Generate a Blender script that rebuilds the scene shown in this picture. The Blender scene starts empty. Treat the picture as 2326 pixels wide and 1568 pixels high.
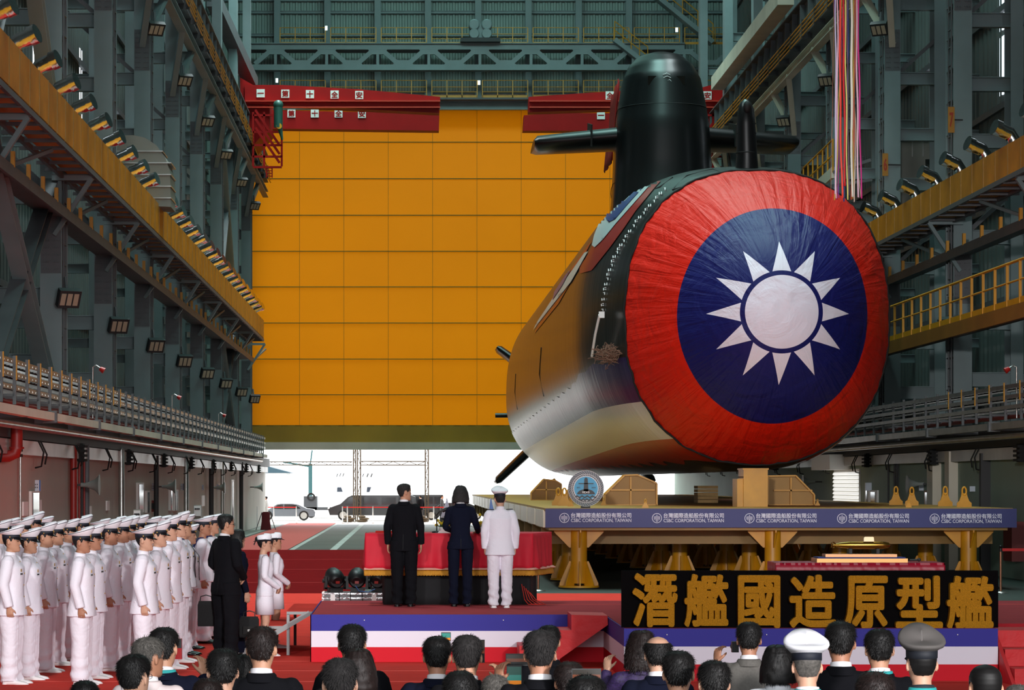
import bpy, math, random
import numpy as np
from mathutils import Vector, Matrix, noise
from mathutils.bvhtree import BVHTree
from mathutils.geometry import tessellate_polygon
random.seed(7)
PI = math.pi
SC = bpy.context.scene
COL = SC.collection

# ------------------------------------------------------------ camera, light, exposure
F = 6000.0          # focal length in pixels of the 2326 px wide frame
VX, VY, HC = 930.0, 1097.0, 2.4
cam = bpy.data.cameras.new('camera'); cam.lens = F/2326*36; cam.sensor_width = 36
cam.shift_x = (1163-VX)/2326; cam.shift_y = (VY-784)/2326
cam.clip_start = .5; cam.clip_end = 2000
camo = bpy.data.objects.new('camera', cam); COL.objects.link(camo)
camo.location = (0, 0, HC); camo.rotation_euler = (PI/2, 0, 0)
SC.camera = camo

SC.view_settings.view_transform = 'Standard'; SC.view_settings.look = 'None'
SC.view_settings.exposure = 0.0; SC.view_settings.gamma = 1.0
SC.view_settings.use_curve_mapping = False

w = bpy.data.worlds.new('daylight'); SC.world = w; w.use_nodes = True
bg = w.node_tree.nodes['Background']
bg.inputs['Color'].default_value = (.93, .97, 1.0, 1); bg.inputs['Strength'].default_value = 4.2

def light(name, kind, loc, rot, energy, color=(1, 1, 1), **kw):
    l = bpy.data.lights.new(name, kind); l.energy = energy; l.color = color
    for k, v in kw.items():
        if k != 'portal': setattr(l, k, v)
    if kw.get('portal'): l.cycles.is_portal = True
    o = bpy.data.objects.new(name, l); COL.objects.link(o)
    o.location = loc; o.rotation_euler = rot
    return o
def aim(loc, tgt):
    return (Vector(tgt)-Vector(loc)).to_track_quat('-Z', 'Y').to_euler()
# daylight through the open hall mouth behind the photographer and under the raised door
light('mouth_portal', 'AREA', (3.5, -8, 11), (PI/2, 0, 0), 1, shape='RECTANGLE', size=29, size_y=21.5, portal=True)
light('gate_portal', 'AREA', (3.2, 149.0, 2.2), (-PI/2, 0, 0), 1, shape='RECTANGLE', size=24, size_y=4.3, portal=True)
# unseen roof skylights, followed by added fill lights
for x, yy, e in ((-5.6, 92, 8600), (12.4, 92, 2500)):
    light('roof_area_light', 'AREA', (x, yy, 33.5), (0, 0, 0), e, (.80, .95, .96), shape='RECTANGLE', size=2.6, size_y=100, spread=math.radians(75))
light('roof_area_light', 'AREA', (3.4, 95, 33.5), (0, 0, 0), 2600, (.50, .95, .88), shape='RECTANGLE', size=11, size_y=105, spread=math.radians(56))
light('roof_area_light', 'AREA', (2.0, 98, 33.3), (0, 0, 0), 1700, (.45, .95, .85), shape='RECTANGLE', size=13, size_y=95)  # wide fill added so the hull top picks up a teal sheen
light('roof_area_light', 'AREA', (3.4, 122, 33.5), (math.radians(35), 0, 0), 5000, (.55, .95, .90), shape='RECTANGLE', size=22, size_y=8)  # tilted fill added to brighten the gable wall
light('roof_area_light', 'AREA', (7.0, 78, 33.4), (0, 0, 0), 3000, (.55, .95, .90), shape='RECTANGLE', size=6, size_y=34)  # fill added above the submarine to light its deck
# unseen spots added behind the camera to brighten nose, sailors and stage
for (lx, lz, tx, ty, tz, e, sp) in ((-3, 7, 8.9, 62, 5.8, 42000, 14), (9, 6, -5.5, 34, 0.9, 23000, 24), (10, 7, 5, 36, 1.0, 8500, 26), (-9, 15, -4, 36, 1.0, 16000, 18)):
    p = (lx, -3, lz)
    light('added_front_spot', 'SPOT', p, aim(p, (tx, ty, tz)), e, (1, .97, .96), spot_size=math.radians(sp), spot_blend=.7, shadow_soft_size=.5)

# ------------------------------------------------------------ helpers
def P(px, py, Y): return Vector(((px-VX)*Y/F, Y, HC+(VY-py)*Y/F))
def lin(c):
    if isinstance(c, str): c = tuple(int(c[i:i+2], 16)/255 for i in (0, 2, 4))
    return tuple((x/12.92 if x <= .04045 else ((x+.055)/1.055)**2.4) for x in c)+(1,)
MATS = {}
def mat(name, c, rough=.6, metal=0, var=0, vs=3, bump=0, bs=20, emit=0, spec=None, coord='Object', stretch=None, coat=0):
    if name in MATS: return MATS[name]
    m = bpy.data.materials.new(name); m.use_nodes = True; nt = m.node_tree; N = nt.nodes; L = nt.links
    b = N['Principled BSDF']; col = lin(c)
    b.inputs['Base Color'].default_value = col; b.inputs['Roughness'].default_value = rough; b.inputs['Metallic'].default_value = metal
    if spec is not None: b.inputs['Specular IOR Level'].default_value = spec
    if coat: b.inputs['Coat Weight'].default_value = coat; b.inputs['Coat Roughness'].default_value = .15
    if emit:
        b.inputs['Emission Color'].default_value = col; b.inputs['Emission Strength'].default_value = emit
    if var or bump:
        tc = N.new('ShaderNodeTexCoord'); src = tc.outputs[coord]
        if stretch:
            mp = N.new('ShaderNodeMapping'); mp.inputs['Scale'].default_value = stretch; L.new(src, mp.inputs[0]); src = mp.outputs[0]
    if var:
        n = N.new('ShaderNodeTexNoise'); n.inputs['Scale'].default_value = vs; n.inputs['Detail'].default_value = 4; L.new(src, n.inputs['Vector'])
        r = N.new('ShaderNodeValToRGB'); r.color_ramp.elements[0].position = .3; r.color_ramp.elements[1].position = .7
        r.color_ramp.elements[0].color = tuple(x*(1-var) for x in col[:3])+(1,)
        r.color_ramp.elements[1].color = tuple(min(1, x*(1+var*.6)) for x in col[:3])+(1,)
        L.new(n.outputs[0], r.inputs[0]); L.new(r.outputs[0], b.inputs['Base Color'])
    if bump:
        n2 = N.new('ShaderNodeTexNoise'); n2.inputs['Scale'].default_value = bs; n2.inputs['Detail'].default_value = 5; L.new(src, n2.inputs['Vector'])
        bp = N.new('ShaderNodeBump'); bp.inputs['Strength'].default_value = min(1, bump); bp.inputs['Distance'].default_value = .03*max(1, bump)
        L.new(n2.outputs[0], bp.inputs['Height']); L.new(bp.outputs[0], b.inputs['Normal'])
    MATS[name] = m
    return m

class MB:
    def __init__(s): s.v = []; s.f = []; s.mi = []; s.sm = []
    def add(s, vs, fs, mi=0, smooth=False):
        o = len(s.v); s.v += [tuple(v) for v in vs]
        for f in fs: s.f.append([i+o for i in f]); s.mi.append(mi); s.sm.append(smooth)
        return s
    def box(s, x0, x1, y0, y1, z0, z1, mi=0):
        return s.add([(x, y, z) for z in (z0, z1) for y in (y0, y1) for x in (x0, x1)],
            [(0, 2, 3, 1), (4, 5, 7, 6), (0, 1, 5, 4), (2, 6, 7, 3), (0, 4, 6, 2), (1, 3, 7, 5)], mi)
    def frame(s, p, q, up):
        p = Vector(p); q = Vector(q); d = (q-p).normalized(); up = Vector(up)
        a = d.cross(up)
        if a.length < 1e-4: a = d.cross(Vector((1, 0, 0)))
        if a.length < 1e-4: a = d.cross(Vector((0, 1, 0)))
        a.normalize(); b = a.cross(d).normalized()
        return p, q, a, b
    def bar(s, p, q, w, h, up=(0, 0, 1), mi=0):
        p, q, a, b = s.frame(p, q, up)
        vs = [c+a*i*w/2+b*j*h/2 for c in (p, q) for j in (-1, 1) for i in (-1, 1)]
        return s.add(vs, [(0, 2, 3, 1), (4, 5, 7, 6), (0, 1, 5, 4), (2, 6, 7, 3), (0, 4, 6, 2), (1, 3, 7, 5)], mi)
    def ibeam(s, p, q, w, h, t=.03, up=(0, 0, 1), mi=0):
        p, q, a, b = s.frame(p, q, up)
        s.bar(p+b*(h/2-t/2), q+b*(h/2-t/2), w, t, b, mi); s.bar(p-b*(h/2-t/2), q-b*(h/2-t/2), w, t, b, mi)
        return s.bar(p, q, t, h-2*t, b, mi)
    def tube(s, pts, r, n=8, mi=0, caps=True, smooth=True, sq=1.0, up=(0, 0, 1)):
        pts = [Vector(p) for p in pts]; rr = r if isinstance(r, (list, tuple)) else [r]*len(pts)
        rings = []; pa = None
        for i, p in enumerate(pts):
            d = (pts[min(i+1, len(pts)-1)]-pts[max(i-1, 0)]).normalized()
            if pa is None:
                a = d.cross(Vector(up))
                if a.length < 1e-3: a = d.cross(Vector((1, 0, 0)))
            else: a = pa-d*pa.dot(d)
            a.normalize(); b = d.cross(a); pa = a
            q = rr[i] if isinstance(rr[i], (list, tuple)) else (rr[i], rr[i]*sq)
            rings.append([p+a*math.cos(t*2*PI/n)*q[0]+b*math.sin(t*2*PI/n)*q[1] for t in range(n)])
        return s.loft(rings, mi, caps, smooth)
    def loft(s, rings, mi=0, caps=True, smooth=True, closed=False):
        n = len(rings[0]); vs = [v for r in rings for v in r]; fs = []
        R = len(rings)
        for i in range(R if closed else R-1):
            for k in range(n):
                i2 = (i+1) % R
                fs.append((i*n+k, i*n+(k+1) % n, i2*n+(k+1) % n, i2*n+k))
        s.add(vs, fs, mi, smooth)
        if caps and not closed:
            s.add(rings[0], [tuple(range(n))[::-1]], mi, False); s.add(rings[-1], [tuple(range(n))], mi, False)
        return s
    def lathe(s, prof, c=(0, 0, 0), n=16, mi=0, axis='z', smooth=True, caps=True):
        c = Vector(c); rings = []
        for r, h in prof:
            ring = []
            for k in range(n):
                a = 2*PI*k/n; x, y = max(r, 1e-4)*math.cos(a), max(r, 1e-4)*math.sin(a)
                ring.append(c+Vector({'z': (x, y, h), 'y': (y, h, x), 'x': (h, x, y)}[axis]))
            rings.append(ring)
        return s.loft(rings, mi, caps, smooth)
    def ball(s, c, r, n=12, m=8, mi=0):
        r = r if isinstance(r, (list, tuple)) else (r, r, r); c = Vector(c); rings = []
        for j in range(m+1):
            t = PI*(j+.02)/(m+.04)-PI/2
            rings.append([c+Vector((r[0]*math.cos(t)*math.cos(2*PI*k/n), r[1]*math.cos(t)*math.sin(2*PI*k/n), r[2]*math.sin(t))) for k in range(n)])
        return s.loft(rings, mi, True, True)
    def prism(s, poly, d0, d1, axis='y', mi=0):
        def m(p, d): return {'y': (p[0], d, p[1]), 'x': (d, p[0], p[1]), 'z': (p[0], p[1], d)}[axis]
        n = len(poly); vs = [m(p, d0) for p in poly]+[m(p, d1) for p in poly]
        tri = tessellate_polygon([[Vector((p[0], p[1], 0)) for p in poly]])
        fs = [tuple(t) for t in tri]+[tuple(i+n for i in t)[::-1] for t in tri]
        fs += [(i, (i+1) % n, (i+1) % n+n, i+n) for i in range(n)]
        return s.add(vs, fs, mi)
    def xf(s, M):
        s.v = [tuple(M @ Vector(v)) for v in s.v]; return s
    def join(s, o, M=None):
        return s.add([M @ Vector(v) for v in o.v] if M else o.v, o.f) if False else s._j(o, M)
    def _j(s, o, M):
        k = len(s.v); s.v += [tuple(M @ Vector(v)) if M else v for v in o.v]
        s.f += [[i+k for i in f] for f in o.f]; s.mi += o.mi; s.sm += o.sm; return s
    def mesh(s, name, mats):
        me = bpy.data.meshes.new(name); me.from_pydata(s.v, [], s.f); 
        for m in (mats if isinstance(mats, (list, tuple)) else [mats]): me.materials.append(m)
        me.polygons.foreach_set('material_index', s.mi); me.polygons.foreach_set('use_smooth', s.sm)
        me.update(); fix(me); return me
    def build(s, name, mats, parent=None, **kw):
        return put(name, s.mesh(name, mats), parent, **kw)
import bmesh
def fix(me):
    bm = bmesh.new(); bm.from_mesh(me); bmesh.ops.recalc_face_normals(bm, faces=bm.faces); bm.to_mesh(me); bm.free()
def tag(o, label=None, cat=None, group=None, kind=None):
    if label: o['label'] = label
    if cat: o['category'] = cat
    if group: o['group'] = group
    if kind: o['kind'] = kind
    return o
def put(name, data, parent=None, label=None, cat=None, group=None, kind=None, loc=None):
    o = bpy.data.objects.new(name, data); COL.objects.link(o)
    if parent: o.parent = parent
    if loc: o.location = loc
    return tag(o, label, cat, group, kind)
def thing(name, label, cat, loc=(0, 0, 0), rz=0, group=None, sc=1):
    o = put(name, None, None, label, cat, group, None, loc); o.rotation_euler.z = rz; o.scale = (sc,)*3
    return o
def dup(o, loc=None, rz=None, label=None, sc=None, parent=None):
    c = o.copy(); COL.objects.link(c)
    if parent: c.parent = parent
    for ch in o.children: dup(ch, parent=c)
    if loc is not None: c.location = loc
    if rz is not None: c.rotation_euler.z = rz
    if sc is not None: c.scale = (sc,)*3
    if label: c['label'] = label
    return c
def rep(name, mb, m, parent, locs):
    o = mb.build(name, m, parent); o.location = locs[0]
    for l in locs[1:]:
        c = o.copy(); COL.objects.link(c); c.parent = parent; c.location = l
def evalmesh(mb, mods, name='m'):
    me = mb.mesh(name, []) if isinstance(mb, MB) else mb
    o = bpy.data.objects.new('tmp', me); COL.objects.link(o)
    for t, kw in mods:
        md = o.modifiers.new(t, t)
        for k, v in kw.items(): setattr(md, k, v)
    dg = bpy.context.evaluated_depsgraph_get(); dg.update()
    r = bpy.data.meshes.new_from_object(o.evaluated_get(dg)); bpy.data.objects.remove(o); r.name = name
    return r
def text_mesh(s, size, extrude=.0, off=0, align='CENTER', bevel=0, sp=1.0, res=3):
    cu = bpy.data.curves.new('t', 'FONT'); cu.body = s; cu.size = size; cu.extrude = extrude; cu.offset = off
    cu.bevel_depth = bevel; cu.align_x = align; cu.align_y = 'CENTER'; cu.space_character = sp; cu.resolution_u = res
    o = bpy.data.objects.new('t', cu); COL.objects.link(o)
    dg = bpy.context.evaluated_depsgraph_get(); dg.update()
    me = bpy.data.meshes.new_from_object(o.evaluated_get(dg)); bpy.data.objects.remove(o)
    return me
def bold(me, d, n=8):
    # heavier strokes: the outline repeated around a small circle
    bm = bmesh.new(); bm.from_mesh(me); src = bm.verts[:]+bm.edges[:]+bm.faces[:]
    for k in range(n):
        r = bmesh.ops.duplicate(bm, geom=src); a = 2*PI*k/n
        for v in r['geom']:
            if isinstance(v, bmesh.types.BMVert): v.co.x += d*math.cos(a); v.co.y += d*math.sin(a); v.co.z += .0004*(k+1)*(1 if v.co.z > 0 else -1)
    bm.to_mesh(me); bm.free()
def text_obj(name, s, size, loc, m, parent=None, rot=(PI/2, 0, 0), extrude=.002, off=0, align='CENTER', scale=(1, 1, 1), fit=None, sp=1.0, **kw):
    me = text_mesh(s, size, extrude, 0, align, 0, sp)
    if off: bold(me, off)
    me.materials.clear(); me.materials.append(m)
    if fit and len(me.vertices):      # fit = (width, height): centre and scale outlines to this box
        co = np.array([v.co[:] for v in me.vertices]); lo = co.min(0); hi = co.max(0)
        for v in me.vertices:
            v.co.x = (v.co.x-(lo[0]+hi[0])/2)*fit[0]/(hi[0]-lo[0]); v.co.y = (v.co.y-(lo[1]+hi[1])/2)*fit[1]/(hi[1]-lo[1])
    me.name = name
    o = put(name, me, parent, loc=loc, **kw); o.rotation_euler = rot; o.scale = scale
    return o

# ------------------------------------------------------------ materials
M_floor = mat('hall_floor_paint', '39413c', .62, 0, .35, .25, spec=.3)
M_out = mat('concrete_apron', 'b9b6ae', .8, 0, .1, .4)
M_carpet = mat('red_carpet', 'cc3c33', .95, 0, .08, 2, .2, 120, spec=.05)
M_carpet_shaded = mat('shaded_red_carpet', '640c0f', .95, 0, .15, 1.5, .25, 100, spec=.03)  # red carpet with the shade behind the stage put into its colour
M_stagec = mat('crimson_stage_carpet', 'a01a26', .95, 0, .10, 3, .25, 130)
M_steel = mat('blue_grey_steel_paint', '758486', .5, 0, .14, .8)
M_steel_d = mat('primer_grey_steel', '57595c', .55, 0, .15, 2)
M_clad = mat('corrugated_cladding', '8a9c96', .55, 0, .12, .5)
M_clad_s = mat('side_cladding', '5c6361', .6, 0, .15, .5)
M_wall = mat('annex_plaster', 'b6b8ae', .75, 0, .08, .5)
M_wallg = mat('green_plaster', '8fa394', .7, 0, .08, .5)
M_duct = mat('gate_tinted_foil_duct', 'd0861a', .45, .3, .25, 1.2, .25, 3)  # amber is partly own colour, partly the yellow gate's reflection painted in
M_galv = mat('galvanised_sheet', 'b8b8b4', .3, .9, .2, 2, .1, 4)
M_chrome = mat('bright_foil', 'd8d8d8', .15, 1, .1, 4, .2, 12)
M_dark = mat('dark_iron', '2c2b2d', .6)
M_black = mat('black_plastic', '101012', .45)
M_rubber = mat('black_rubber', '0b0b0b', .8)
M_yel = mat('safety_yellow_paint', 'c98a10', .45, 0, .12, 2)
M_yel2 = mat('platform_yellow_paint', 'd0900f', .42, 0, .2, 1.5)
M_red = mat('crane_red_paint', '950a0a', .55, 0, .12, 1, spec=.2)
M_pipe = mat('red_pipe', '8d1a14', .45)
M_white = mat('white_paint', 'e8e6e4', .5)
M_cream = mat('cream_beam', 'cfc6b4', .6, 0, .15, .6)
M_blue = mat('blue_sign', '2a5aa0', .4)
M_green = mat('dark_green_enamel', '1c4a40', .45)
M_lamp = mat('lamp_lens', 'b8a890', .35)
M_exit = mat('lit_exit_sign', 'dff5ec', .4, emit=1.6)
M_sky = mat('daylit_pane', 'eaf6ff', .4, emit=2.0)

# ------------------------------------------------------------ the hall
Y0, Y1 = -8, 151
XL, XR = -11.6, 18.4       # cladding planes
XLc, XRc = -8.55, 15.45    # inner column centres
def struct(mb, name, m): return mb.build(name, m, kind='structure')
struct(MB().box(XL-.3, XR+.3, Y0, Y1+.6, -.3, 0), 'floor', M_floor)
struct(MB().box(-150, 200, Y1+.6, 520, -.35, -.02), 'floor_apron', M_out)
def corrug(x, sgn, y0, y1, z0, z1, step=.6):
    m = MB(); n = int((y1-y0)/step); pr = []
    for i in range(n):
        y = y0+i*step; pr += [(x, y), (x, y+step*.35), (x-sgn*.09, y+step*.5), (x-sgn*.09, y+step*.85)]
    pr.append((x, y1)); vs = [(a, b, z) for a, b in pr for z in (z0, z1)]
    m.add(vs, [(2*i, 2*i+2, 2*i+3, 2*i+1) for i in range(len(pr)-1)])
    m.box(min(x, x+sgn*.3), max(x, x+sgn*.3), y0, y1, z0, z1); return m
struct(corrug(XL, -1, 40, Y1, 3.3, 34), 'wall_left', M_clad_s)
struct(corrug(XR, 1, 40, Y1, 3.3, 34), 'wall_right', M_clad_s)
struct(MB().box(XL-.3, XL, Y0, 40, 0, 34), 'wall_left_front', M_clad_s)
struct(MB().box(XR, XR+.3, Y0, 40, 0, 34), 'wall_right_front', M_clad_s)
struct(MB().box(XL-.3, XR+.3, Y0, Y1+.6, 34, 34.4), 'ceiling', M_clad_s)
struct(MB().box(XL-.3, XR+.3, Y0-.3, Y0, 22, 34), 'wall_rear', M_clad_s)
# ground floor rooms along both sides
WL, WR = -8.2, 15.1
struct(MB().box(XL, WL, 45, 150.4, 0, 3.3), 'wall_left_annex', M_wall)
struct(MB().box(WR, XR, 45, 150.4, 0, 3.3), 'wall_right_annex', M_wallg)
struct(MB().box(XL, WL+.25, 45, 150.4, 3.3, 3.75), 'trim_1', M_dark)
struct(MB().box(WR-.25, XR, 45, 150.4, 3.3, 3.75), 'trim_2', M_dark)
# gable wall above and beside the gate
GX0, GX1, GZ0, GZ1 = -8.95, 15.6, 4.3, 23.8
g = MB(); step = .32; z0 = GZ1; prx = []
x = XL
while x < XR:
    prx += [(x, 150.6), (x+step*.35, 150.6), (x+step*.5, 150.68), (x+step*.85, 150.68)]; x += step
g.add([(a, b, z) for a, b in prx for z in (z0, 34)], [(2*i, 2*i+2, 2*i+3, 2*i+1) for i in range(len(prx)-1)])
g.box(XL, XR, 150.7, 151, z0, 34); g.box(XL, GX0-.1, 150.25, 151, 0, z0); g.box(GX1+.1, XR, 150.25, 151, 0, z0)
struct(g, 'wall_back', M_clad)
g = MB()
for z in (24.6, 26.0, 27.9, 29.2, 29.9, 31.4, 32.0): g.ibeam((XL, 150.4, z), (XR, 150.4, z), .16, .16, .02)
tag(g.build('wall_girts', M_steel, kind='structure'), kind='structure')
for i in range(11):
    X = P(630+114*i, 0, 150).x
    g = MB().ibeam((X, 150.1, 23.8), (X, 150.1, 34), .35, .8, .04, (0, 1, 0))
    g.build('wind_column', M_steel, label='blue grey steel post on the gable wall cladding above the gate', cat='column', group='gable wall posts')
# yellow gate: 10 leaves hung one above the other
M_gate = mat('yellow_gate_fabric', 'f08a00', .55, 0, .16, .1, spec=.2)
def translucent(m, col, fac):
    nt = m.node_tree; b = nt.nodes['Principled BSDF']; tr = nt.nodes.new('ShaderNodeBsdfTranslucent'); mx = nt.nodes.new('ShaderNodeMixShader')
    tr.inputs[0].default_value = lin(col); mx.inputs[0].default_value = fac
    nt.links.new(b.outputs[0], mx.inputs[1]); nt.links.new(tr.outputs[0], mx.inputs[2]); nt.links.new(mx.outputs[0], nt.nodes['Material Output'].inputs[0])
translucent(M_gate, 'ee8c00', .145)
gt = thing('vertical_lift_gate', 'huge yellow orange lifting gate filling the far end of the hall', 'gate', (0, 150.1, 0))
ys = [248, 323, 406, 489, 571, 652, 734, 816, 897, 967]
M_gseam = mat('gate_seam', '6f6a1a', .6)
for i in range(9):
    za = P(0, ys[i], 150).z; zb = P(0, ys[i+1], 150).z
    a = MB().add([(GX0, 0, zb), (GX1, 0, zb), (GX1, 0, za), (GX0, 0, za)], [(0, 1, 2, 3)])
    a.build('gate_panel', M_gate, gt)
    b = MB().box(GX0, GX1, -.12, -.06, zb-.022, zb+.022)
    for k in range(11):
        X = P(680.5+100.7*k, 0, 150).x
        if X < GX1: b.box(X-.009, X+.009, -.075, -.06, zb, za)
    b.build('gate_seam', M_gseam, gt)
z967, z1005, z1022 = P(0, 967, 150).z, P(0, 1005, 150).z, P(0, 1022, 150).z
a = MB(); n = 60
for i in range(n):
    xa = GX0+(GX1-GX0)*i/n; xb = GX0+(GX1-GX0)*(i+1)/n; d = -.1*(i % 2)
    a.box(xa, xb, -.12+d*.3, .05, z1005, z967)
a.build('bottom_curtain', mat('olive_gate_curtain', 'a8820c', .5, 0, .2, .3), gt, label='olive yellow bottom curtain')
MB().box(GX0, GX1, -.25, .15, z1022, z1005).build('bottom_beam', M_cream, gt, label='beige bottom beam')
MB().box(GX0-.12, GX0+.02, -.4, .2, 0, GZ1).box(GX1, GX1+.12, -.4, .2, 0, GZ1).build('guide_rail', M_dark, gt)
MB().box(GX0, GX1, -.9, .1, GZ1, GZ1+.35).build('head_beam', M_steel, gt)

# columns -------------------------------------------------
def make_column(mirror):
    s = -1 if mirror else 1      # s=1 left wall, inner side at +x
    xc = XLc if not mirror else XRc
    t = thing('steel_column', '', 'column', (xc, 0, 0))
    m = MB().box(-.26, .26, 0, .035, 0, 20.3).box(-.26, .26, 1.07, 1.1, 0, 20.3).box(-.02, .02, .035, 1.07, 0, 20.3)
    m.build('column_shaft', M_steel, t)
    m = MB()
    for k in range(22): m.box(-.24, .24, .035, 1.07, .9*k+.5, .9*k+.53)
    m.build('stiffener_plate', M_steel_d, t)
    for (za, zb) in ((7.4, 8.8), (15.6, 16.9)):
        m = MB().box(-.24, .24, -.02, 0, za, zb)
        for i in range(8):
            for xx in (-.19, -.13, -.07, .07, .13, .19):
                z = za+.1+(zb-za-.2)*i/7; m.box(xx-.018, xx+.018, -.045, -.02, z-.018, z+.018)
        m.build('splice_plate', M_steel_d, t)
    m = MB().box(-.2, .2, 1.4-1.1, 1.1, 20.3, 33.9); m.build('upper_shaft', M_steel, t)
    xo = -1.35*s-.2*s
    m = MB().ibeam((xo, .55, 0 if False else 3.3), (xo, .55, 33.5), .35, .8, .03, (0, 1, 0)); m.build('outer_shaft', M_steel, t)
    m = MB()
    for z in (5.3, 6.9, 9.3, 12.0, 13.6, 15.4, 17.8, 19.6, 24, 28):
        m.ibeam((-.26*s, .5, z), (xo+.1*s, .5, z), .25, .4, .025)
        m.ibeam((xo-.1*s, .5, z), (xo-1.35*s, .5, z), .2, .3, .025)
    m.build('tie_beam', M_steel, t)
    m = MB()
    for z in (9.3, 15.4): m.bar((-.3*s, .5, z+.2), (xo-1.2*s, .5, z+2.4), .12, .12)
    m.build('knee_brace', M_steel_d, t)
    m = MB()
    for k in range(40): m.box(.27*s-.03, .27*s+.03, .25, .6, .5*k+.6, .5*k+.62)
    m.box(.27*s-.02, .27*s+.02, .23, .26, .5, 20).box(.27*s-.02, .27*s+.02, .6, .63, .5, 20)
    m.build('ladder', M_steel_d, t)
    return t
YS = [63+10.75*k for k in range(8)]
cl = make_column(False); cr = make_column(True)
ordn = ['nearest', 'second', 'third', 'fourth', 'fifth', 'sixth', 'seventh', 'farthest']
for side, base, xc in (('left', cl, XLc), ('right', cr, XRc)):
    for k, y in enumerate(YS):
        lab = 'grey steel column with bolted splices, %s in the row along the %s wall' % (ordn[k], side)
        o = base if k == 0 else dup(base)
        o.location = (xc, y, 0); tag(o, lab, 'column', 'steel columns along the %s wall' % side)
# crane runway girders and braces
for side, s, xc in (('left', 1, XLc), ('right', -1, XRc)):
    t = thing('crane_runway_girder', 'long grey crane girder high along the %s row of columns' % side, 'girder', (xc, 0, 0))
    xi = .45*s
    MB().ibeam((xi, 40, 19.85), (xi, 147, 19.85), .5, 1.5, .05).build('girder', M_steel_d, t)
    rep('stiffener', MB().box(xi-.22, xi+.22, 0, .03, 19.2, 20.5), M_steel_d, t, [(0, 42+2*k, 0) for k in range(52)])
    MB().box(xi-.06, xi+.06, 40, 147, 20.6, 20.75).build('rail', M_dark, t)
    m = MB().ibeam((xi+.1*s, 40, 18.45), (xi+.1*s, 147, 18.45), .3, .35, .03)
    for y in YS: m.bar((xi+.1*s, y-2.2, 18.4), (0, y, 16.4), .2, .2).bar((xi+.1*s, y+2.2, 18.4), (0, y, 16.4), .2, .2)
    m.build('lower_rail', M_cream if side == 'right' else M_steel, t)
    t2 = thing('conductor_rails', 'four parallel yellow conductor bars beside the %s crane girder' % side, 'conductor rail', (xc, 0, 0))
    for j in range(4):
        MB().tube([(xi+.42*s, 50, 19.0+.16*j), (xi+.42*s, 146, 19.0+.16*j)], .03, 6).build('conductor_bar', M_yel, t2)
    m = MB()
    for k in range(32): m.box(xi+.25*s-.2, xi+.25*s+.2, 50+3*k, 50.06+3*k, 18.9, 19.6)
    m.build('bracket', M_dark, t2)
    for (ya, yb, where) in ((YS[0]-10.75, YS[0], 'nearest'), (YS[5], YS[6], 'deep')):
        t3 = thing('cross_brace', 'pair of crossed steel braces in the %s bay of the %s wall' % (where, side), 'brace', (xc, 0, 0))
        for (z0, z1) in ((4.0, 9.7), (10.5, 19.5)):
            MB().ibeam((0, ya+.5, z0), (0, yb+.5, z1), .35, .4, .03).build('diagonal', M_steel_d, t3)
            MB().ibeam((.05, ya+.5, z1), (.05, yb+.5, z0), .35, .4, .03).build('diagonal', M_steel, t3)
    # side rails at the cladding
    m = MB()
    for z in (5, 8, 11, 14, 17, 20, 23, 26, 29, 32): m.bar((XL+.15 if side == 'left' else XR-.15, 40, z), (XL+.15 if side == 'left' else XR-.15, 150, z), .12, .2)
    m.build('wall_rail_'+side, M_steel_d, kind='structure')
    # daylit slit windows
    for y in (70, 81, 92, 103):
        m = MB(); xx = XL+.06 if side == 'left' else XR-.06
        m.box(xx-.02, xx+.02, y, y+1.0, 14.4, 16.2).box(xx-.02, xx+.02, y, y+1.0, 16.4, 17.6)
        m.build('window_%d' % (1 if side == 'left' else 2), M_sky, kind='structure')
# heavy inclined roof struts
for (a, b, lab, mm) in (((485, 0, 122), (572, 190, 134), 'brown lit inclined steel strut beside the left end of the red crane', M_steel_d),
                    ((1785, -8, 100), (1630, 190, 128), 'pale inclined box strut above the right end of the red crane', M_cream)):
    m = MB().bar(P(*a), P(*b), .62, .62); m.build('roof_strut', mm, label=lab, cat='strut')

# floodlights on brackets
def floodlight():
    t = thing('floodlight', '', 'floodlight')
    m = MB().box(-.27, .27, -.12, .06, -.22, .22); m.build('housing', M_dark, t)
    m = MB()
    for k in range(3): m.box(-.23+.16*k, -.11+.16*k, -.135, -.12, -.15, .15)
    m.build('lens', M_lamp, t)
    MB().bar((0, .06, 0), (0, .4, .35), .06, .06).build('bracket', M_steel_d, t)
    return t
fl = floodlight(); first = True
for side, s, xc in (('left', 1, XLc), ('right', -1, XRc)):
    for lvl, z, rx in (('under the crane girder', 16.9, .7), ('halfway up the columns', 6.8, .5)):
        for k, y in enumerate(YS):
            o = fl if first else dup(fl); first = False
            o.location = (xc+.45*s, y-.3, z); o.rotation_euler = (rx, 0, .5*s)
            tag(o, 'square floodlight %s on the %s side, at the %s column' % (lvl, side, ordn[k]), 'floodlight', 'floodlights on the steel columns')

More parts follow.
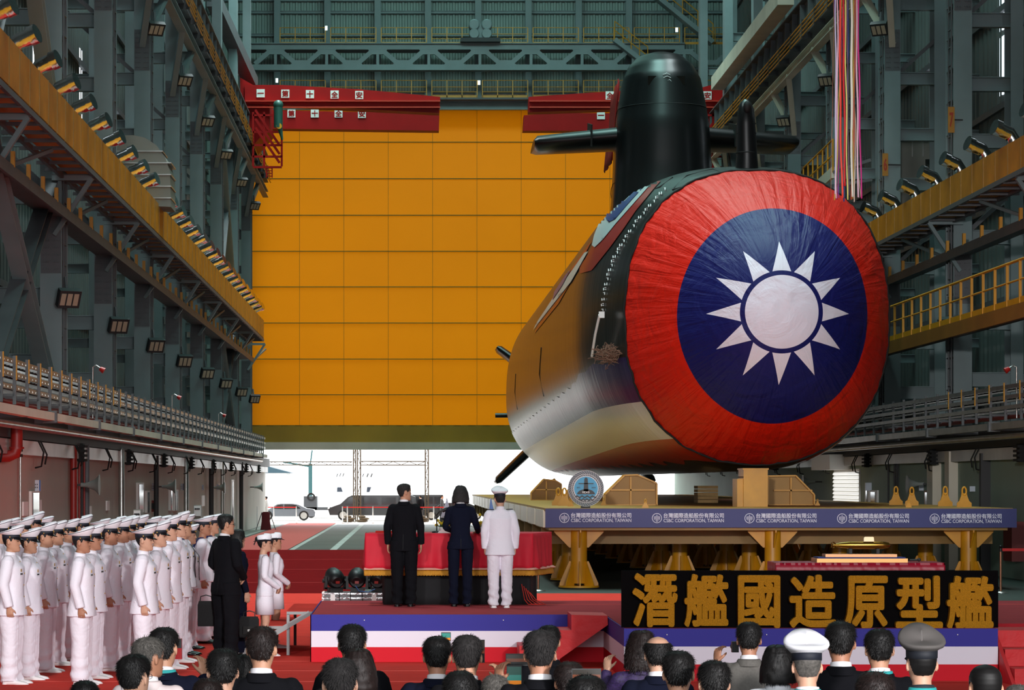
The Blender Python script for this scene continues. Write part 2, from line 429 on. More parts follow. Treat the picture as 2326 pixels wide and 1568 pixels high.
# insulated air ducts with round spigots
def duct(side, s, xf, zb, zt, y0, y1):
    t = thing('air_duct', 'long amber rectangular air duct running along the %s columns' % side, 'duct', (xf, 0, 0))
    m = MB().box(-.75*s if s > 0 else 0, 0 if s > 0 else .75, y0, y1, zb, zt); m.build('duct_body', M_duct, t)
    m = MB(); y = y0
    while y < y1:
        m.box(*sorted((-.76*s, .012*s)), y, y+.03, zb-.012, zt+.012); y += 1.35
    m.build('duct_seam', mat('duct_seam_strip', '8f7040', .4, .6), t)
    y = y0+3; k = 0
    while y < y1-2:
        c = Vector((-.35*s, y, zt))
        m = MB().tube([c, c+Vector((0, 0, .22)), c+Vector((.1*s, 0, .38)), c+Vector((.42*s, -.1, .5))], .17, 12)
        m.tube([c+Vector((.36*s, -.09, .48)), c+Vector((.50*s, -.13, .53))], .2, 12)
        m.build('spigot', M_chrome, t); y += 3.1; k += 1
    return t
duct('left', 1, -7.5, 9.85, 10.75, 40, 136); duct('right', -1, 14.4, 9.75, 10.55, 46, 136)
for side, s, xf in (('left', 1, -7.5), ('right', -1, 14.4)):
    t = thing('duct_shelf', 'steel shelf frame carrying the amber duct on the %s side' % side, 'shelf', (xf, 0, 0))
    m = MB().bar((-.02*s, 42, 9.74), (-.02*s, 136, 9.74), .08, .12).bar((-.75*s, 42, 9.7), (-.75*s, 136, 9.7), .08, .12)
    y = 42
    while y < 136: m.bar((0, y, 9.7), (-1.0*s, y, 9.7), .06, .08); y += 1.3
    m.build('shelf_frame', M_steel_d, t)
    for k, y in enumerate([YS[0]-10.75+.3]+YS+[]):
        MB().bar((-.05*s, y-.2, 9.65), (-.95*s, y-.1, 8.3), .1, .1).bar((-.05*s, y-.2, 9.65), (-1.0*s, y-.2, 9.65), .1, .12).bar((-.3*s, y+5, 9.65), (-1.0*s, y, 8.5), .08, .08).build('bracket_arm', M_steel, t)
    t = thing('inspection_walkway', 'narrow walkway with yellow toe posts under the duct on the %s side' % side, 'walkway', (xf-.9*s, 0, 0))
    m = MB().box(-.35, .35, 42, 136, 8.75, 8.8).bar((.36*s, 42, 8.7), (.36*s, 136, 8.7), .06, .25); m.build('deck', M_steel_d, t)
    m = MB(); y = 42.5
    rep('post', MB().box(.36*s-.04, .36*s+.04, 0, .12, 8.8, 9.12), M_yel, t, [(0, 42.5+2.2*k, 0) for k in range(42)])
# large duct elbows
for side, Yd, pts, mm in (('left', 79, [(265, 465), (265, 308), (303, 307), (330, 313), (355, 330), (375, 357), (386, 390), (388, 470)], mat('dull_elbow', '83827a', .6, .2, .12, 1)),
                      ('right', 86, [(2010, 535), (2012, 400), (2020, 355), (2045, 318), (2085, 293), (2150, 290), (2150, 360), (2102, 362), (2102, 500), (2040, 535)], mat('dull_elbow', '83827a', .6))):
    poly = [(P(x, y, Yd).x, P(x, y, Yd).z) for x, y in pts]
    t = thing('duct_elbow', 'big grey sheet metal duct elbow rising from the %s amber duct' % side, 'duct', (0, Yd, 0))
    MB().prism(poly, 0, 1.6).build('elbow', mm, t)
    xs = [p[0] for p in poly]; m = MB()
    for k in range(5):
        z = min(p[1] for p in poly)+.25+.35*k; m.box(min(xs)-.01, max(xs)-(.25 if k > 3 else 0)+.01, -.02, 1.62, z, z+.03) if side == 'left' else None
    for k in range(4): m.box(poly[4][0]-.2+.35*k, poly[4][0]-.17+.35*k, -.02, 0, poly[4][1]-.9, poly[4][1]-.05) if side == 'right' else None
    m.build('seam', M_galv, t)

# cable racks above the annex walls
for side, s, xf, y0, y1 in (('left', 1, -7.3, 44, 134), ('right', -1, 14.0, 46, 134)):
    t = thing('cable_rack', 'three tier cable ladder rack running along the %s wall above the rooms' % side, 'cable rack', (xf, 0, 0))
    rep('post', MB().box(-.03, .03, 0, .06, 3.85, 4.75).box(*sorted((0, -.9*s)), 0, .05, 4.0, 4.05), M_steel_d, t, [(0, y0+1.6*k, 0) for k in range(int((y1-y0)/1.6))])
    for k in range(3):
        z = 4.12+.24*k; m = MB().box(-.035, -.005, y0, y1, z, z+.09).box(-.6*s-.02, -.6*s+.02, y0, y1, z, z+.09)
        y = y0
        while y < y1: m.box(*sorted((0, -.6*s)), y, y+.04, z+.02, z+.05); y += .45
        m.build('tray', M_galv, t)
    for k in range(3):
        MB().tube([(-.15*s-.1*k*s, y0, 4.17+.24*k), (-.15*s-.1*k*s, y1, 4.17+.24*k)], .05, 6).build('cable', M_rubber, t)
    rep('post_marker', MB().box(.035*s-.01, .035*s+.01, 0, .07, 4.3, 4.75), M_yel, t, [(0, y0+1.6*k, 0) for k in range(15)])
    if side == 'right':
        pass
    t = thing('service_beam', 'pale service beam below the cable rack on the %s wall' % side, 'beam', (xf, 0, 0))
    MB().box(-.1, .1, y0, y1, 3.66, 3.82).build('beam', M_cream if side == 'left' else M_galv, t)
    m = MB()
    for k in range(12): m.box(-.14, .14, y0+2+7.6*k, y0+2.15+7.6*k, 3.62, 3.86)
    m.build('splice', M_steel_d, t)
    m = MB()
    for k in range(17): m.bar((0, y0+1+5.5*k, 3.7), (-1.75*s, y0+1+5.5*k, 3.7), .06, .1)
    m.build('hanger_arm', M_steel_d, t)
    MB().tube([(-.2*s, y0, 3.5), (-.2*s, y1, 3.5)], .07, 10).build('service_pipe', M_galv, label='shiny round service pipe under the rack on the %s wall' % side, cat='pipe').location.x = xf
    MB().tube([(-.45*s, y0, 3.98), (-.45*s, y1, 3.98)], .05, 8).build('fire_pipe', M_pipe, label='thin red fire pipe along the %s cable rack' % side, cat='pipe').location.x = xf
# yellow railed gangway, right side
t = thing('gangway', 'yellow railed gangway along the right wall beside the submarine nose', 'walkway', (14.0, 0, 0))
MB().box(-.08, 1.3, 46, 134, 6.45, 6.5).build('deck', M_steel_d, t); MB().box(-.1, 0, 46, 134, 6.15, 6.5).build('edge_beam', mat('tan_beam', '8a5a20', .5, 0, .2, 1), t)
m = MB().box(-.06, -.04, 46, 134, 6.5, 6.65); m.tube([(-.05, 46, 7.5), (-.05, 134, 7.5)], .035, 6); m.tube([(-.05, 46, 7.05), (-.05, 134, 7.05)], .025, 6)
y = 46
while y < 134: m.box(-.08, -.02, y, y+.06, 6.5, 7.5); y += 1.3
m.build('railing', M_yel, t)
# sloped stair with yellow rail, right, behind the nose
t = thing('access_stair', 'sloping steel stair with yellow handrail on the right wall above the submarine nose', 'stair')
a = P(1850, 432, 110); b = P(1895, 395, 110); a = Vector((14.6, 96, 12.6)); b = Vector((14.6, 110, 17.2))
a, b = P(1825, 452, 90), P(1892, 392, 84)
MB().bar(a, b, .1, .35).build('stringer', M_cream, t)
m = MB()
for h in (.55, 1.05): m.tube([a+Vector((0, 0, h)), b+Vector((0, 0, h))], .03, 6)
for k in range(7):
    c = a.lerp(b, k/6); m.tube([c, c+Vector((0, 0, 1.05))], .03, 6)
m.build('handrail', M_yel, t)
MB().bar(b, b+Vector((1.2, 0, .4)), .1, .1).bar(a.lerp(b, .4), a.lerp(b, .4)+Vector((1.9, 0, .3)), .1, .1).bar(a, a+Vector((0, 0, -8.2)), .1, .1).build('support_bar', M_steel_d, t)

# truss and gangways in front of the gable wall
Yt = 147
def tz(py): return P(0, py, Yt).z
t = thing('gate_truss', 'blue grey steel truss spanning the hall above the yellow gate', 'truss', (0, Yt, 0))
MB().box(-9.2, 15.3, -.1, .1, tz(113), tz(100)).box(-9.2, 15.3, -.3, .3, tz(101), tz(99)).build('top_chord', M_steel, t)
MB().box(-9.2, 15.3, -.1, .1, tz(160), tz(147)).box(-9.2, 15.3, -.3, .3, tz(161), tz(159)).build('bottom_chord', M_steel, t)
m = MB()
for i in range(11):
    X = P(630+116*i-4, 0, Yt).x; h = 1.42
    m.box(X-.08, X+.08, -.08, .08, tz(148), tz(113)) if i % 1 == 0 else None
    for d in (-1, 1): m.bar((X+d*.35, 0, tz(118)), (X+d*1.15, 0, tz(146)), .16, .26)
    m.prism([(X-.55, tz(112)), (X+.55, tz(112)), (X+.35, tz(124)), (X-.35, tz(124))], -.09, .09)
    m.prism([(X+h-.6, tz(148)), (X+h+.6, tz(148)), (X+h+.35, tz(137)), (X+h-.35, tz(137))], -.09, .09)
m.build('web_member', M_steel, t)
for lvl, py0, py1, lab in ((1, 100, 62, 'upper'), (2, 221, 182, 'lower')):
    t = thing('gable_gangway', '%s yellow railed gangway across the gable wall above the gate' % lab, 'walkway', (0, Yt+.3, 0))
    MB().box(-9.2, 15.3, -.2, 2.2, tz(py0)-.1, tz(py0)).build('deck', M_steel_d, t)
    for i in range(9):
        xa = P(630+115*i+6, 0, Yt).x; xb = P(630+115*(i+1)-6, 0, Yt).x; zt = tz(py1); zb = tz(py0)
        if i == 0 and lvl == 1: pass
        m = MB().box(xa, xb, -.2, -.17, zb, zb+.13)
        for fr in (1, .62, .33): m.tube([(xa, -.18, zb+(zt-zb)*fr), (xb, -.18, zb+(zt-zb)*fr)], .022, 6)
        for k in range(4): m.box(xa+(xb-xa)*k/3-.025, xa+(xb-xa)*k/3+.025, -.2, -.15, zb, zt)
        m.build('railing', M_yel, t)
    for px, py in (((741, 64), (1537, 68)) if lvl == 1 else ((629, 183), (1088, 188))):
        c = P(px, py, Yt+.1); MB().box(c.x-.07, c.x+.07, c.y-.05, c.y, c.z-.12, c.z+.12).build('exit_lamp', M_exit, label='small lit white lamp on the %s gangway rail' % lab+(' to the left' if px < 800 else ' to the right'), cat='lamp')
MB().ibeam((-9.2, 148, tz(235)), (15.3, 148, tz(235)), .4, .45, .04).build('gate_beam', M_steel, label='blue grey beam just above the yellow gate', cat='beam')
# stairs from the upper gangway
for (a, b, lab) in (((1480, -15), (1618, 98), 'high flight of stairs with yellow rails at the top right of the gable wall'), ((1395, 92), (1470, 150), 'short flight of stairs with yellow rails behind the top of the sail')):
    t = thing('gangway_stair', lab, 'stair', (0, 0, 0)); A = P(a[0], a[1], 146.75); B = P(b[0], b[1], 146.75)
    MB().bar(A, B, .9, .25).build('stringer', M_steel, t)
    m = MB()
    for h in (.5, 1.0): m.tube([A+Vector((0, -.4, h)), B+Vector((0, -.4, h))], .03, 6)
    for k in range(5):
        c = A.lerp(B, k/4)+Vector((0, -.4, 0)); m.tube([c, c+Vector((0, 0, 1))], .03, 6)
    m.build('handrail', M_yel, t)
t = thing('hoist_winch', 'twin drum winch standing on the middle of the gate truss', 'winch', tuple(P(1091, 97, 146.6)))
m = MB(); 
for dx in (-.35, .35):
    m.lathe([(.25, -.4), (.3, -.38), (.3, .3), (.18, .32), (.18, .4)], (dx, 0, .95), 14, axis='y'); m.lathe([(.25, -.4), (.28, -.38), (.28, .3), (.1, .32)], (dx, 0, .45), 14, axis='y')
m.build('drum', M_steel, t); MB().box(-1.1, 1.1, -.4, .4, 0, .22).build('base', M_dark, t); MB().box(-.5, .5, -.2, .5, .2, 1.0).build('gearbox', M_steel, t)

# cantilever wall cranes
M_cjk = mat('sign_plate', 'd8ddd8', .5)
def crane(side, s, lab):
    t = thing('cantilever_crane', lab, 'crane')
    def g(name, pxs, Y, depth):
        poly = [(P(x, y, Y).x, P(x, y, Y).z) for x, y in pxs]
        m = MB().prism(poly, Y, Y+depth)
        return m
    if side == 'left':
        pf = [(556, 193), (640, 193), (820, 203), (1000, 220), (998, 257), (556, 235)]; pb = [(600, 250), (998, 258), (997, 297), (600, 292)]
        col = [(545, 176), (575, 193), (610, 195), (612, 290), (575, 330), (548, 300)]
    else:
        pf = [(1201, 220), (1380, 208), (1560, 200), (1650, 200), (1650, 240), (1200, 255)]; pb = [(1190, 262), (1260, 257), (1600, 257), (1600, 297), (1188, 297)]
        col = [(1655, 182), (1590, 200), (1590, 300), (1600, 370), (1652, 330)]
    m = g('', pf, 130, .9); m.build('front_girder', M_red, t)
    fl_ = MB()
    xs = [p[0] for p in pf]; xa, xb = P(min(xs), 0, 130).x, P(max(xs), 0, 130).x
    for py in (231, 245): z = P(0, py, 130).z; fl_.box(xa+.05, xb, 129.75, 130, z-.03, z+.03)
    fl_.build('flange', mat('crane_flange', 'b5301c', .4), t)
    m = g('', pb, 133.5, .9); m.build('rear_girder', M_red, t)
    g('', col, 130.2, 4).build('end_carriage', M_red, t)
    m = MB(); bx = 600 if side == 'left' else 1620; sg = 1 if side == 'left' else -1
    for k in range(3):
        a = P(bx-20*sg, 250+20*k, 129.6); b = P(bx+35*sg, 330+20*k, 129.6); m.bar(a, b, .12, .12)
    for py in (262, 300, 330, 356, 380): m.bar(P(bx-25*sg, py, 129.6), P(bx+40*sg, py, 129.6), .1, .1)
    for px in (-25, 0, 40): m.bar(P(bx+px*sg, 255, 129.6), P(bx+px*sg, 378, 129.6), .1, .1)
    m.build('access_cage', M_red, t)
    m = MB().bar(P(bx+5*sg, 378, 129.6), P(bx+5*sg, 404, 129.6), .06, .06).bar(P(bx+18*sg, 378, 129.6), P(bx+18*sg, 404, 129.6), .06, .06)
    for k in range(4): m.bar(P(bx+5*sg, 382+6*k, 129.6), P(bx+18*sg, 382+6*k, 129.6), .04, .04)
    m.build('ladder', M_red, t)
    if side == 'left':
        tr = thing('hoist_trolley', 'green hoist trolley hanging at the left end of the red crane', 'hoist')
        c = P(632, 262, 129); MB().tube([c+Vector((0, 0, .5)), c+Vector((0, 0, -.6))], .22, 12).tube([c+Vector((.05, 0, -.5)), c+Vector((.2, 0, -1.2))], [.15, .05], 10).ball(c+Vector((0, 0, .5)), .25).build('drum', M_green, tr)
        MB().tube([c+Vector((.05, -.2, -.55)), c+Vector((.05, .1, -.55))], .14, 12).build('sheave', M_yel, tr)
        chars = [(592, 212, '一'), (648, 213, '第'), (704, 214, '十'), (760, 215, '全'), (816, 216, '安')]
        rear = [(608, 258, '一'), (662, 258, '第'), (715, 258, '十'), (769, 258, '全'), (822, 259, '安')]
    else:
        chars = [(1385, 217, '全'), (1607, 217, '安')]; rear = [(1365, 262, '一')]
        MB().box(P(1648, 0, 129.5).x-.15, P(1648, 0, 129.5).x+.2, 129.4, 129.9, P(0, 300, 129.5).z, P(0, 258, 129.5).z).build('control_cabinet', M_cjk, t)
    for (px, py, ch) in chars:
        c = P(px, py, 129.95); MB().box(c.x-.2, c.x+.2, 129.93, 130, c.z-.2, c.z+.2).build('sign_plate', M_cjk, t)
        if True: text_obj('sign_character', ch, .42, (c.x, 129.92, c.z), M_red, t, off=.012, fit=(.32, .32 if ch not in '一' else .05))
    for (px, py, ch) in rear:
        c = P(px, py, 133.45); MB().box(c.x-.2, c.x+.2, 133.43, 133.5, c.z-.2, c.z+.2).build('sign_plate', M_cjk, t)
        text_obj('sign_character', ch, .42, (c.x, 133.42, c.z), M_red, t, off=.012, fit=(.32, .32 if ch not in '一' else .05))
crane('left', 1, 'red cantilever wall crane with white character plates reaching in from the left')
crane('right', -1, 'red cantilever wall crane reaching in from the right behind the sail')

for (px, py, Yc, ch, w_) in ((2161, 272, 73.7, '7', 'beside the second right column'), (2011, 374, 84.4, '6', 'beside the third right column')):
    c = P(px, py, Yc); t = thing('number_plate', 'orange plate with a red %s %s' % (ch, w_), 'sign', tuple(c))
    MB().box(-.09, .09, 0, .03, -.36, .36).build('plate', mat('orange_plate', 'a8701c', .6), t)
    text_obj('plate_number', ch, .4, (0, -.01, 0), mat('plate_red', 'a02c10', .6), t, off=.01, fit=(.11, .4))
    MB().bar((.05, .02, 0), (.5 if ch == '7' else .5, .1, 0), .04, .04).build('plate_arm', M_dark, t)
# ============================================================ the submarine
SX, SZ, SY0 = 8.65, HC+3.97, 61.2
def g_(t, L, n=2.1): 
    t = max(0, min(1, t/L)); return max(0, 1-(1-t)**n)**(1/n)
def sub_dims(Y):
    t = Y-SY0; a = 4.1*g_(t, 13); h = 4.45*g_(t, 11); b = 3.67*g_(t, 7, 2)
    if Y > 122:
        u = min(1, (Y-122)/24); k = (1-u**2.3); a *= k*.96+.04; b *= (1-max(0, min(1, (Y-129)/17))**2.3)*.96+.04
        h *= (1-u**1.9)*.95+.05
    return a, b, h
def sub_pt(Y, th, off=0):
    a, b, h = sub_dims(Y); c, s = math.cos(th), math.sin(th)
    ff = max(0, min(1, (Y-SY0)/13)); e = 2/(2.15+.6*ff) if s > 0 else 2/2.2
    m = (h if s > 0 else b)
    return Vector((SX+(a+off)*math.copysign(abs(c)**e, c), Y, SZ+(m+off)*math.copysign(abs(s)**e, s)))
def glossy(name, c, rough, bump, sc, stretch, coat=0, dist=.05):
    m = mat(name, c, rough, coat=coat); nt = m.node_tree; N = nt.nodes; L = nt.links; b = N['Principled BSDF']
    tc = N.new('ShaderNodeTexCoord'); mp = N.new('ShaderNodeMapping'); mp.inputs['Scale'].default_value = stretch
    n = N.new('ShaderNodeTexNoise'); n.inputs['Scale'].default_value = sc; n.inputs['Detail'].default_value = 3
    bp = N.new('ShaderNodeBump'); bp.inputs['Strength'].default_value = bump; bp.inputs['Distance'].default_value = dist
    L.new(tc.outputs['Object'], mp.inputs[0]); L.new(mp.outputs[0], n.inputs['Vector']); L.new(n.outputs[0], bp.inputs['Height']); L.new(bp.outputs[0], b.inputs['Normal'])
    return m
M_hull = glossy('black_hull_coating', '171817', .34, .6, 1, (.08, 2.2, .08), .3)
M_sail = glossy('black_sail_coating', '0d0e10', .34, .3, 1, (.5, .5, .12), .1)
M_keel = mat('keel_black', '0b0a0a', .7)
sub = thing('submarine', 'huge black submarine with a white sun flag cover over its bow', 'submarine')
NT = 128
def ringYs(y0, y1, n, p=1): return [y0+(y1-y0)*(i/n)**p for i in range(n+1)]
rings = []
for Y in ringYs(SY0+.02, 80, 40, 1.6)+ringYs(80, 145.8, 70)[1:]:
    rings.append([sub_pt(Y, 2*PI*k/NT) for k in range(NT)])
hull_mb = MB().loft(rings, 0, True, True)
BV = BVHTree.FromPolygons([Vector(v) for v in hull_mb.v], hull_mb.f)
hull_mb.build('hull', M_hull, sub)
# bow cover with flag
def flag_mat():
    m = bpy.data.materials.new('bow_flag_cover'); m.use_nodes = True; nt = m.node_tree; N = nt.nodes; L = nt.links; b = N['Principled BSDF']
    b.inputs['Roughness'].default_value = .5; b.inputs['Specular IOR Level'].default_value = .3; b.inputs['Coat Weight'].default_value = .04; b.inputs['Coat Roughness'].default_value = .3
    tc = N.new('ShaderNodeTexCoord'); sp = N.new('ShaderNodeSeparateXYZ'); L.new(tc.outputs['Object'], sp.inputs[0])
    def M(op, a, b_=None, c=None):
        n = N.new('ShaderNodeMath'); n.operation = op
        for i, v in enumerate((a, b_, c)):
            if v is None: continue
            if isinstance(v, (int, float)): n.inputs[i].default_value = v
            else: L.new(v, n.inputs[i])
        return n.outputs[0]
    x = M('SUBTRACT', sp.outputs[0], SX); z = M('SUBTRACT', sp.outputs[2], SZ)
    r = M('SQRT', M('ADD', M('POWER', x, 2), M('POWER', z, 2)))
    ang = M('ARCTAN2', z, x)
    st = PI/6
    k = M('ROUND', M('DIVIDE', ang, st)); ph = M('SUBTRACT', ang, M('MULTIPLY', k, st))
    u = M('MULTIPLY', r, M('COSINE', ph)); v = M('ABSOLUTE', M('MULTIPLY', r, M('SINE', ph)))
    ray = M('MULTIPLY', M('LESS_THAN', v, M('MULTIPLY', M('SUBTRACT', 1.68, u), .295)), M('GREATER_THAN', r, .965))
    disc = M('LESS_THAN', r, .855); white = M('MAXIMUM', ray, disc)
    rb = M('SQRT', M('ADD', M('POWER', M('DIVIDE', x, 2.27), 2), M('POWER', M('DIVIDE', z, 2.56), 2)))
    blue = M('LESS_THAN', rb, 1.0)
    def mix(f, a, c):
        n = N.new('ShaderNodeMix'); n.data_type = 'RGBA'; L.new(f, n.inputs[0])
        for i, q in ((6, a), (7, c)):
            if isinstance(q, str): n.inputs[i].default_value = lin(q)
            else: L.new(q, n.inputs[i])
        return n.outputs[2]
    L.new(mix(white, mix(blue, 'dc1e0a', '14185e'), 'eae4f2'), b.inputs['Base Color'])
    # gathered cloth: creases running outwards plus fine crumple
    cx = N.new('ShaderNodeCombineXYZ'); L.new(M('MULTIPLY', ang, 9), cx.inputs[0]); L.new(M('MULTIPLY', r, .5), cx.inputs[1])
    n1 = N.new('ShaderNodeTexNoise'); n1.inputs['Scale'].default_value = 1.6; n1.inputs['Detail'].default_value = 5; n1.inputs['Distortion'].default_value = .6; L.new(cx.outputs[0], n1.inputs['Vector'])
    n2 = N.new('ShaderNodeTexNoise'); n2.inputs['Scale'].default_value = 1.1; n2.inputs['Detail'].default_value = 6; n2.inputs['Distortion'].default_value = 1.2; L.new(tc.outputs['Object'], n2.inputs['Vector'])
    h = M('ADD', M('MULTIPLY', n1.outputs[0], M('MINIMUM', M('POWER', M('DIVIDE', r, 2.6), 2), 1.0)), M('MULTIPLY', n2.outputs[0], 1.0))
    bp = N.new('ShaderNodeBump'); bp.inputs['Strength'].default_value = .75; bp.inputs['Distance'].default_value = .12
    L.new(h, bp.inputs['Height']); L.new(bp.outputs[0], b.inputs['Normal'])
    return m
def cover_edge(th):      # Y at which the bow cover ends, for each direction
    s = math.sin(th); c = math.cos(th)
    return 65.75+.3*max(0, s)+.05*math.sin(th*23)+.03*math.sin(th*41+1) - (.9 if False else 0)
rings = []
n = 44
for i in range(n+1):
    f = (i/n)**1.5; ring = []
    for k in range(192):
        th = 2*PI*k/192; Y = SY0+.01+(cover_edge(th)-SY0)*f
        w = .075+.02*noise.noise(Vector((th*6, Y*.6, 3)))*f+.012*math.sin(th*60+Y)*f
        ring.append(sub_pt(Y, th, w)+Vector((0, -.03*(1-f), 0)))
    rings.append(ring)
MB().loft(rings, 0, True, True).build('bow_cover', flag_mat(), sub, label='red bow cover with blue field and white twelve rayed sun')
# seam ropes on the bow cover
m = MB()
m.tube([sub_pt(cover_edge(2*PI*k/96)-.03, 2*PI*k/96, .09) for k in range(97)], .03, 6)
m.build('cover_hem_rope', M_rubber, sub)
# striped side covers (blue, white, red) below the waist
def stripe_mat():
    m = bpy.data.materials.new('striped_hull_cover'); m.use_nodes = True; nt = m.node_tree; N = nt.nodes; L = nt.links; b = N['Principled BSDF']
    b.inputs['Roughness'].default_value = .33; b.inputs['Coat Weight'].default_value = .3; b.inputs['Coat Roughness'].default_value = .25
    tc = N.new('ShaderNodeTexCoord'); sp = N.new('ShaderNodeSeparateXYZ'); L.new(tc.outputs['Object'], sp.inputs[0])
    n0 = N.new('ShaderNodeMath'); n0.operation = 'MULTIPLY_ADD'; L.new(sp.outputs[1], n0.inputs[0]); n0.inputs[1].default_value = .0085; L.new(sp.outputs[2], n0.inputs[2])
    def lt(v):
        q = N.new('ShaderNodeMath'); q.operation = 'LESS_THAN'; L.new(n0.outputs[0], q.inputs[0]); q.inputs[1].default_value = v; return q.outputs[0]
    base = SZ+.0085*67
    def mix(f, a, c):
        q = N.new('ShaderNodeMix'); q.data_type = 'RGBA'; L.new(f, q.inputs[0])
        for i, qq in ((6, a), (7, c)):
            if isinstance(qq, str): q.inputs[i].default_value = lin(qq)
            else: L.new(qq, q.inputs[i])
        return q.outputs[2]
    L.new(mix(lt(base-2.88), mix(lt(base-1.95), '171a5c', 'ecebf0'), 'c01a0c'), b.inputs['Base Color'])
    mp = N.new('ShaderNodeMapping'); mp.inputs['Scale'].default_value = (.3, 1.6, .3); L.new(tc.outputs['Object'], mp.inputs[0])
    n1 = N.new('ShaderNodeTexNoise'); n1.inputs['Scale'].default_value = 1; n1.inputs['Detail'].default_value = 6; n1.inputs['Distortion'].default_value = .8; L.new(mp.outputs[0], n1.inputs['Vector'])
    bp = N.new('ShaderNodeBump'); bp.inputs['Strength'].default_value = .5; bp.inputs['Distance'].default_value = .07
    L.new(n1.outputs[0], bp.inputs['Height']); L.new(bp.outputs[0], b.inputs['Normal'])
    return m
SM = stripe_mat()
def th_at(z_rel, b): return math.asin(max(-1, min(1, -((-z_rel)/b)**(2.2/2)))) if z_rel < 0 else 0
for side in (-1, 1):
    rows = []
    for i in range(91):
        Y = 65.35+(138-65.35)*i/90; a, b, h = sub_dims(Y)
        zt = -.85-.008*(Y-66)+.05*math.sin(Y*2.1)+(.0 if Y > 68.5 else 0); zt = max(zt, -b*.95)
        if Y > 70: zt -= .25*min(1, (Y-70)/6)
        zb = -3.42+.06*math.sin(Y*1.7); zb = max(zb, -b*.985)
        t0, t1 = th_at(zt, b), th_at(zb, b); row = []
        for k in range(25):
            th = t0+(t1-t0)*k/24
            if side < 0: th = PI-th
            row.append(sub_pt(Y, th, .022+.01*noise.noise(Vector((Y*2, th*3, side)))))
        rows.append(row)
    m = MB(); vs = [v for r in rows for v in r]; fs = [(i*25+k, i*25+k+1, (i+1)*25+k+1, (i+1)*25+k) for i in range(90) for k in range(24)]
    m.add(vs, fs, 0, True); m.build('side_cover', SM, sub, label='blue, white and red side cover')
# painted wing emblem and marks: outlines laid onto the hull surface
def on_hull(px, py, off=.02):
    o = Vector((0, 0, HC)); d = (P(px, py, 100)-o).normalized(); h = BV.ray_cast(o, d)
    return h[0]+h[1]*(off if h[1].dot(d) < 0 else -off) if h[0] else None
def decal(polypx, name, m, off, step=7):
    # triangulated patch: clip a fine grid to the outline and drape it on the hull
    xs = [p[0] for p in polypx]; ys = [p[1] for p in polypx]
    bmx = bmesh.new(); vs = [bmx.verts.new((x, y, 0)) for x, y in polypx]; f = bmx.faces.new(vs)
    x = min(xs)+step
    while x < max(xs):
        bmesh.ops.bisect_plane(bmx, geom=bmx.verts[:]+bmx.edges[:]+bmx.faces[:], plane_co=(x, 0, 0), plane_no=(1, 0, 0)); x += step
    y = min(ys)+step
    while y < max(ys):
        bmesh.ops.bisect_plane(bmx, geom=bmx.verts[:]+bmx.edges[:]+bmx.faces[:], plane_co=(0, y, 0), plane_no=(0, 1, 0)); y += step
    bmesh.ops.triangulate(bmx, faces=bmx.faces[:])
    bad = []
    for v in bmx.verts:
        q = on_hull(v.co.x, v.co.y, off)
        if q is None: bad.append(v)
        else: v.co = q
    bmesh.ops.delete(bmx, geom=bad, context='VERTS')
    for f in bmx.faces: f.smooth = True
    me = bpy.data.meshes.new(name); bmx.to_mesh(me); bmx.free(); me.materials.append(m); fix(me); return put(name, me, sub)
M_eb = mat('emblem_blue', '26376e', .4, coat=.3); M_eg = mat('emblem_grey', 'aab8b8', .4, coat=.3); M_er = mat('emblem_red', '8e1d14', .4, coat=.3)
decal([(1424, 398), (1470, 380), (1530, 378), (1527, 386), (1490, 425), (1445, 480), (1418, 520), (1385, 565), (1345, 615), (1318, 622), (1318, 605), (1330, 590), (1355, 545), (1378, 500), (1400, 440)], 'emblem_border', M_er, .02)
decal([(1424, 398), (1470, 380), (1526, 377), (1480, 420), (1436, 470), (1402, 508), (1372, 545), (1353, 563), (1347, 558), (1352, 535), (1366, 500), (1385, 458), (1405, 425)], 'emblem_field', M_eg, .035)
decal([(1424, 402), (1466, 384), (1512, 383), (1478, 412), (1430, 465), (1400, 500), (1386, 507), (1379, 498), (1383, 478), (1398, 444)], 'emblem_wing', M_eb, .05)
for (pts, mm, of) in (([(1335, 560), (1345, 548), (1310, 620), (1270, 690), (1215, 758), (1228, 722), (1270, 655), (1300, 610)], M_er, .02), ([(1330, 575), (1338, 572), (1300, 640), (1260, 690), (1213, 750), (1220, 735), (1270, 660)], M_eg, .035), ([(1290, 622), (1300, 612), (1280, 650), (1258, 682), (1262, 664)], M_eb, .05)):
    decal(pts, 'emblem_stripe', mm, of)
pts = [(1510, 432), (1478, 469), (1448, 504), (1418, 549), (1398, 584), (1384, 624), (1374, 668), (1369, 718)]
m = MB(); cnt = 0
for i in range(len(pts)-1):
    for k in range(4):
        x = pts[i][0]+(pts[i+1][0]-pts[i][0])*k/4; y = pts[i][1]+(pts[i+1][1]-pts[i][1])*k/4
        for (dx, dy, ex, ey) in ((-3, -2, -3, 3), (-1, -3, 2, -3), (2, -3, 2, 2), (-1, 1, 2, 1)):
            if (cnt+dx+ey) % 3 == 0: continue
            a = on_hull(x+dx, y+dy, .03); b = on_hull(x+ex, y+ey, .03)
            if a and b: m.bar(a, b, .02, .02)
        cnt += 1
m.build('draft_marks', mat('mark_and_glint_white', 'd8d8d8', .6), sub)
for pl in ([(1395, 468), (1440, 452), (1500, 425), (1528, 404)], [(1460, 700), (1440, 640), (1445, 600)], [(1172, 850), (1170, 890), (1176, 930)], [(1230, 790), (1226, 850), (1236, 900)], [(1528, 432), (1560, 400), (1620, 385), (1648, 398), (1600, 412), (1528, 432)]):
    q = [on_hull(x, y, .012) for x, y in pl]; q = [a for a in q if a]
    if len(q) > 1: MB().tube(q, .018, 5).build('hull_seam', M_keel, sub)
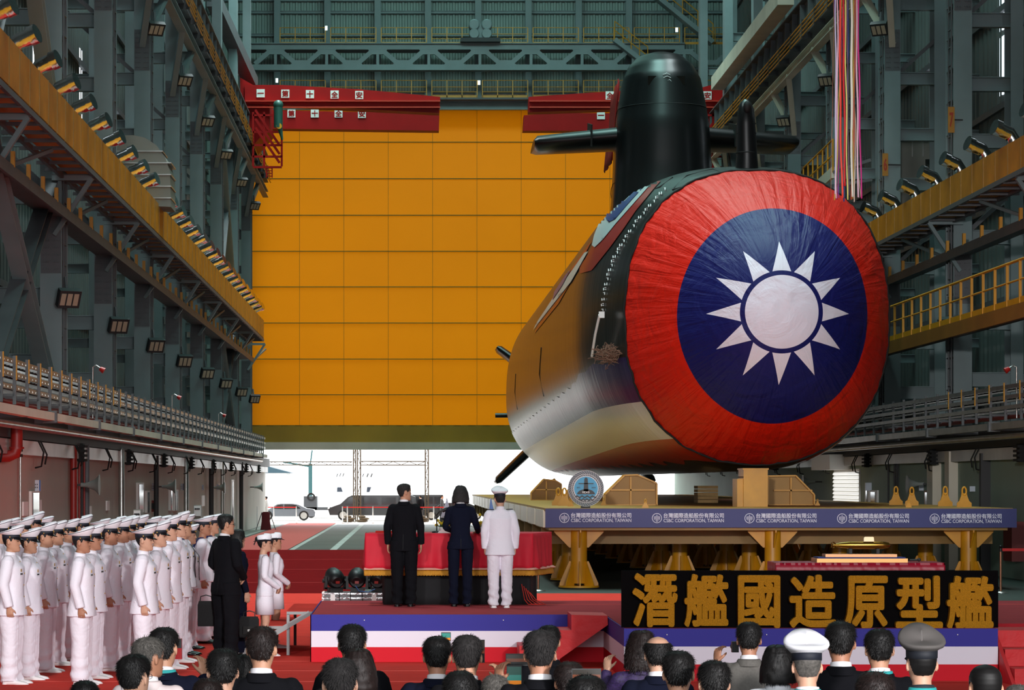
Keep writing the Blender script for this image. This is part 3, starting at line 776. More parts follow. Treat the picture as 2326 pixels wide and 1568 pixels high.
# grab pole on the side
q = [on_hull(1388, 716, .3), on_hull(1378, 760, .3), on_hull(1370, 806, .3)]
m = MB().tube(q, .035, 8); m.box(q[0].x-.02, q[0].x+.12, q[0].y-.06, q[0].y+.06, q[0].z-.08, q[0].z+.08); m.build('white_pole', M_white, sub)
# sail
def sail_ring(z, hw, yf, yb, n=48):
    r = []; L = yb-yf; nose = min(1.7, L*.3)
    for k in range(n):
        t = 2*PI*k/n; c, s = math.cos(t), math.sin(t)
        if s < 0: p = (SX+hw*math.copysign(abs(c)**.85, c), yf+nose+nose*s)
        else: p = (SX+hw*math.copysign(abs(c)**(.85), c)*(1-.25*s), yf+nose+(L-nose)*s**.9)
        r.append(Vector((p[0], p[1], z)))
    return r
zr = HC
spec = [(7.9, 2.4, 86.6, 101.6), (8.6, 1.95, 87.6, 101), (9.4, 1.74, 88.2, 100.6), (10.5, 1.66, 88.4, 100.4), (12.2, 1.58, 88.5, 100), (13.0, 1.47, 88.7, 99.6), (13.8, 1.33, 88.9, 99), (14.3, 1.12, 89.3, 98.4), (14.65, .84, 89.9, 97.8), (14.83, .5, 90.8, 96), (14.9, .1, 92.2, 95)]
rr = []
for i in range(len(spec)-1):
    for k in range(4):
        f = k/4; a, b = spec[i], spec[i+1]; v = [a[j]+(b[j]-a[j])*f for j in range(4)]; rr.append(sail_ring(HC+v[0], *v[1:]))
rr.append(sail_ring(HC+spec[-1][0], *spec[-1][1:]))
MB().loft(rr, 0, True, True).build('sail', M_sail, sub)
m = MB()
for zz in (12.75, 10.2):
    hw = 1.51 if zz > 12 else 1.69
    m.tube([v+Vector(((v.x-SX)*.01, -.01, 0)) for v in sail_ring(HC+zz, hw, 88.5 if zz < 12 else 88.65, 100.2)]+[], .012, 4)
m.build('sail_seam', M_keel, sub)
# sail window band; white strokes draw a reflected glint
MB().bar((SX-.62, 88.93, HC+13.55), (SX+.62, 88.93, HC+13.55), .04, .3, (0, 0, 1)).build('bridge_window', mat('dark_window', '15140f', .12), sub)
m = MB()
for (x0, x1, z) in ((-.12, .12, 13.78), (-.1, .14, 13.68)): m.tube([(SX+x0, 88.86, HC+z-.05), (SX+(x0+x1)/2, 88.82, HC+z), (SX+x1, 88.86, HC+z-.05)], .015, 5)
m.tube([(SX-.02, 88.85, HC+13.38), (SX+.0, 88.85, HC+13.52), (SX+.1, 88.85, HC+13.57), (SX+.17, 88.85, HC+13.5), (SX+.17, 88.85, HC+13.38)], .015, 5)
m.build('sail_glint', mat('mark_and_glint_white', 'd8d8d8', .6), sub)
# sail planes
def wing(root, tip, cr, ct, tr, tt, name, dirn=None):
    # aerofoil loft from root to tip; chord along +y
    rings = []; n = 20
    for f in [0, .25, .5, .75, .96, 1.0]:
        c = Vector(root).lerp(Vector(tip), f); ch = cr+(ct-cr)*f; th = (tr+(tt-tr)*f)*(1 if f < 1 else .5); d = (Vector(tip)-Vector(root)).normalized()
        up = Vector((0, 1, 0)).cross(d).normalized(); ring = []
        for k in range(n):
            t = 2*PI*k/n; yy = (.5-.5*math.cos(t))*ch; hh = th/2*math.copysign(abs(math.sin(t))**.8, math.sin(t))*(1.35-.9*yy/ch)
            ring.append(c+Vector((0, yy, 0))+up*hh)
        rings.append(ring)
    MB().loft(rings, 0, True, True).build(name, M_sail, sub)
wing((SX-.9, 89.8, HC+11.9), (SX-4.36, 90.4, HC+11.68), 4.2, 3.2, .75, .55, 'sail_plane')
wing((SX+.9, 89.8, HC+11.9), (SX+4.70, 90.4, HC+11.68), 4.2, 3.2, .75, .55, 'sail_plane')
for sx in (-1, 1):
    MB().bar((SX+sx*2.45, 89.75, HC+11.8), (SX+sx*2.45, 91.8, HC+12.12), .04, .75, (0, 0, 1)).build('plane_hinge', M_keel, sub)
# bow mast
m = MB().tube([(SX, 67.7, HC+7.5), (SX, 67.7, HC+8.35), (SX-.03, 67.65, HC+9.2), (SX-.03, 67.65, HC+9.55), (SX-.03, 67.7, HC+9.75), (SX-.03, 67.7, HC+9.83)], [.34, .27, .24, .21, .14, .04], 16); m.build('bow_mast', M_sail, sub)
m = MB()
for z in (8.45, 8.95, 9.2): m.lathe([(.262-.02*(z-8.4), -.015), (.272-.02*(z-8.4), 0), (.262-.02*(z-8.4), .015)], (SX-.02, 67.68, HC+z), 16)
m.ball((SX-.03, 67.42, HC+9.6), (.1, .1, .16)); m.build('mast_band', M_keel, sub)
m = MB().tube([(SX-.05*7, 73, HC+8.1+.3), (SX-.3, 73, HC+8.55)], .08, 8); m.build('deck_fitting', M_keel, sub)
# tail rudders in an X
for (dx, dz) in ((-4.1, 3.09), (-4.15, -3.95), (4.1, 3.0), (4.1, -3.9)):
    wing((SX+dx*.2, 135.5, SZ+dz*.2), (SX+dx, 137, SZ+dz), 4.6, 3.2, .6, .42, 'tail_rudder')
MB().tube([(SX-4.3, 134, SZ-.55), (SX-2.6, 134, SZ-.55)], .12, 8).build('tail_stub', M_sail, sub)
# red cloth hung on the port side of the sail
m = MB(); n = 8
for i in range(n+1): pass
vs = []; fs = []
for i in range(9):
    y = 96.2+4.0*i/8
    for k in range(9):
        z = HC+11.75+2.7*k/8; hw = 1.12-.03*k; vs.append((SX-hw-.12-.05*math.sin(i*2.0+k*.3), y, z+(.9*(1-i/8) if k == 8 else 0)*.3))
for i in range(8):
    for k in range(8): fs.append((i*9+k, (i+1)*9+k, (i+1)*9+k+1, i*9+k+1))
m.add(vs, fs, 0, True)
tag(put('sail_banner', evalmesh(m, [('SOLIDIFY', dict(thickness=.03))]), None), 'red cloth hanging on the port side of the black sail', 'banner').data.materials.append(mat('banner_red', 'a01210', .7))
# ragged straw like tuft hanging by the pole
q = on_hull(1402, 803, .2); m = MB()
for i in range(420):
    a = q+Vector((random.gauss(0, .13), random.gauss(0, .2), random.gauss(0, .10))); d = Vector((random.gauss(0, .12), random.gauss(0, .08), random.gauss(-.01, .07)))
    m.bar(a, a+d, .012, .012)
tag(m.build('netting_tuft', mat('brown_straw', '7a5a4a', .9)), 'ragged brown tuft of netting hanging on the hull above the blue cover', 'netting', kind='stuff')

# ============================================================ platform under the submarine
DZ = 1.83; PX0, PX1, PY0, PY1 = 3.04, 13.55, 59.3, 128
pf = thing('launch_platform', 'long yellow steel launch platform carrying the submarine', 'platform', (0, 0, 0))
m = MB().box(PX0, PX1, PY0, PY1, DZ-.06, DZ).box(PX0+.1, PX1-.1, PY0+.1, PY1, DZ-.5, DZ-.06)
for k in range(15): m.box(PX0+.02, PX1-.02, PY0+2+4.5*k, PY0+2.15+4.5*k, DZ-.85, DZ-.06)
m.build('deck', mat('ochre_deck', '96702c', .5, 0, .2, .8, .1, 6), pf)
m = MB(); 
for k in range(16): m.box(PX0-.02, PX0+.09, PY0+.35+4.2*k, PY0+.35+4.2*k+3.7, DZ-.44, DZ-.05)
m.build('side_fascia', mat('bare_pale_steel', 'cfc4b0', .35, .4, .15, 2), pf)
M_band = mat('navy_banner', '2a2f6e', .5)
bn = thing('company_banner', 'long navy banner with white company name along the platform edge', 'banner', (0, PY0-.06, 0))
bz0, bz1 = P(0, 1199, 59.2).z, P(0, 1156, 59.2).z
MB().box(P(1239, 0, 59.2).x, P(2310, 0, 59.2).x, -.02, .02, bz0, bz1).build('banner_sheet', M_band, bn)
M_wtext = mat('banner_white_print', 'dfe0ee', .6)
K = F/59.2
for k in range(5):
    cx = 1282+210.3*k; lx = P(cx, 0, 59.2).x; lz = P(0, 1177+k*.4, 59.2).z
    m = MB(); ro = 11.3/K; n = 32
    ring = lambda r, w: m.add([(lx+rr_*math.cos(2*PI*i/n), d, lz+rr_*math.sin(2*PI*i/n)) for d in (-.03,) for rr_ in (r, r-w) for i in range(n)], [(i, (i+1) % n, n+(i+1) % n, n+i) for i in range(n)])
    ring(ro, .014)
    for dx in (-.058, -.03, .03, .058): m.box(lx+dx-.007, lx+dx+.007, -.032, -.028, lz-.03, lz+.055-.25*abs(dx))
    m.box(lx-.007, lx+.007, -.032, -.028, lz-.08, lz+.075)
    m.bar((lx-.06, -.03, lz-.025), (lx, -.03, lz-.085), .004, .016, (0, -1, 0)); m.bar((lx+.06, -.03, lz-.025), (lx, -.03, lz-.085), .004, .016, (0, -1, 0))
    m.bar((lx-.035, -.03, lz-.02), (lx, -.03, lz-.05), .004, .012, (0, -1, 0)); m.bar((lx+.035, -.03, lz-.02), (lx, -.03, lz-.05), .004, .012, (0, -1, 0))
    m.build('logo_ring', M_wtext, bn)
    tx = P(cx+83.5, 0, 59.2).x
    text_obj('banner_name', '台灣國際造船股份有限公司', .13, (tx, -.03, P(0, 1171+k*.5, 59.2).z), M_wtext, bn, off=.0022, fit=(137/K, 11.5/K))
    text_obj('banner_name', 'CSBC CORPORATION, TAIWAN', .13, (tx, -.03, P(0, 1183+k*.5, 59.2).z), M_wtext, bn, off=.001, fit=(137/K, 9.2/K))
# legs
def pleg():
    t = thing('platform_leg', '', 'leg')
    MB().lathe([(.185, .12), (.185, DZ-.5)], n=20).build('tube', M_yel2, t)
    m = MB().lathe([(.46, .03), (.46, .07)], n=24); m.build('base_plate', M_yel2, t)
    MB().lathe([(.47, 0), (.47, .03)], n=24).build('rubber_pad', M_rubber, t)
    for k in range(8):
        a = k*PI/4; u = Vector((math.cos(a), math.sin(a), 0)); v = Vector((-u.y, u.x, 0))*.012
        m = MB(); pl = [u*.17+Vector((0, 0, .07)), u*.44+Vector((0, 0, .07)), u*.44+Vector((0, 0, .12)), u*.22+Vector((0, 0, .62)), u*.17+Vector((0, 0, .62))]
        n = len(pl); m.add([p-v for p in pl]+[p+v for p in pl], [tuple(range(n)), tuple(range(n, 2*n))[::-1]]+[(i, (i+1) % n, (i+1) % n+n, i+n) for i in range(n)])
        m.build('gusset', M_yel2, t)
    for a in (0, PI/2, PI, -PI/2):
        m = MB(); u = Vector((math.cos(a), math.sin(a), 0)); v = Vector((-u.y, u.x, 0))*.015
        pl = [u*.17+Vector((0, 0, DZ-.9)), u*.22+Vector((0, 0, DZ-.9)), u*.56+Vector((0, 0, DZ-.55)), u*.56+Vector((0, 0, DZ-.5)), u*.17+Vector((0, 0, DZ-.5))]
        n = len(pl); m.add([p-v for p in pl]+[p+v for p in pl], [tuple(range(n)), tuple(range(n, 2*n))[::-1]]+[(i, (i+1) % n, (i+1) % n+n, i+n) for i in range(n)])
        m.build('head_bracket', M_yel2, t)
    return t
l0 = pleg(); first = True
LX = [P(1315, 0, 59.9).x, P(1755, 0, 59.9).x, P(2200, 0, 59.9).x]
nm = ['left', 'middle', 'right']
for r in range(12):
    y = 59.9+4.6*r
    xs = [(LX[0], 'left'), (LX[1], 'middle'), (LX[2], 'right')] if r == 0 else [(3.9, 'left'), (6.6, 'left centre'), (8.3, 'middle'), (10.5, 'right centre'), (12.6, 'right')]
    if r == 0: rw = 'front row'
    else: rw = ['second', 'third', 'fourth', 'fifth', 'sixth', 'seventh', 'eighth', 'ninth', 'tenth', 'eleventh', 'twelfth'][r-1]+' row from the front'
    for x, w_ in xs:
        o = l0 if first else dup(l0); first = False; o.location = (x, y, 0)
        tag(o, 'yellow tubular platform leg, %s leg of the %s' % (w_, rw), 'leg', 'yellow legs under the launch platform')
# cradle bulkheads
def bulk(pxs, Y, lab, dy=.5):
    t = thing('cradle_block', lab, 'cradle', (0, Y, 0), group='cradle blocks on the platform')
    poly = [(P(x, y, Y).x, max(DZ, P(x, y, Y).z)) for x, y in pxs]
    MB().prism(poly, 0, .04).build('web_plate', mat('ochre_cradle', 'a87a2a', .5, 0, .15, 1), t)
    m = MB(); n = len(poly)
    for i in range(n):
        a, b = poly[i], poly[(i+1) % n]; m.bar((a[0], .1, a[1]), (b[0], .1, b[1]), .5, .04, (0, 0, 1) if abs(a[0]-b[0]) > .05 else (1, 0, 0))
    xs = [p[0] for p in poly]; zs = [p[1] for p in poly]; cx = (min(xs)+max(xs))/2+.0; zm = (min(zs)+max(zs))/2
    m.box(cx-.02, cx+.02, -.12, 0, min(zs), max(zs)-.05); m.box(min(xs)+.15, max(xs)-.05, -.12, 0, zm-.02, zm+.02)
    m.build('stiffener', M_yel2, t)
bulk([(1373, 1148), (1373, 1124), (1418, 1080), (1447, 1079), (1491, 1098), (1491, 1148)], 67, 'ochre cradle bulkhead beside the round emblem under the hull')
bulk([(1206, 1138), (1206, 1120), (1235, 1089), (1262, 1092), (1275, 1100), (1275, 1138)], 86, 'farther ochre cradle bulkhead at the left under the hull')
bulk([(1288, 1142), (1288, 1118), (1312, 1086), (1340, 1090), (1345, 1142)], 76, 'ochre cradle bulkhead behind the round emblem')
bulk([(1743, 1150), (1743, 1082), (1806, 1081), (1848, 1124), (1848, 1150)], 67, 'ochre cradle bulkhead right of the tall keel block')
bulk([(1240, 1136), (1240, 1100), (1260, 1088), (1268, 1136)], 95, 'farthest ochre cradle bulkhead near the stern')
t = thing('keel_block', 'tall yellow keel block standing under the bow of the submarine', 'block', (0, 62.6, 0))
a, b = P(1689, 1148, 62.6), P(1744, 1062, 62.6)
MB().box(a.x, b.x, 0, 1.0, DZ, b.z-.06).box(a.x-.14, a.x, .1, 1.0, DZ, P(0, 1088, 62.6).z).build('block_body', M_yel2, t)
MB().box(a.x, b.x, -.01, 1.0, P(0, 1085, 62.6).z, P(0, 1083, 62.6).z).box(a.x-.02, b.x+.02, -.02, 1.02, b.z-.06, b.z-.02).build('cap_plate', M_yel2, t)
tm = MB()
for k in range(5): tm.box(P(1585, 0, 75).x, P(1631, 0, 75).x, 75, 76, DZ+.1*k*1.0, DZ+.1*k+.085)
tag(tm.build('timber_stack', mat('pale_timber', 'a08052', .8, 0, .2, 4)), 'short stack of pale timbers on the platform under the dark keel', 'timber')
# lifting lugs
def lug(Yd, hh, name='lug'):
    t = thing('lifting_lug', '', 'lug')
    pr = [(-.36, 0), (-.36, .2), (-.24, .3), (-.15, .55), (-.13, .68), (.13, .68), (.15, .55), (.24, .3), (.36, .2), (.36, 0)]
    MB().prism(pr, -.05, .05).build('lug_plate', M_yel2, t)
    m = MB(); n = 16; r0 = .055
    m.tube([(.0, .0+.09*math.cos(2*PI*k/n)*0, .78+.13*math.sin(2*PI*k/n)) if False else (.10*math.cos(2*PI*k/n), -.02, .78+.20*math.sin(2*PI*k/n)) for k in range(n+1)], .05, 8)
    m.build('lug_eye', M_yel2, t)
    return t
lg = lug(0, 0); first = True
for (px, base, top, Y, nme) in ((1268, 1146, 1106, 66, 'leftmost, left of the round emblem'), (1282, 1147, 1106, 65, 'second from left, touching the round emblem'), (1296, 1148, 1128, 63.5, 'small one tucked behind the round emblem'),
        (1466, 1153, 1133, 60, 'small one in front of the dark keel'), (1371, 1146, 1128, 66, 'small one just right of the round emblem'), (2035, 1150, 1108, 68, 'first of four at the right end'), (2071, 1150, 1108, 66, 'second of four at the right end'),
        (2064, 1155, 1137, 61, 'small one before the second big one'), (2147, 1153, 1108, 64, 'third of four at the right end'), (2190, 1154, 1108, 62, 'last of four at the right end'), (1857, 1149, 1134, 66, 'small one right of the keel block')):
    o = lg if first else dup(lg); first = False
    h = (base-top)*Y/F; o.location = (P(px, 0, Y).x, Y, DZ); o.scale = (h/1.0,)*3
    tag(o, 'yellow lifting lug on the platform, '+nme, 'lug', 'yellow lifting lugs')
# round emblem
em = thing('round_emblem', 'round blue and grey IDS emblem standing on the platform edge', 'emblem', tuple(P(1331, 1110, 59.6)))
R = 41*59.6/F
MB().lathe([(R, 0), (R, .05), (R-.01, .06)], n=48, axis='y', smooth=False).build('disc', mat('emblem_slate', '59626a', .5), em)
def arcring(r0, r1, y, n=48): return MB().add([(r*math.cos(2*PI*i/n), y, r*math.sin(2*PI*i/n)) for r in (r0, r1) for i in range(n)], [(i, (i+1) % n, n+(i+1) % n, n+i) for i in range(n)])
arcring(R, R*.985, -.006).join(arcring(R*.80, R*.775, -.006)).join(arcring(R*.70, R*.66, -.006)).build('ring_line', M_white, em)
m = MB()
for i in range(44):
    a = 2*PI*i/44; m.bar((R*.81*math.cos(a), -.006, R*.81*math.sin(a)), (R*.97*math.cos(a+.16), -.006, R*.97*math.sin(a+.16)), .004, .009, (0, -1, 0))
for i in range(36):
    a = 2*PI*i/36; m.bar((R*.71*math.cos(a), -.006, R*.71*math.sin(a)), (R*.76*math.cos(a+.1), -.006, R*.76*math.sin(a+.1)), .004, .006, (0, -1, 0))
m.build('rope_pattern', M_white, em)
n = 48; MB().add([(R*.66*math.cos(2*PI*i/n), -.008, R*.66*math.sin(2*PI*i/n)) for i in range(n)], [tuple(range(n))]).build('blue_field', mat('emblem_sky', '4aa6d0', .5), em)
m = MB().prism([(-.012*3, R*.55), (-.055, -.07), (.055, -.07), (.012*3, R*.55), (0, R*.62)], -.02, -.009).prism([(-.17, R*.25), (-.17, R*.30), (.17, R*.30), (.17, R*.25)], -.02, -.009)
arc = [(.2*math.cos(PI*i/16)*1.0, -.13+.115*math.sin(PI*i/16)) for i in range(17)]
m.prism(arc, -.02, -.009)
for z in (-.17, -.235): 
    w_ = .235 if z > -.2 else .17
    top = [(-w_+2*w_*i/24, z+.016*math.sin(i*1.05)) for i in range(25)]; m.prism(top+[(x, z_-.035) for x, z_ in top[::-1]], -.02, -.009)
m.build('submarine_silhouette', M_black, em)
text_obj('emblem_text', 'IDS', .08, (0, -.026, -.085), M_white, em, off=.002, fit=(.16, .045))
text_obj('emblem_text', 'EST.', .04, (-.165, -.012, .02), M_black, em, off=.001, fit=(.08, .028)); text_obj('emblem_text', '2020', .04, (.17, -.012, .02), M_black, em, off=.001, fit=(.095, .028))
MB().box(-.1, .1, .05, .3, DZ-P(1331, 1110, 59.6).z, -.25).build('stand', M_dark, em)
# ============================================================ floor coverings, stage
def slab(name, px, z0, z1, m, **kw): return MB().prism(px, z0, z1, 'z').build(name, m, **kw)
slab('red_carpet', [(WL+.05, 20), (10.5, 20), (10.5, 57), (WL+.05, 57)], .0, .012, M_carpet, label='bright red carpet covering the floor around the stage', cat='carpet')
slab('red_carpet', [(WL+.05, 57), (-1.0, 57), (-1.0, 94), (WL+.05, 94)], 0, .014, M_carpet_shaded, label='red carpet in painted shade lying across the floor behind the stage', cat='carpet')
slab('red_carpet', [(-7.1, 94), (-4.35, 94), (-4.35, 156), (-7.1, 156)], 0, .012, mat('lane_red_carpet', '9c4038', .9), label='long red carpet lane running out through the open gate', cat='carpet')  # greyer red than the carpet around the stage
m = MB()
for y in (24.5, 26.3, 28.1, 29.9, 31.7, 33.5, 35.3, 41, 44.6, 48.2, 51.8): m.box(WL+.1, 10.4, y, y+.018, .012, .014)
m.build('carpet_seams', mat('carpet_seam', 'd85a50', .9), kind='structure')
m = MB()
for y in (63, 72.5, 82): m.box(WL+.1, -1.05, y, y+.12, .014, .02)
m.build('carpet_fold_lines', mat('carpet_fold', '931a1a', .9), kind='structure')
m = MB().box(-4.3, -4.12, 94, 151, 0, .004).box(-2.85, -2.6, 94, 151, 0, .004).box(-1.15, -.95, 112, 151, 0, .004).box(-8.1, -7.3, 118, 151, 0, .004)
m.build('floor_marking', mat('worn_white_line', '8c9089', .8, 0, .3, 2), kind='structure')
ST = .64
def stage_face_mat():
    m = bpy.data.materials.new('striped_skirting'); m.use_nodes = True; nt = m.node_tree; N = nt.nodes; L = nt.links; b = N['Principled BSDF']
    b.inputs['Roughness'].default_value = .6; b.inputs['Specular IOR Level'].default_value = .2
    tc = N.new('ShaderNodeTexCoord'); sp = N.new('ShaderNodeSeparateXYZ'); L.new(tc.outputs['Object'], sp.inputs[0])
    r = N.new('ShaderNodeValToRGB'); r.color_ramp.interpolation = 'CONSTANT'; e = r.color_ramp.elements
    e[0].position = 0; e[0].color = lin('cc0a22'); e[1].position = .325*ST; e[1].color = lin('e4e0ec'); q = e.new(.665*ST); q.color = lin('353292')
    L.new(sp.outputs[2], r.inputs[0]); L.new(r.outputs[0], b.inputs['Base Color']); return m
M_skirt = stage_face_mat()
st = thing('stage', 'low ceremonial stage carpeted crimson with blue, white and red striped sides', 'stage')
outline = [(-1.3, 35.2), (2.62, 35.2), (2.6, 31.85), (7.08, 31.85), (7.2, 33.0), (10.5, 33.0), (10.5, 39.4), (-1.3, 39.4)]
MB().prism([(x, y) for x, y in outline], .0, ST, 'z').build('stage_deck', M_stagec, st)
m = MB()
for (a, b_) in (((-1.32, 35.17), (2.61, 35.17)), ((2.585, 35.17), (2.585, 31.83)), ((2.585, 31.82), (7.09, 31.82)), ((-1.32, 39.4), (-1.32, 35.17))):
    m.add([(a[0], a[1], .012), (b_[0], b_[1], .012), (b_[0], b_[1], ST+.004), (a[0], a[1], ST+.004)], [(0, 1, 2, 3)])
tag(put('striped_skirting', evalmesh(m, [('SOLIDIFY', dict(thickness=.012))]), st)).data.materials.append(M_skirt)
m = MB()
for x in (-.6, 1.25, 2.35, 3.1, 4.3, 5.6, 6.6): m.lathe([(.008, 0), (.006, -.006)], (x, 35.16 if x < 2.5 else 31.8, ST-.07), 8, axis='y')
m.build('fixing_studs', M_white, st)
MB().box(-1.1, 9.5, 38.2, 38.215, ST, ST+.003).build('carpet_tape', mat('carpet_seam', 'd85a50', .9), st)
# red cloth covered steps in the middle
pr = [(1298, 1397), (1380, 1399), (1381, 1420), (1272, 1497), (1268, 1506), (1180, 1506), (1180, 1468), (1252, 1468), (1252, 1432), (1298, 1432)]
M_rcl = mat('red_step_cloth', 'd01c22', .6, 0, .05, 3, .4, 9)
t = thing('stage_steps', 'red cloth covered steps between the two halves of the stage front', 'steps')
MB().prism([(P(x, y, 34.3).x, max(.012, P(x, y, 34.3).z)) for x, y in pr], 34.3, 35.15).build('step_body', M_rcl, t)
# right steps
t = thing('stage_steps', 'red carpeted steps at the far right end of the stage', 'steps')
for k, (z, y0) in enumerate(((.60, 32.2), (.40, 31.7), (.20, 31.2))):
    MB().box(7.15+.0*k, 9.2, y0, y0+.55+(.3 if k == 0 else 0), .012, z).build('step', M_rcl, t)
MB().prism([(31.1, .012), (32.95, .012), (32.95, .62), (32.2, .62)], 7.10, 7.145, 'x').build('side_cloth', M_rcl, t)
# left metal stairs
t = thing('portable_stairs', 'metal framed stairs with red treads at the left end of the stage', 'steps')
for k, (xa, xb, z) in enumerate(((-1.70, -1.34, .62), (-2.0, -1.68, .42), (-2.3, -1.98, .22))):
    MB().box(xa, xb, 36.6, 38.9, z-.03, z).build('tread', M_carpet, t)
    MB().box(xa, xb, 36.56, 36.6, z-.045, z-.005).box(xa, xa+.04, 36.56, 36.6, .012, z-.04).build('tread_frame', mat('aluminium_dull', '8a8a8a', .5, .3), t)
    MB().box(xa+.0, xa+.04, 36.65, 36.7, .012, z-.03).box(xa, xa+.04, 38.8, 38.85, .012, z-.03).build('support_leg', M_dark, t)
MB().bar((-1.38, 36.54, .60), (-2.34, 36.54, .03), .04, .07, (0, 0, 1)).build('stringer', mat('aluminium_dull', '8a8a8a', .5, .3), t)

# ------------------------------------------------------------ sign with gold characters
M_gold = mat('gold_glitter', 'd9981f', .38, .35, .45, 160, .5, 260)
sg = thing('sign_board', 'wide black sign board standing on the right half of the stage', 'sign', (0, 32.1, 0))
x0, x1 = P(1413, 0, 32).x, P(2271, 0, 32).x
for k in range(3): MB().box(x0+(x1-x0)*k/3, x0+(x1-x0)*(k+1)/3-.003, -.03, .03, ST, P(0, 1297, 32).z).build('board_panel', mat('black_board', '0b090a', .9, spec=.05), sg)
for ch, xa, xb, ya, yb, wh in (('潛', 1436, 1539, 1302, 1425, 'first'), ('艦', 1554, 1654, 1304, 1425, 'second'), ('國', 1676, 1772, 1307, 1427, 'third'), ('造', 1793, 1899, 1306, 1427, 'fourth'), ('原', 1917, 2016, 1308, 1429, 'fifth'), ('型', 2034, 2141, 1308, 1429, 'sixth'), ('艦', 2150, 2256, 1308, 1430, 'seventh')):
    a, b_ = P(xa, ya, 32), P(xb, yb, 32)
    text_obj('gold_character', ch, .7, ((a.x+b_.x)/2, 32.02, (a.z+b_.z)/2), M_gold, None, extrude=.045, off=.021, fit=(b_.x-a.x, a.z-b_.z), label='thick gold glitter character, %s from the left on the black sign board' % wh, cat='letter', group='gold characters on the sign')

# ------------------------------------------------------------ tables
def cloth_wall(path, z0, z1, amp, lam, n=24, lean=0, rows=8):
    # pleated cloth following a horizontal path
    pts = []; 
    for i in range(len(path)-1):
        a, b = Vector(path[i]+(0,)) if len(path[i]) == 2 else Vector(path[i]), Vector(path[i+1]+(0,)); L = (b-a).length; k = max(2, int(L/.018)); nrm = Vector((b-a).normalized().yxz); nrm.y *= -1 if True else 1
        nrm = Vector(((b-a).y, -(b-a).x, 0)).normalized()
        for j in range(k+(1 if i == len(path)-2 else 0)): pts.append((a.lerp(b, j/k), nrm))
    m = MB(); vs = []; R = rows
    for r in range(R+1):
        f = r/R
        for i, (p, nn) in enumerate(pts):
            q = amp*f*(noise.noise(Vector((i*.018/lam, f*.6, 1.3)))*1.3+.35*math.sin(i*.018/lam*4))+lean*f
            vs.append((p.x+nn.x*q, p.y+nn.y*q, z1+(z0-z1)*f))
    n = len(pts); m.add(vs, [(r*n+i, (r+1)*n+i, (r+1)*n+i+1, r*n+i+1) for r in range(R) for i in range(n-1)], 0, True)
    return m
def solid(m, th, name, mt, parent, **kw):
    me = evalmesh(m, [('SOLIDIFY', dict(thickness=th))]); me.materials.clear(); me.materials.append(mt); return put(name, me, parent, **kw)
TY = 38.0
tb = thing('signing_table', 'long table draped in red with gold fringe on a black skirt', 'table')
zt = P(0, 1212, TY).z; zf0, zf1 = P(0, 1293, TY).z, P(0, 1308, TY).z
xl, xr = P(830, 0, TY).x, P(1210, 0, TY).x; xw = P(1252, 0, 39.2).x
M_rc = mat('red_table_cloth', 'cc0a2a', .7, 0, .05, 4); M_fr = mat('gold_fringe', 'c98a22', .8, 0, .5, 90, stretch=(6, 6, .3)); M_bs = mat('black_skirt_cloth', '0e0d11', .85)
MB().prism([(xl, TY), (xr, TY), (xw, 39.2), (xw-.5, 39.35), (xl+.05, 39.0)], zt-.03, zt, 'z').build('table_top', M_rc, tb)
solid(cloth_wall([(xl, 39.0), (xl, TY), (xr, TY), (xw, 39.2)], zf0, zt, .035, .16, lean=.02), .006, 'red_drape', M_rc, tb)
solid(cloth_wall([(xl-.02, TY-.02), (xr+.01, TY-.02), (xw+.02, 39.18)], zf0-.012, zf0+.012, .03, .16, rows=1, lean=.03), .01, 'pink_trim', mat('pale_trim', 'e0a090', .7), tb)
m = cloth_wall([(xl-.02, TY-.01), (xr+.01, TY-.01), (xw+.02, 39.19)], zf1, zf0-.01, .02, .05, rows=2, lean=.03); 
m.v = [(v[0], v[1]-.005*math.sin(i*1.9), v[2]+.006*math.sin(i*2.7)*(1 if v[2] < zf0-.03 else 0)) for i, v in enumerate(m.v)]
solid(m, .006, 'gold_fringe', M_fr, tb)
bx0, bx1 = P(876, 0, TY).x, P(1204, 0, TY).x
solid(cloth_wall([(bx0-.06, 38.9), (bx0, TY+.12), (bx1, TY+.12), (bx1+.12, 38.9)], ST, zt-.03, .03, .2, lean=-.0), .006, 'black_skirt', M_bs, tb)
MB().box(bx0+.05, bx1-.05, TY+.25, 38.85, ST, zt-.03).build('table_frame', M_dark, tb)
m = MB()
for k in range(5): m.tube([(bx1-.12+.03*k, TY+.02, ST+.3-.03*k), (bx1-.08+.04*k, TY-.02, ST+.08), (bx1-.03+.06*k, TY-.08, ST+.015), (bx1+.1+.03*k, TY-.12, ST+.012)], .006, 5)
tag(m.build('loose_ribbon', M_carpet), 'loose red ribbon trailing from the black skirt at its right end', 'ribbon')
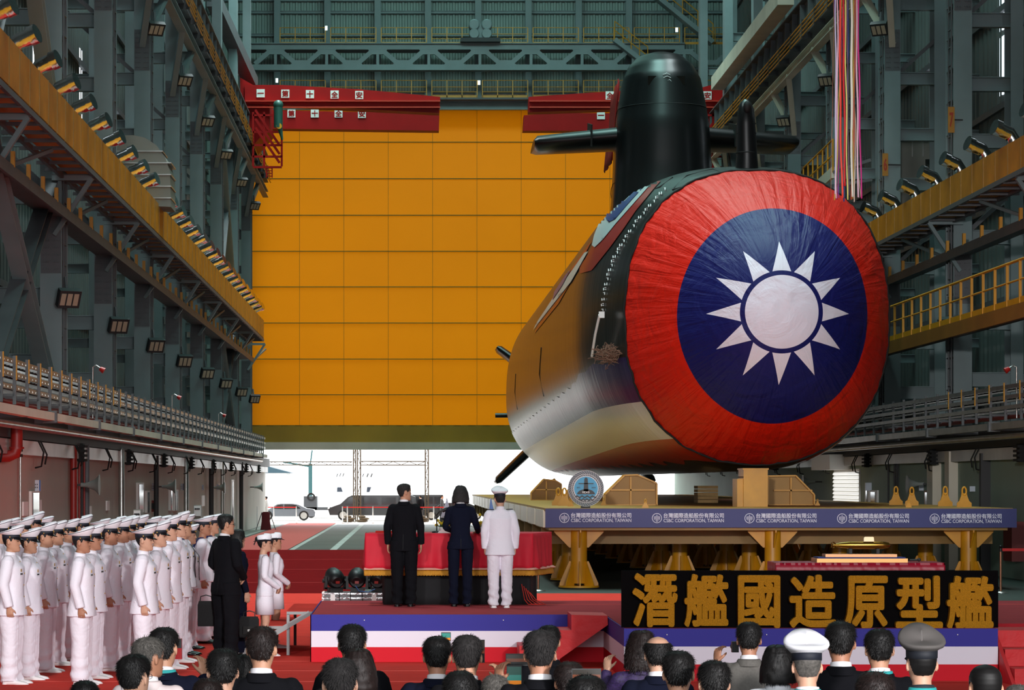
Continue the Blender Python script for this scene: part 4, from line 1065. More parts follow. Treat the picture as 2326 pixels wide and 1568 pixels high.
# things on the signing table
def on_table(px, dy=.5): return Vector(((px-VX)*(TY+dy)/F, TY+dy, zt))
t = thing('microphone', 'black gooseneck microphone on the table left of the woman', 'microphone', tuple(on_table(992, .35)))
MB().lathe([(.07, 0), (.07, .02), (.02, .03)], n=16).build('base', M_black, t)
MB().tube([(0, 0, .02), (0, 0, .20), (.0, -.01, .26), (.04, -.02, .31), (.09, -.02, .325)], .009, 8).build('gooseneck', M_black, t)
MB().tube([(.08, -.02, .32), (.16, -.02, .35)], .028, 10).build('capsule', M_black, t)
t = thing('lectern_stand', 'black grooved stand on the table behind the woman', 'stand', tuple(on_table(1008, .75)))
m = MB().box(-.06, .1, -.04, .04, 0, .30)
for k in range(6): m.box(-.055+.028*k, -.045+.028*k, -.05, -.04, 0, .30)
m.build('stand_body', M_black, t)
def flowers(px, dy, lab, seed, sc=1):
    rnd = random.Random(seed)
    t = thing('flower_arrangement', lab, 'flowers', tuple(on_table(px, dy)), sc=sc)
    MB().lathe([(.08, 0), (.1, .08), (.09, .1)], n=14).build('pot', M_white, t)
    m = MB(); m2 = MB()
    for k in range(26):
        c = Vector((rnd.gauss(0, .09), rnd.gauss(0, .05), .12+abs(rnd.gauss(.05, .07)))); m.tube([(c.x*.3, c.y*.3, .08), c], .004, 4)
        for q in range(5):
            a = q*2*PI/5; m2.ball(c+Vector((.016*math.cos(a), 0, .016*math.sin(a))), (.013, .008, .013), 6, 4)
    m.build('stems', mat('stem_green', '35602a', .7), t); m2.build('petals', mat('yellow_petals', 'd8c020', .6), t)
flowers(1010, .55, 'yellow flowers on the table to the left of the woman', 1, .8)
flowers(1093, .7, 'yellow flowers on the table between the woman and the officer', 2, .8)
MB().prism([(-.12, 0), (.13, 0), (.13, .03), (.07, .09), (-.1, .03)], 0, .1).xf(Matrix.Translation(on_table(1013, .2))).build('name_card', M_white, label='white folded card on the table at the woman\'s left', cat='card')
MB().box(-.16, .17, 0, .2, 0, .03).xf(Matrix.Translation(on_table(878, .2))).build('red_folder', M_carpet, label='red folder at the left end of the table', cat='folder')
for k, (px, dx) in enumerate(((1022, -.05), (1103, .07))):
    p = on_table(px, .6); t = thing('desk_flag', ('white and blue small desk flag left of the woman' if k == 0 else 'small blue desk flag beside the naval officer'), 'flag', tuple(p))
    MB().tube([(0, 0, 0), (dx, 0, .5)], .006, 6).lathe([(.05, 0), (.05, .015)], n=12).build('flagpole', M_galv, t)
    MB().prism([(dx, .48), (dx-.03 if k else dx-.09, .22), (dx+.08, .2), (dx+.01, .5)], -.008, .008).build('flag_cloth', M_blue if k else mat('pale_flag', 'c8ccdc', .7), t)
# model submarine table
t2 = thing('display_table', 'small display table under crinkled crimson cloth behind the sign', 'table')
Y2 = 34.4; xa, xb = P(1762, 0, Y2).x, P(2147, 0, Y2).x; za = P(0, 1279, Y2).z
solid(cloth_wall([(xa-.0, Y2+.8), (xa, Y2), (xb, Y2), (xb, Y2+.8)], ST, za, .03, .06), .006, 'cloth_skirt', mat('crimson_satin', 'a80a2c', .4), t2)
MB().box(xa, xb, Y2, Y2+.8, za-.03, za).build('table_top', mat('crimson_satin', 'a80a2c', .4), t2)
bs = thing('display_plinth', 'gold edged stepped base with blue cloth under the brass model', 'base')
za += .001
def tb_box(px0, px1, h0, h1, y0, y1, name, m): MB().box(P(px0, 0, Y2+.4).x, P(px1, 0, Y2+.4).x, Y2+y0, Y2+y1, za+h0, za+h1).build(name, m, bs)
tb_box(1849, 2054, 0, .05, .15, .65, 'gold_plinth', mat('gold_edge', 'd8a060', .35, .5)); tb_box(1853, 2050, .05, .066, .18, .62, 'blue_cloth', mat('royal_cloth', '1c2a78', .7)); tb_box(1871, 2033, .066, .105, .25, .55, 'wood_base', mat('copper_base', 'c08a60', .3, .6))
mo = thing('model_submarine', 'brass scale model of a submarine on the display table', 'model', (P(1956, 0, Y2+.4).x, Y2+.4, za+.105))
M_brass = mat('polished_brass', 'c09040', .22, .95)
MB().tube([(-.37, 0, .115), (-.33, 0, .115), (-.26, 0, .115), (-.15, 0, .115), (.1, 0, .115), (.28, 0, .115), (.36, 0, .115), (.385, 0, .115)], [.012, .022, .035, .05, .052, .052, .036, .006], 16).build('hull', M_brass, mo)
MB().prism([(.03, .15), (.17, .15), (.165, .215), (.155, .225), (.05, .225), (.035, .215)], -.02, .02).build('sail', mat('pale_brass', 'b8a080', .3, .8), mo)
m = MB()
for a in (.8, 2.3, 3.9, 5.5): m.bar((-.34, .02*math.cos(a), .115+.02*math.sin(a)), (-.37, .055*math.cos(a), .115+.055*math.sin(a)), .02, .006)
for k in range(5): a = k*2*PI/5; m.bar((-.385, 0, .115), (-.39, .035*math.cos(a), .115+.035*math.sin(a)), .012, .004)
m.build('propeller', M_brass, mo)
MB().box(-.16, -.12, -.02, .02, 0, .07).box(.2, .24, -.02, .02, 0, .07).build('support', M_dark, mo)
t = thing('hand_microphone', 'black hand microphone lying on the crimson cloth right of the model', 'microphone', (P(2066, 0, Y2+.35).x, Y2+.35, za+.015))
MB().tube([(0, 0, .01), (.1, 0, .012)], [.012, .014], 10).build('handle', M_black, t); MB().ball((.125, 0, .014), (.026, .024, .024)).build('head', M_dark, t)

# ------------------------------------------------------------ flight case with moving head lights
t = thing('flight_case', 'silver edged flight case behind the left part of the stage', 'case', (0, 40.4, 0))
ca, cb = P(733, 0, 40.4).x, P(885, 0, 40.4).x; cz = P(0, 1346, 40.4).z
MB().box(ca, cb, 0, .5, .014, cz-.005).build('case_body', mat('case_grey', '6e6e70', .6), t)
m = MB()
for z in (cz-.02, cz-.09, .05): m.box(ca-.01, cb+.01, -.012, .5, z-.012, z+.012)
m.box(ca-.012, ca+.02, -.014, .5, .014, cz).build('edge_trim', M_chrome, t)
m = MB()
for x in (ca+.12, ca+.75): m.box(x, x+.07, -.02, 0, cz-.13, cz-.03)
m.build('latch', M_white, t)
m = MB()
for x in (ca+.25, ca+.42, ca+.6): m.tube([(x, -.02, cz), (x+.01, -.03, cz-.15), (x, -.02, .3)], .006, 5)
m.build('cable', M_rubber, t)
def spot():
    t = thing('moving_head_light', '', 'stage light')
    MB().box(-.1, .1, -.1, .1, 0, .06).build('base', M_black, t)
    MB().box(-.17, -.13, -.04, .04, .04, .24).box(.13, .17, -.04, .04, .04, .24).box(-.17, .17, -.04, .04, .04, .07).build('yoke', M_black, t)
    MB().tube([(0, -.14, .16), (0, -.12, .17), (0, 0, .2), (0, .12, .25), (0, .15, .26)], [.07, .12, .15, .13, .12], 14).tube([(-.2, 0, .17), (.2, 0, .17)], .03, 8).build('lamp_head', M_black, t)
    m = MB()
    for k in range(5): m.lathe([(.125-.012*abs(k-2), -.004), (.135-.012*abs(k-2), 0), (.125-.012*abs(k-2), .004)], (0, -.1+.03*k-.02, .175+.012*k), 14, axis='y')
    m.build('cooling_fin', M_dark, t)
    MB().box(-.03, .03, -.16, -.14, .13, .17).build('display', mat('red_display', 'a02820', .4), t)
    return t
s0 = spot()
for k, (px, lab) in enumerate(((761, 'leftmost of the three on the flight case'), (811, 'middle one of the three on the flight case'), (862, 'rightmost of the three, half hidden by the black table skirt'))):
    o = s0 if k == 0 else dup(s0); o.location = (P(px, 0, 40.6).x, 40.6, cz); o.rotation_euler.z = (.3, 0, -.3)[k]
    tag(o, 'black moving head stage light, '+lab, 'stage light', 'moving head lights on the flight case')
tag(MB().tube([(ca+.5, 40.36, cz+.1), (ca+.56, 40.34, cz+.02), (ca+.7, 40.3, cz+.01), (ca+.8, 40.34, cz+.05)], .008, 5).build('blue_cable', M_blue), 'blue cable looped over the flight case between the stage lights', 'cable')

# stanchions
def stanchion(p, lab, belt=None, sc=1):
    t = thing('stanchion', lab, 'stanchion', p, sc=sc)
    MB().lathe([(.17, 0), (.17, .015), (.03, .04)], n=20).build('base', M_galv, t); MB().lathe([(.028, .03), (.028, .9)], n=12).build('post', mat('brushed_copper_post', '9a7058', .3, .8), t)
    MB().lathe([(.035, .9), (.035, .96), (.03, 1.0), (.035, 1.0), (.035, 1.03), (.01, 1.04)], n=12).build('head', M_black, t)
    if belt: MB().bar((0, 0, .94), (belt[0], belt[1], .94), .005, .06).build('belt', mat('red_belt', 'd01c1c', .6), t)
stanchion((P(2285, 0, 57).x, 57.5, 0), 'retractable belt post with red belt at the right edge of the carpet', (2.2, 0))
stanchion((P(1225, 0, 58).x, 58.5, 0), 'belt post half hidden behind the right end of the signing table')

# ribbons
hoop = thing('ribbon_hoop', 'hoop above the picture edge from which the coloured ribbons hang', 'hoop', (7.45, 45, 11.4))
MB().tube([(.28*math.cos(a*PI/8), .15*math.sin(a*PI/8), 0) for a in range(17)], .02, 6).build('ring', M_galv, hoop); MB().tube([(0, 0, 0), (0, 0, 22.6)], .01, 5).tube([(-.28, 0, 0), (0, 0, .5), (.28, 0, 0)], .008, 5).build('wire', M_dark, hoop)
RB = [(598, 598, 10, 1330, 'c8bcd8', 'pale lilac'), (612, 600, 9, 1360, 'e8b4c4', 'shell pink'), (626, 642, 13, 1355, 'e8402c', 'bright vermilion'), (637, 590, 7, 1372, 'b8a040', 'olive gold'), (652, 662, 13, 1275, 'c81418', 'deep red'), (664, 680, 9, 1368, 'd8d070', 'pale yellow'), (676, 690, 8, 1340, '6a5060', 'dusky mauve'), (686, 655, 10, 1382, '28306c', 'navy blue'), (706, 710, 15, 1350, 'dcd8c8', 'pearl white ruffled'),
      (718, 716, 7, 1362, 'b08a30', 'antique gold'), (734, 706, 12, 1368, 'a0492c', 'rust brown'), (742, 752, 11, 1352, 'd8b0c0', 'dusty pink'), (752, 777, 11, 1360, 'c02078', 'magenta'), (592, 622, 5, 1356, '6a3a9a', 'violet'), (584, 562, 4, 1350, '8a5a40', 'thin brown'), (645, 605, 6, 1370, 'a83070', 'plum'), (730, 727, 7, 1385, 'e0c8b8', 'cream'), (700, 770, 5, 1350, 'c0a890', 'beige')]
for k, (xa, xb, wd, yb, c, nmx) in enumerate(RB):
    Yr = 45-.12+.014*k; a = P(1700+xa/3.016, -40, Yr); b_ = P(1700+xb/3.016, yb/3.016, Yr); wv = wd/3.016*Yr/F
    a.z = 11.4; m = MB(); vs = []; n = 40
    for i in range(n+1):
        f = i/n; xx = a.x+(b_.x-a.x)*f**2.2+.006*math.sin(f*17+k*2); yy = Yr+.02*math.sin(f*9+k); tw = .25*math.sin(f*7+k*1.7)
        for s_ in (-1, 1): vs.append((xx+s_*wv/2*math.cos(tw), yy+s_*wv/2*math.sin(tw), a.z+(b_.z-a.z)*f))
    m.add(vs, [(2*i, 2*i+1, 2*i+3, 2*i+2) for i in range(n)], 0, True)
    solid(m, .0015, 'ribbon', mat('ribbon_'+nmx.replace(' ', '_'), c, .5), None, label='long %s ribbon in the bundle hanging before the right wall' % nmx, cat='ribbon', group='hanging ribbons')

# ------------------------------------------------------------ wall fittings
def yl(px): return -8.2*F/(px-VX)
def yr(px): return 15.1*F/(px-VX)
def wl(px0, px1, py0, py1, name, m, d=.05, **kw):
    ya, yb = yl(px0), yl(px1); ym = (ya+yb)/2
    return MB().box(-8.2, -8.2+d, ya, yb, P(0, py1, ym).z, P(0, py0, ym).z).build(name, m, **kw)
def wr(px0, px1, py0, py1, name, m, d=.05, **kw):
    ya, yb = yr(px1), yr(px0); ym = (ya+yb)/2
    return MB().box(15.1-d, 15.1, ya, yb, max(0, P(0, py1, ym).z), P(0, py0, ym).z).build(name, m, **kw)
M_frame = mat('white_door_frame', 'e4e4e0', .5); M_glass = mat('dark_door_glass', '202426', .1)
n = 1
for (a, b_, t0, t1) in ((66, 84, 1116, 1174), (309, 323, 1097, 1165), (329, 337, 1115, 1165), (382, 389, 1097, 1160), (392, 402, 1113, 1160), (523, 529, 1090, 1180)):
    wl(a, b_, t0, t1, 'door_%d' % n, M_frame, .06, kind='structure'); wl(a+2, b_-2.5, t0+4, t1, 'door_%d_glass' % n, M_glass, .075, kind='structure'); n += 1
for (a, b_, t0, t1) in ((50, 60, 1140, 1172), (82, 91, 1136, 1170), (240, 246, 1138, 1160), (457, 463, 1126, 1150), (200, 205, 1150, 1170)):
    wl(a, b_, t0, t1, 'wall_panel', M_white, .04, label='small white panel on the left wall at about %d metres' % 0 if False else {50: 'bright white notice panel nearest on the left wall', 82: 'white panel just right of the first left wall door', 240: 'white panel between the red pipe and the silver pipe', 457: 'white panel far along the left wall near the gate', 200: 'white panel low behind the horn loudspeaker'}[a], cat='panel')
for k, (a, b_, t0, t1, w_) in enumerate(((67, 92, 1091, 1116, 'above the nearest left door'), (337, 353, 1098, 1115, 'above the second left door'), (403, 418, 1099, 1114, 'beyond the second left door'), (455, 462, 1102, 1114, 'far along the left wall'), (486, 496, 1101, 1113, 'farthest along the left wall'))):
    t = thing('hanging_sign', 'blue edged white hanging sign %s' % w_, 'sign', group='hanging signs on the left wall'); Y = yl((a+b_)/2)
    p, q = P(a, t1, Y), P(b_, t0, Y)
    MB().box(p.x, q.x, Y, Y+.06, p.z, q.z).build('sign_panel', mat('pale_sign', 'c4ccd8', .5), t); m = MB().box(p.x, p.x+(q.x-p.x)*.16, Y-.004, Y, p.z, q.z).box(q.x-(q.x-p.x)*.12, q.x, Y-.004, Y, p.z, q.z); m.build('blue_edge', M_blue, t)
    m = MB()
    for r in range(2):
        for c in range(3): xx = p.x+(q.x-p.x)*(.32+.17*c); zz = q.z+(p.z-q.z)*(.4+.27*r); m.box(xx, xx+(q.x-p.x)*.1, Y-.005, Y, zz-(q.z-p.z)*.06, zz+(q.z-p.z)*.06)
    m.build('faint_characters', M_steel_d, t); MB().box(-8.25, p.x+.02, Y+.02, Y+.04, q.z-.05, q.z-.02).build('arm', M_dark, t)
for k, (px, py, w_, sd) in enumerate(((207, 1102, 'on the left wall beside the dark pipes', 1), (385, 1106, 'farther along the left wall', 1), (500, 1108, 'far down the left wall', 1), (588, 1107, 'by the left edge of the open gate', 1), (1836, 1095, 'behind the hull on the right wall', -1), (2076, 1100, 'on the right wall above the lifting lugs', -1))):
    X = -7.75 if sd > 0 else 14.6; Y = X*F/(px-VX); c = P(px, py, Y); t = thing('horn_loudspeaker', 'grey horn loudspeaker %s' % w_, 'loudspeaker', tuple(c))
    MB().tube([(-.25*sd, 0, 0), (-.1*sd, 0, 0), (.1*sd, 0, 0), (.2*sd, 0, 0)], [.05, .06, .14, .26], 16).build('horn', mat('horn_grey', '8a8f8a', .5), t); MB().bar((-.2*sd, 0, 0), (-.55*sd, 0, 0), .05, .05).build('bracket', M_dark, t)
def vpipe(px, py0, py1, X, r, m, lab, name='vertical_pipe', top=None):
    Y = X*F/(px-VX); a, b_ = P(px, py1, Y), P(px, py0, Y); a.z = max(a.z, .0) if py1 < 1400 else 0
    pts = [a, b_] if top is None else [a, b_, b_+Vector((top*.5, 0, .15)), b_+Vector((top, 0, .18))]
    MB().tube(pts, r, 10).build(name, m, label=lab, cat='pipe')
vpipe(167, 1012, 1500, -8.02, .085, M_pipe, 'thick red vertical pipe on the left wall'); vpipe(180, 1012, 1500, -8.05, .03, M_pipe, 'thin rust red pipe just right of the thick red pipe'); vpipe(186, 1012, 1500, -8.05, .03, M_dark, 'thin dark pipe right of the red pipes'); vpipe(192, 1012, 1500, -8.05, .03, M_pipe, 'second thin red pipe beside the dark stanchion')
vpipe(197, 1010, 1500, -8.0, .07, M_steel_d, 'dark steel stanchion on the left wall by the horn'); vpipe(276, 1022, 1500, -7.95, .085, M_galv, 'silver vertical pipe with bent top on the left wall', top=-.35); vpipe(423, 1040, 1500, -7.95, .09, M_galv, 'second silver pipe with bent top farther along the left wall', top=-.35)
vpipe(46, 1030, 1500, -8.1, .025, M_galv, 'thin conduit on the left wall near the picture edge'); vpipe(355, 1035, 1500, -8.0, .08, M_dark, 'dark column beside the second blue sign'); vpipe(480, 1045, 1500, -8.0, .10, M_dark, 'dark column far down the left wall'); vpipe(505, 1050, 1500, -8.0, .08, M_galv, 'silver column far down the left wall'); vpipe(548, 1050, 1500, -8.0, .10, M_dark, 'last dark column on the left beside the gate')
t = thing('elbow_pipe', 'fat red pipe elbow at the left picture edge', 'pipe'); MB().tube([P(38, 965, 52.5), P(38, 1015, 52.5), P(34, 1030, 52.5), P(20, 1036, 52.5), P(-30, 1037, 52.5)], .12, 12).build('pipe', M_pipe, t); MB().lathe([(.15, -.02), (.15, .02)], tuple(P(38, 1018, 52.5)), 14).build('flange', M_pipe, t)
for (px, pyt, Y, w_, mm, nmm) in ((311, 1158, 66, 'grey electrical cabinet with white gauges by the left wall', mat('cabinet_grey', '6f6a60', .5), 'electrical_cabinet'), (448, 1148, 85, 'electrical cabinet with white gauges farther down the left wall', mat('cabinet_grey', '6f6a60', .5), 'electrical_cabinet'), (424, 1168, 82, 'dark green box on the left floor', M_green, 'equipment_box'), (576, 1151, 142, 'tall green cabinet at the left side of the open gate', M_green, 'cabinet')):
    c = P(px, pyt, Y); t = thing(nmm, w_, 'cabinet', (c.x, Y, 0)); hw = 8*Y/F
    MB().box(-hw, hw, 0, .5, .014, c.z).build('cabinet_body', mm, t); m = MB()
    if nmm == 'electrical_cabinet':
        MB().box(-hw*.9, hw, -.02, 0, c.z-.35, c.z-.02).build('gauge_panel', M_white, t)
        for q in range(3): m.lathe([(.03, 0), (.03, -.01)], (-hw*.5+hw*.5*q, -.02, c.z-.12), 10, axis='y')
        m.build('gauge', M_dark, t)
t = thing('hose_box', 'small red hose box on the left wall', 'box', tuple(P(348, 1150, 84))); MB().box(-.15, .12, 0, .3, -.18, .18).build('box_body', M_pipe, t); MB().lathe([(.1, 0), (.1, -.03)], (0, 0, 0), 12, axis='y').build('hose_reel', M_dark, t)
def ringbeam(name, X0, X1, z0, z1, lab, m): MB().box(X0, X1, 46, 149, z0, z1).build(name, m, label=lab, cat='beam')
ringbeam('wall_channel', -8.2, -7.98, 2.98, 3.28, 'pale steel channel along the top of the left ground floor wall', mat('pale_channel', 'c8c6c4', .4, .2, .3, .5)); ringbeam('wall_channel', 14.9, 15.1, 2.98, 3.28, 'pale steel channel along the top of the right ground floor wall', mat('pale_channel', 'c8c6c4', .4, .2, .3, .5))
m = MB()
for i in range(14):
    y = 50+6.2*i
    for X, s_ in ((-7.9, 1), (14.8, -1)): m.tube([(X, y, 3.3), (X+.12*s_, y, 3.05), (X+.05*s_, y+.15, 2.75), (X-.1*s_, y+.3, 2.72)], .02, 5).tube([(X, y+.35, 3.3), (X+.14*s_, y+.35, 3.0), (X+.08*s_, y+.5, 2.8)], .02, 5)
tag(m.build('hanging_cables', M_rubber), 'short black cable loops hanging below both cable racks', 'cables', kind='stuff')
for side, X in (('left', -7.95), ('right', 14.8)):
    t = thing('insulator_rack', 'black ribbed insulators along the %s wall channel' % side, 'insulator', (X, 0, 0))
    for i in range(9):
        m = MB()
        for q in range(4): m.box(-.12, .12, 53+10.75*i, 53.5+10.75*i, 2.92+.11*q, 2.98+.11*q)
        m.box(-.06, .06, 53.05+10.75*i, 53.4+10.75*i, 2.9, 3.35).build('insulator', M_rubber, t)
# rotating red alarm lamps on bent poles over the rack
for (px, py, X, w_) in ((230, 840, -7.2, 'nearest, over the left cable rack'), (405, 903, -7.2, 'second over the left cable rack'), (508, 944, -7.2, 'third over the left cable rack'), (2290, 840, 13.9, 'over the right cable rack')):
    Y = X*F/(px-VX); c = P(px, py, Y); s_ = 1 if X < 0 else -1; t = thing('alarm_lamp', 'small red alarm lamp on a bent pole, %s' % w_, 'lamp', (c.x, Y, c.z))
    MB().tube([(-.2*s_, 0, 3.9-c.z), (-.2*s_, 0, .06), (-.12*s_, 0, .1), (0, 0, .02)], .02, 6).build('pole', M_galv, t); MB().tube([(-.03*s_, 0, .03), (.07*s_, 0, -.03)], [.05, .08], 10).build('red_lamp', mat('alarm_red', 'a01c18', .4), t)
# right wall
wr(1897, 1955, 1066, 1146, 'louvre_shutter', M_frame, .05, label='bright louvred shutter on the right wall behind the platform', cat='shutter')
ya, yb = yr(1954), yr(1898); m = MB()
for k in range(17): z = .55+k*.135; m.bar((15.03, ya, z), (15.03, yb, z), .05, .085, (.5, 0, 1))
tag(m.build('shutter_slats', mat('emissive_slats', 'f4f4f0', .4, emit=.75)), 'white slats of the bright shutter', 'shutter')  # slats emit to stand in for daylight passing through the louvres
light('shutter_daylight', 'AREA', (14.2, (ya+yb)/2, 1.8), (0, PI/2+0, 0), 60, shape='RECTANGLE', size=2, size_y=8)
wr(1887, 1931, 1034, 1068, 'white_duct', M_white, .7, label='white boxed duct above the bright shutter', cat='duct')
for (a, b_, t0, lab) in ((2125, 2138, 1033, 'pale scuffed post right of the lifting lugs'), (2166, 2176, 1026, 'second pale post on the right wall'), (2246, 2250, 1030, 'thin dark post on the right wall')):
    wr(a, b_, t0, 1400, 'wall_post', M_cream if a < 2200 else M_dark, .25, label=lab, cat='post')
for (a, b_, t0, t1) in ((1968, 1978, 1097, 1147), (1979, 1996, 1114, 1150), (2103, 2122, 1115, 1152)):
    wr(a, b_, t0, t1, 'door_%d' % n, M_frame if a < 2100 else mat('orange_door', 'b88060', .6), .05, kind='structure'); wr(a+3, b_-4, t0+4, t1, 'door_%d_glass' % n, M_glass, .07, kind='structure'); n += 1
for k, (a, b_, t0, t1, w_) in enumerate(((1966, 1994, 1097, 1115, 'left of the four lifting lugs'), (2088, 2108, 1097, 1115, 'above the lifting lugs'), (2203, 2227, 1105, 1117, 'right of the lifting lugs'))):
    Y = yr((a+b_)/2); p, q = P(a, t1, Y), P(b_, t0, Y); t = thing('hanging_sign', 'blue and white hanging sign on the right wall %s' % w_, 'sign')
    MB().box(p.x, q.x, Y, Y+.06, p.z, q.z).build('sign_panel', mat('pale_sign', 'c4ccd8', .5), t); MB().box(q.x-(q.x-p.x)*.2, q.x, Y-.004, Y, p.z, q.z).build('blue_edge', M_blue, t); MB().box(q.x-.02, 15.15, Y+.02, Y+.05, q.z-.05, q.z-.02).build('arm', M_dark, t)
for px in (2032, 2036, 2040, 2018): vpipe(px, 1040, 1500, 15.0, .025, M_dark, 'thin dark conduit on the right wall, number %s of four from the left' % {2018: 'one', 2032: 'two', 2036: 'three', 2040: 'four'}[px] , 'conduit')
wr(2306, 2326, 1185, 1275, 'hose_cabinet', mat('dull_red', '6e1a18', .5), .3, label='dark red hose cabinet at the right picture edge', cat='cabinet')

# ------------------------------------------------------------ outside the gate
def lattice(x0, x1, z0, z1, Y, w, lab, horiz=False):
    t = thing('truss_mast' if not horiz else 'truss_beam', lab, 'truss', (0, Y, 0)); m = MB()
    if not horiz:
        for x in (x0, x1):
            for y in (0, w): m.bar((x, y, z0), (x, y, z1), .07, .07)
        n = int((z1-z0)/.55)
        for k in range(n):
            za, zb = z0+(z1-z0)*k/n, z0+(z1-z0)*(k+1)/n; a, b_ = (x0, x1) if k % 2 else (x1, x0); m.bar((a, 0, za), (b_, 0, zb), .04, .04).bar((a, w, za), (b_, w, zb), .04, .04).bar((x0, 0, za), (x1, 0, za), .04, .04)
    else:
        for z in (z0, z1):
            for y in (0, w): m.bar((x0, y, z), (x1, y, z), .06, .06)
        n = int((x1-x0)/.45)
        for k in range(n): xa, xb = x0+(x1-x0)*k/n, x0+(x1-x0)*(k+1)/n; a, b_ = (z0, z1) if k % 2 else (z1, z0); m.bar((xa, 0, a), (xb, 0, b_), .035, .035)
    m.build('lattice', mat('beige_truss', '4a4438', .6), t)  # one even dark beige for all lattice members
YO = 163
o_ = lambda px: P(px, 0, YO).x
zb_ = P(0, 1053, YO).z
lattice(o_(803), o_(808), 0, 7.5, YO, .3, 'left post of the lattice mast pair outside the gate'); lattice(o_(812), o_(819), 0, 7.5, YO, .3, 'right post of the lattice mast pair outside the gate'); lattice(o_(966), o_(973), 0, 7.5, YO, .3, 'single lattice mast outside behind the officials')
lattice(o_(585), o_(800), zb_-.1, zb_+.1, YO, .25, 'horizontal lattice beam outside to the left', True); lattice(o_(820), o_(966), zb_-.1, zb_+.12, YO, .25, 'horizontal lattice beam outside in the middle', True)
def car(lab, px0, px1, pytop, pybot, Y, kind, mm, win, name):
    L_ = (px1-px0)*Y/F; H = (pybot-pytop)*Y/F; t = thing(name, lab, 'car' if kind == 'sedan' else 'van', (P(px0, 0, Y).x, Y, -.02)); W = 1.75
    if kind == 'van':
        side = [(.02, .22), (.0, .45), (.05, .55), (.14, .66), (.22, .92), (.27, 1.0), (.93, 1.0), (.98, .93), (1.0, .5), (.995, .2)]; wins = [[(.19, .66), (.245, .92), (.36, .92), (.36, .62), (.2, .62)], [(.385, .62), (.385, .92), (.56, .92), (.56, .62)], [(.6, .62), (.6, .92), (.76, .92), (.76, .62)], [(.79, .62), (.79, .92), (.93, .92), (.95, .62)]]
    else:
        side = [(.01, .25), (.0, .5), (.04, .6), (.2, .68), (.33, .96), (.42, 1.0), (.6, 1.0), (.7, .95), (.84, .72), (.97, .66), (1.0, .5), (.99, .25)]; wins = [[(.26, .7), (.35, .93), (.44, .95), (.44, .68)], [(.46, .68), (.46, .95), (.58, .95), (.66, .92), (.75, .71)]]
    MB().prism([(x*L_, z*H) for x, z in side], 0, W).build('car_body', mm, t)
    for w_ in wins: MB().prism([(x*L_, z*H) for x, z in w_], -.015, 0).build('window', win, t)
    for fx in (.17, .8):
        r = .34 if kind == 'van' else .31
        MB().lathe([(r, -.03), (r, .2)], (fx*L_, 0, r+.02), 20, axis='y').build('tyre', M_rubber, t); m = MB().lathe([(r*.68, -.045), (r*.68, -.03)], (fx*L_, 0, r+.02), 18, axis='y'); m.build('wheel_rim', M_galv, t)
    MB().box(-.02, .1, .2, .5, H*.45, H*.55).build('headlamp', M_glass if False else M_white, t)
M_carb = mat('black_car_paint', '0a0a0a', .12, coat=1); M_cars = mat('silver_car_paint', '6a7078', .2, .5, coat=1); M_cwin = mat('car_glass', '060707', .04, coat=1)
car('black van parked outside the gate behind the lattice mast', 745, 948, 1127, 1185, 168, 'van', M_carb, M_cwin, 'van')
car('black van farther right, mostly hidden by the man in the dark suit', 905, 1008, 1127, 1183, 174, 'van', M_carb, M_cwin, 'van')
car('silver sedan parked outside at the left of the gate', 586, 716, 1145, 1184, 168, 'sedan', M_cars, M_cwin, 'sedan')
car('black sedan outside behind the woman at the table', 952, 1115, 1144, 1184, 170, 'sedan', M_carb, M_cwin, 'sedan')
M_ship = mat('ship_white', 'dcdcdc', .6)
t = thing('ship', 'large white ship moored far outside the gate', 'ship', (0, 300, -1))
MB().prism([(-5, .98), (-6, 2), (-3.5, 8), (-2, 12), (13, 12), (14, 2), (13, .98)], 0, 60).build('ship_hull', M_ship, t)
for (px, py) in ((766, 1080), (773, 1079), (780, 1079), (825, 1080), (835, 1080), (844, 1080)): MB().bar(P(px-1.5, py+4, 300)-Vector((0, 300.1, -1)), P(px+1.5, py-4, 300)-Vector((0, 300.1, -1)), .1, .14, (0, -1, 0)).build('small_window', mat('ship_window', '10161c', .2), t)
for (px, s_) in ((772, -1), (836, 1)):
    q = [P(px+a, py, 300)-Vector((0, 300, -1)) for a, py in ((-5-2*s_*-1, 1118), (3+2*s_*-1+2, 1118), (5+2*s_*1, 1107), (-3+2*s_*1-1, 1107))]; MB().prism([(v.x, v.z) for v in q], -.1, 0).build('bridge_window', mat('ship_window_blue', '1a2634', .2), t)
t = thing('harbour_crane', 'teal harbour crane far outside the gate', 'crane', (P(705, 0, 290).x, 290, -.02)); MB().tube([(0, 0, 0), (0, 0, 4.5)], .22, 8).bar((0, 0, 4.2), (-3, 0, 4.7), .2, .2).bar((0, 0, 4.5), (.2, 0, 6), .15, .15).build('tower', mat('teal_haze', '1c4a4c', .6), t)
t = thing('truck', 'pale flatbed truck with a spare tyre outside left of the van', 'truck', (P(690, 0, 180).x, 180, -.02))
MB().box(0, 3.2, 0, 2, .55, .75).box(0, .9, 0, 2, .55, 1.5).build('chassis', mat('truck_grey', '3c4044', .5), t); MB().lathe([(.28, -.05), (.16, -.05), (.16, .15), (.28, .15)], (.5, 0, 1.45), 18, axis='y', caps=False).build('spare_tyre', M_rubber, t)
for fx in (.5, 2.7): MB().lathe([(.33, 0), (.33, .25)], (fx, 0, .35), 16, axis='y').build('wheel', M_rubber, t)
bld = thing('harbour_shed', 'pale harbour building with a blue roof far outside on the left', 'building', (P(585, 0, 320).x, 320, -.02)); MB().box(-3, 3.5, 0, 10, 0, 3.6).build('shed_wall', M_ship, bld); MB().prism([(-3.2, 3.6), (.5, 4.6), (4.2, 3.6)], -.3, 10.3).build('roof', mat('shed_roof', '24404c', .6), bld)
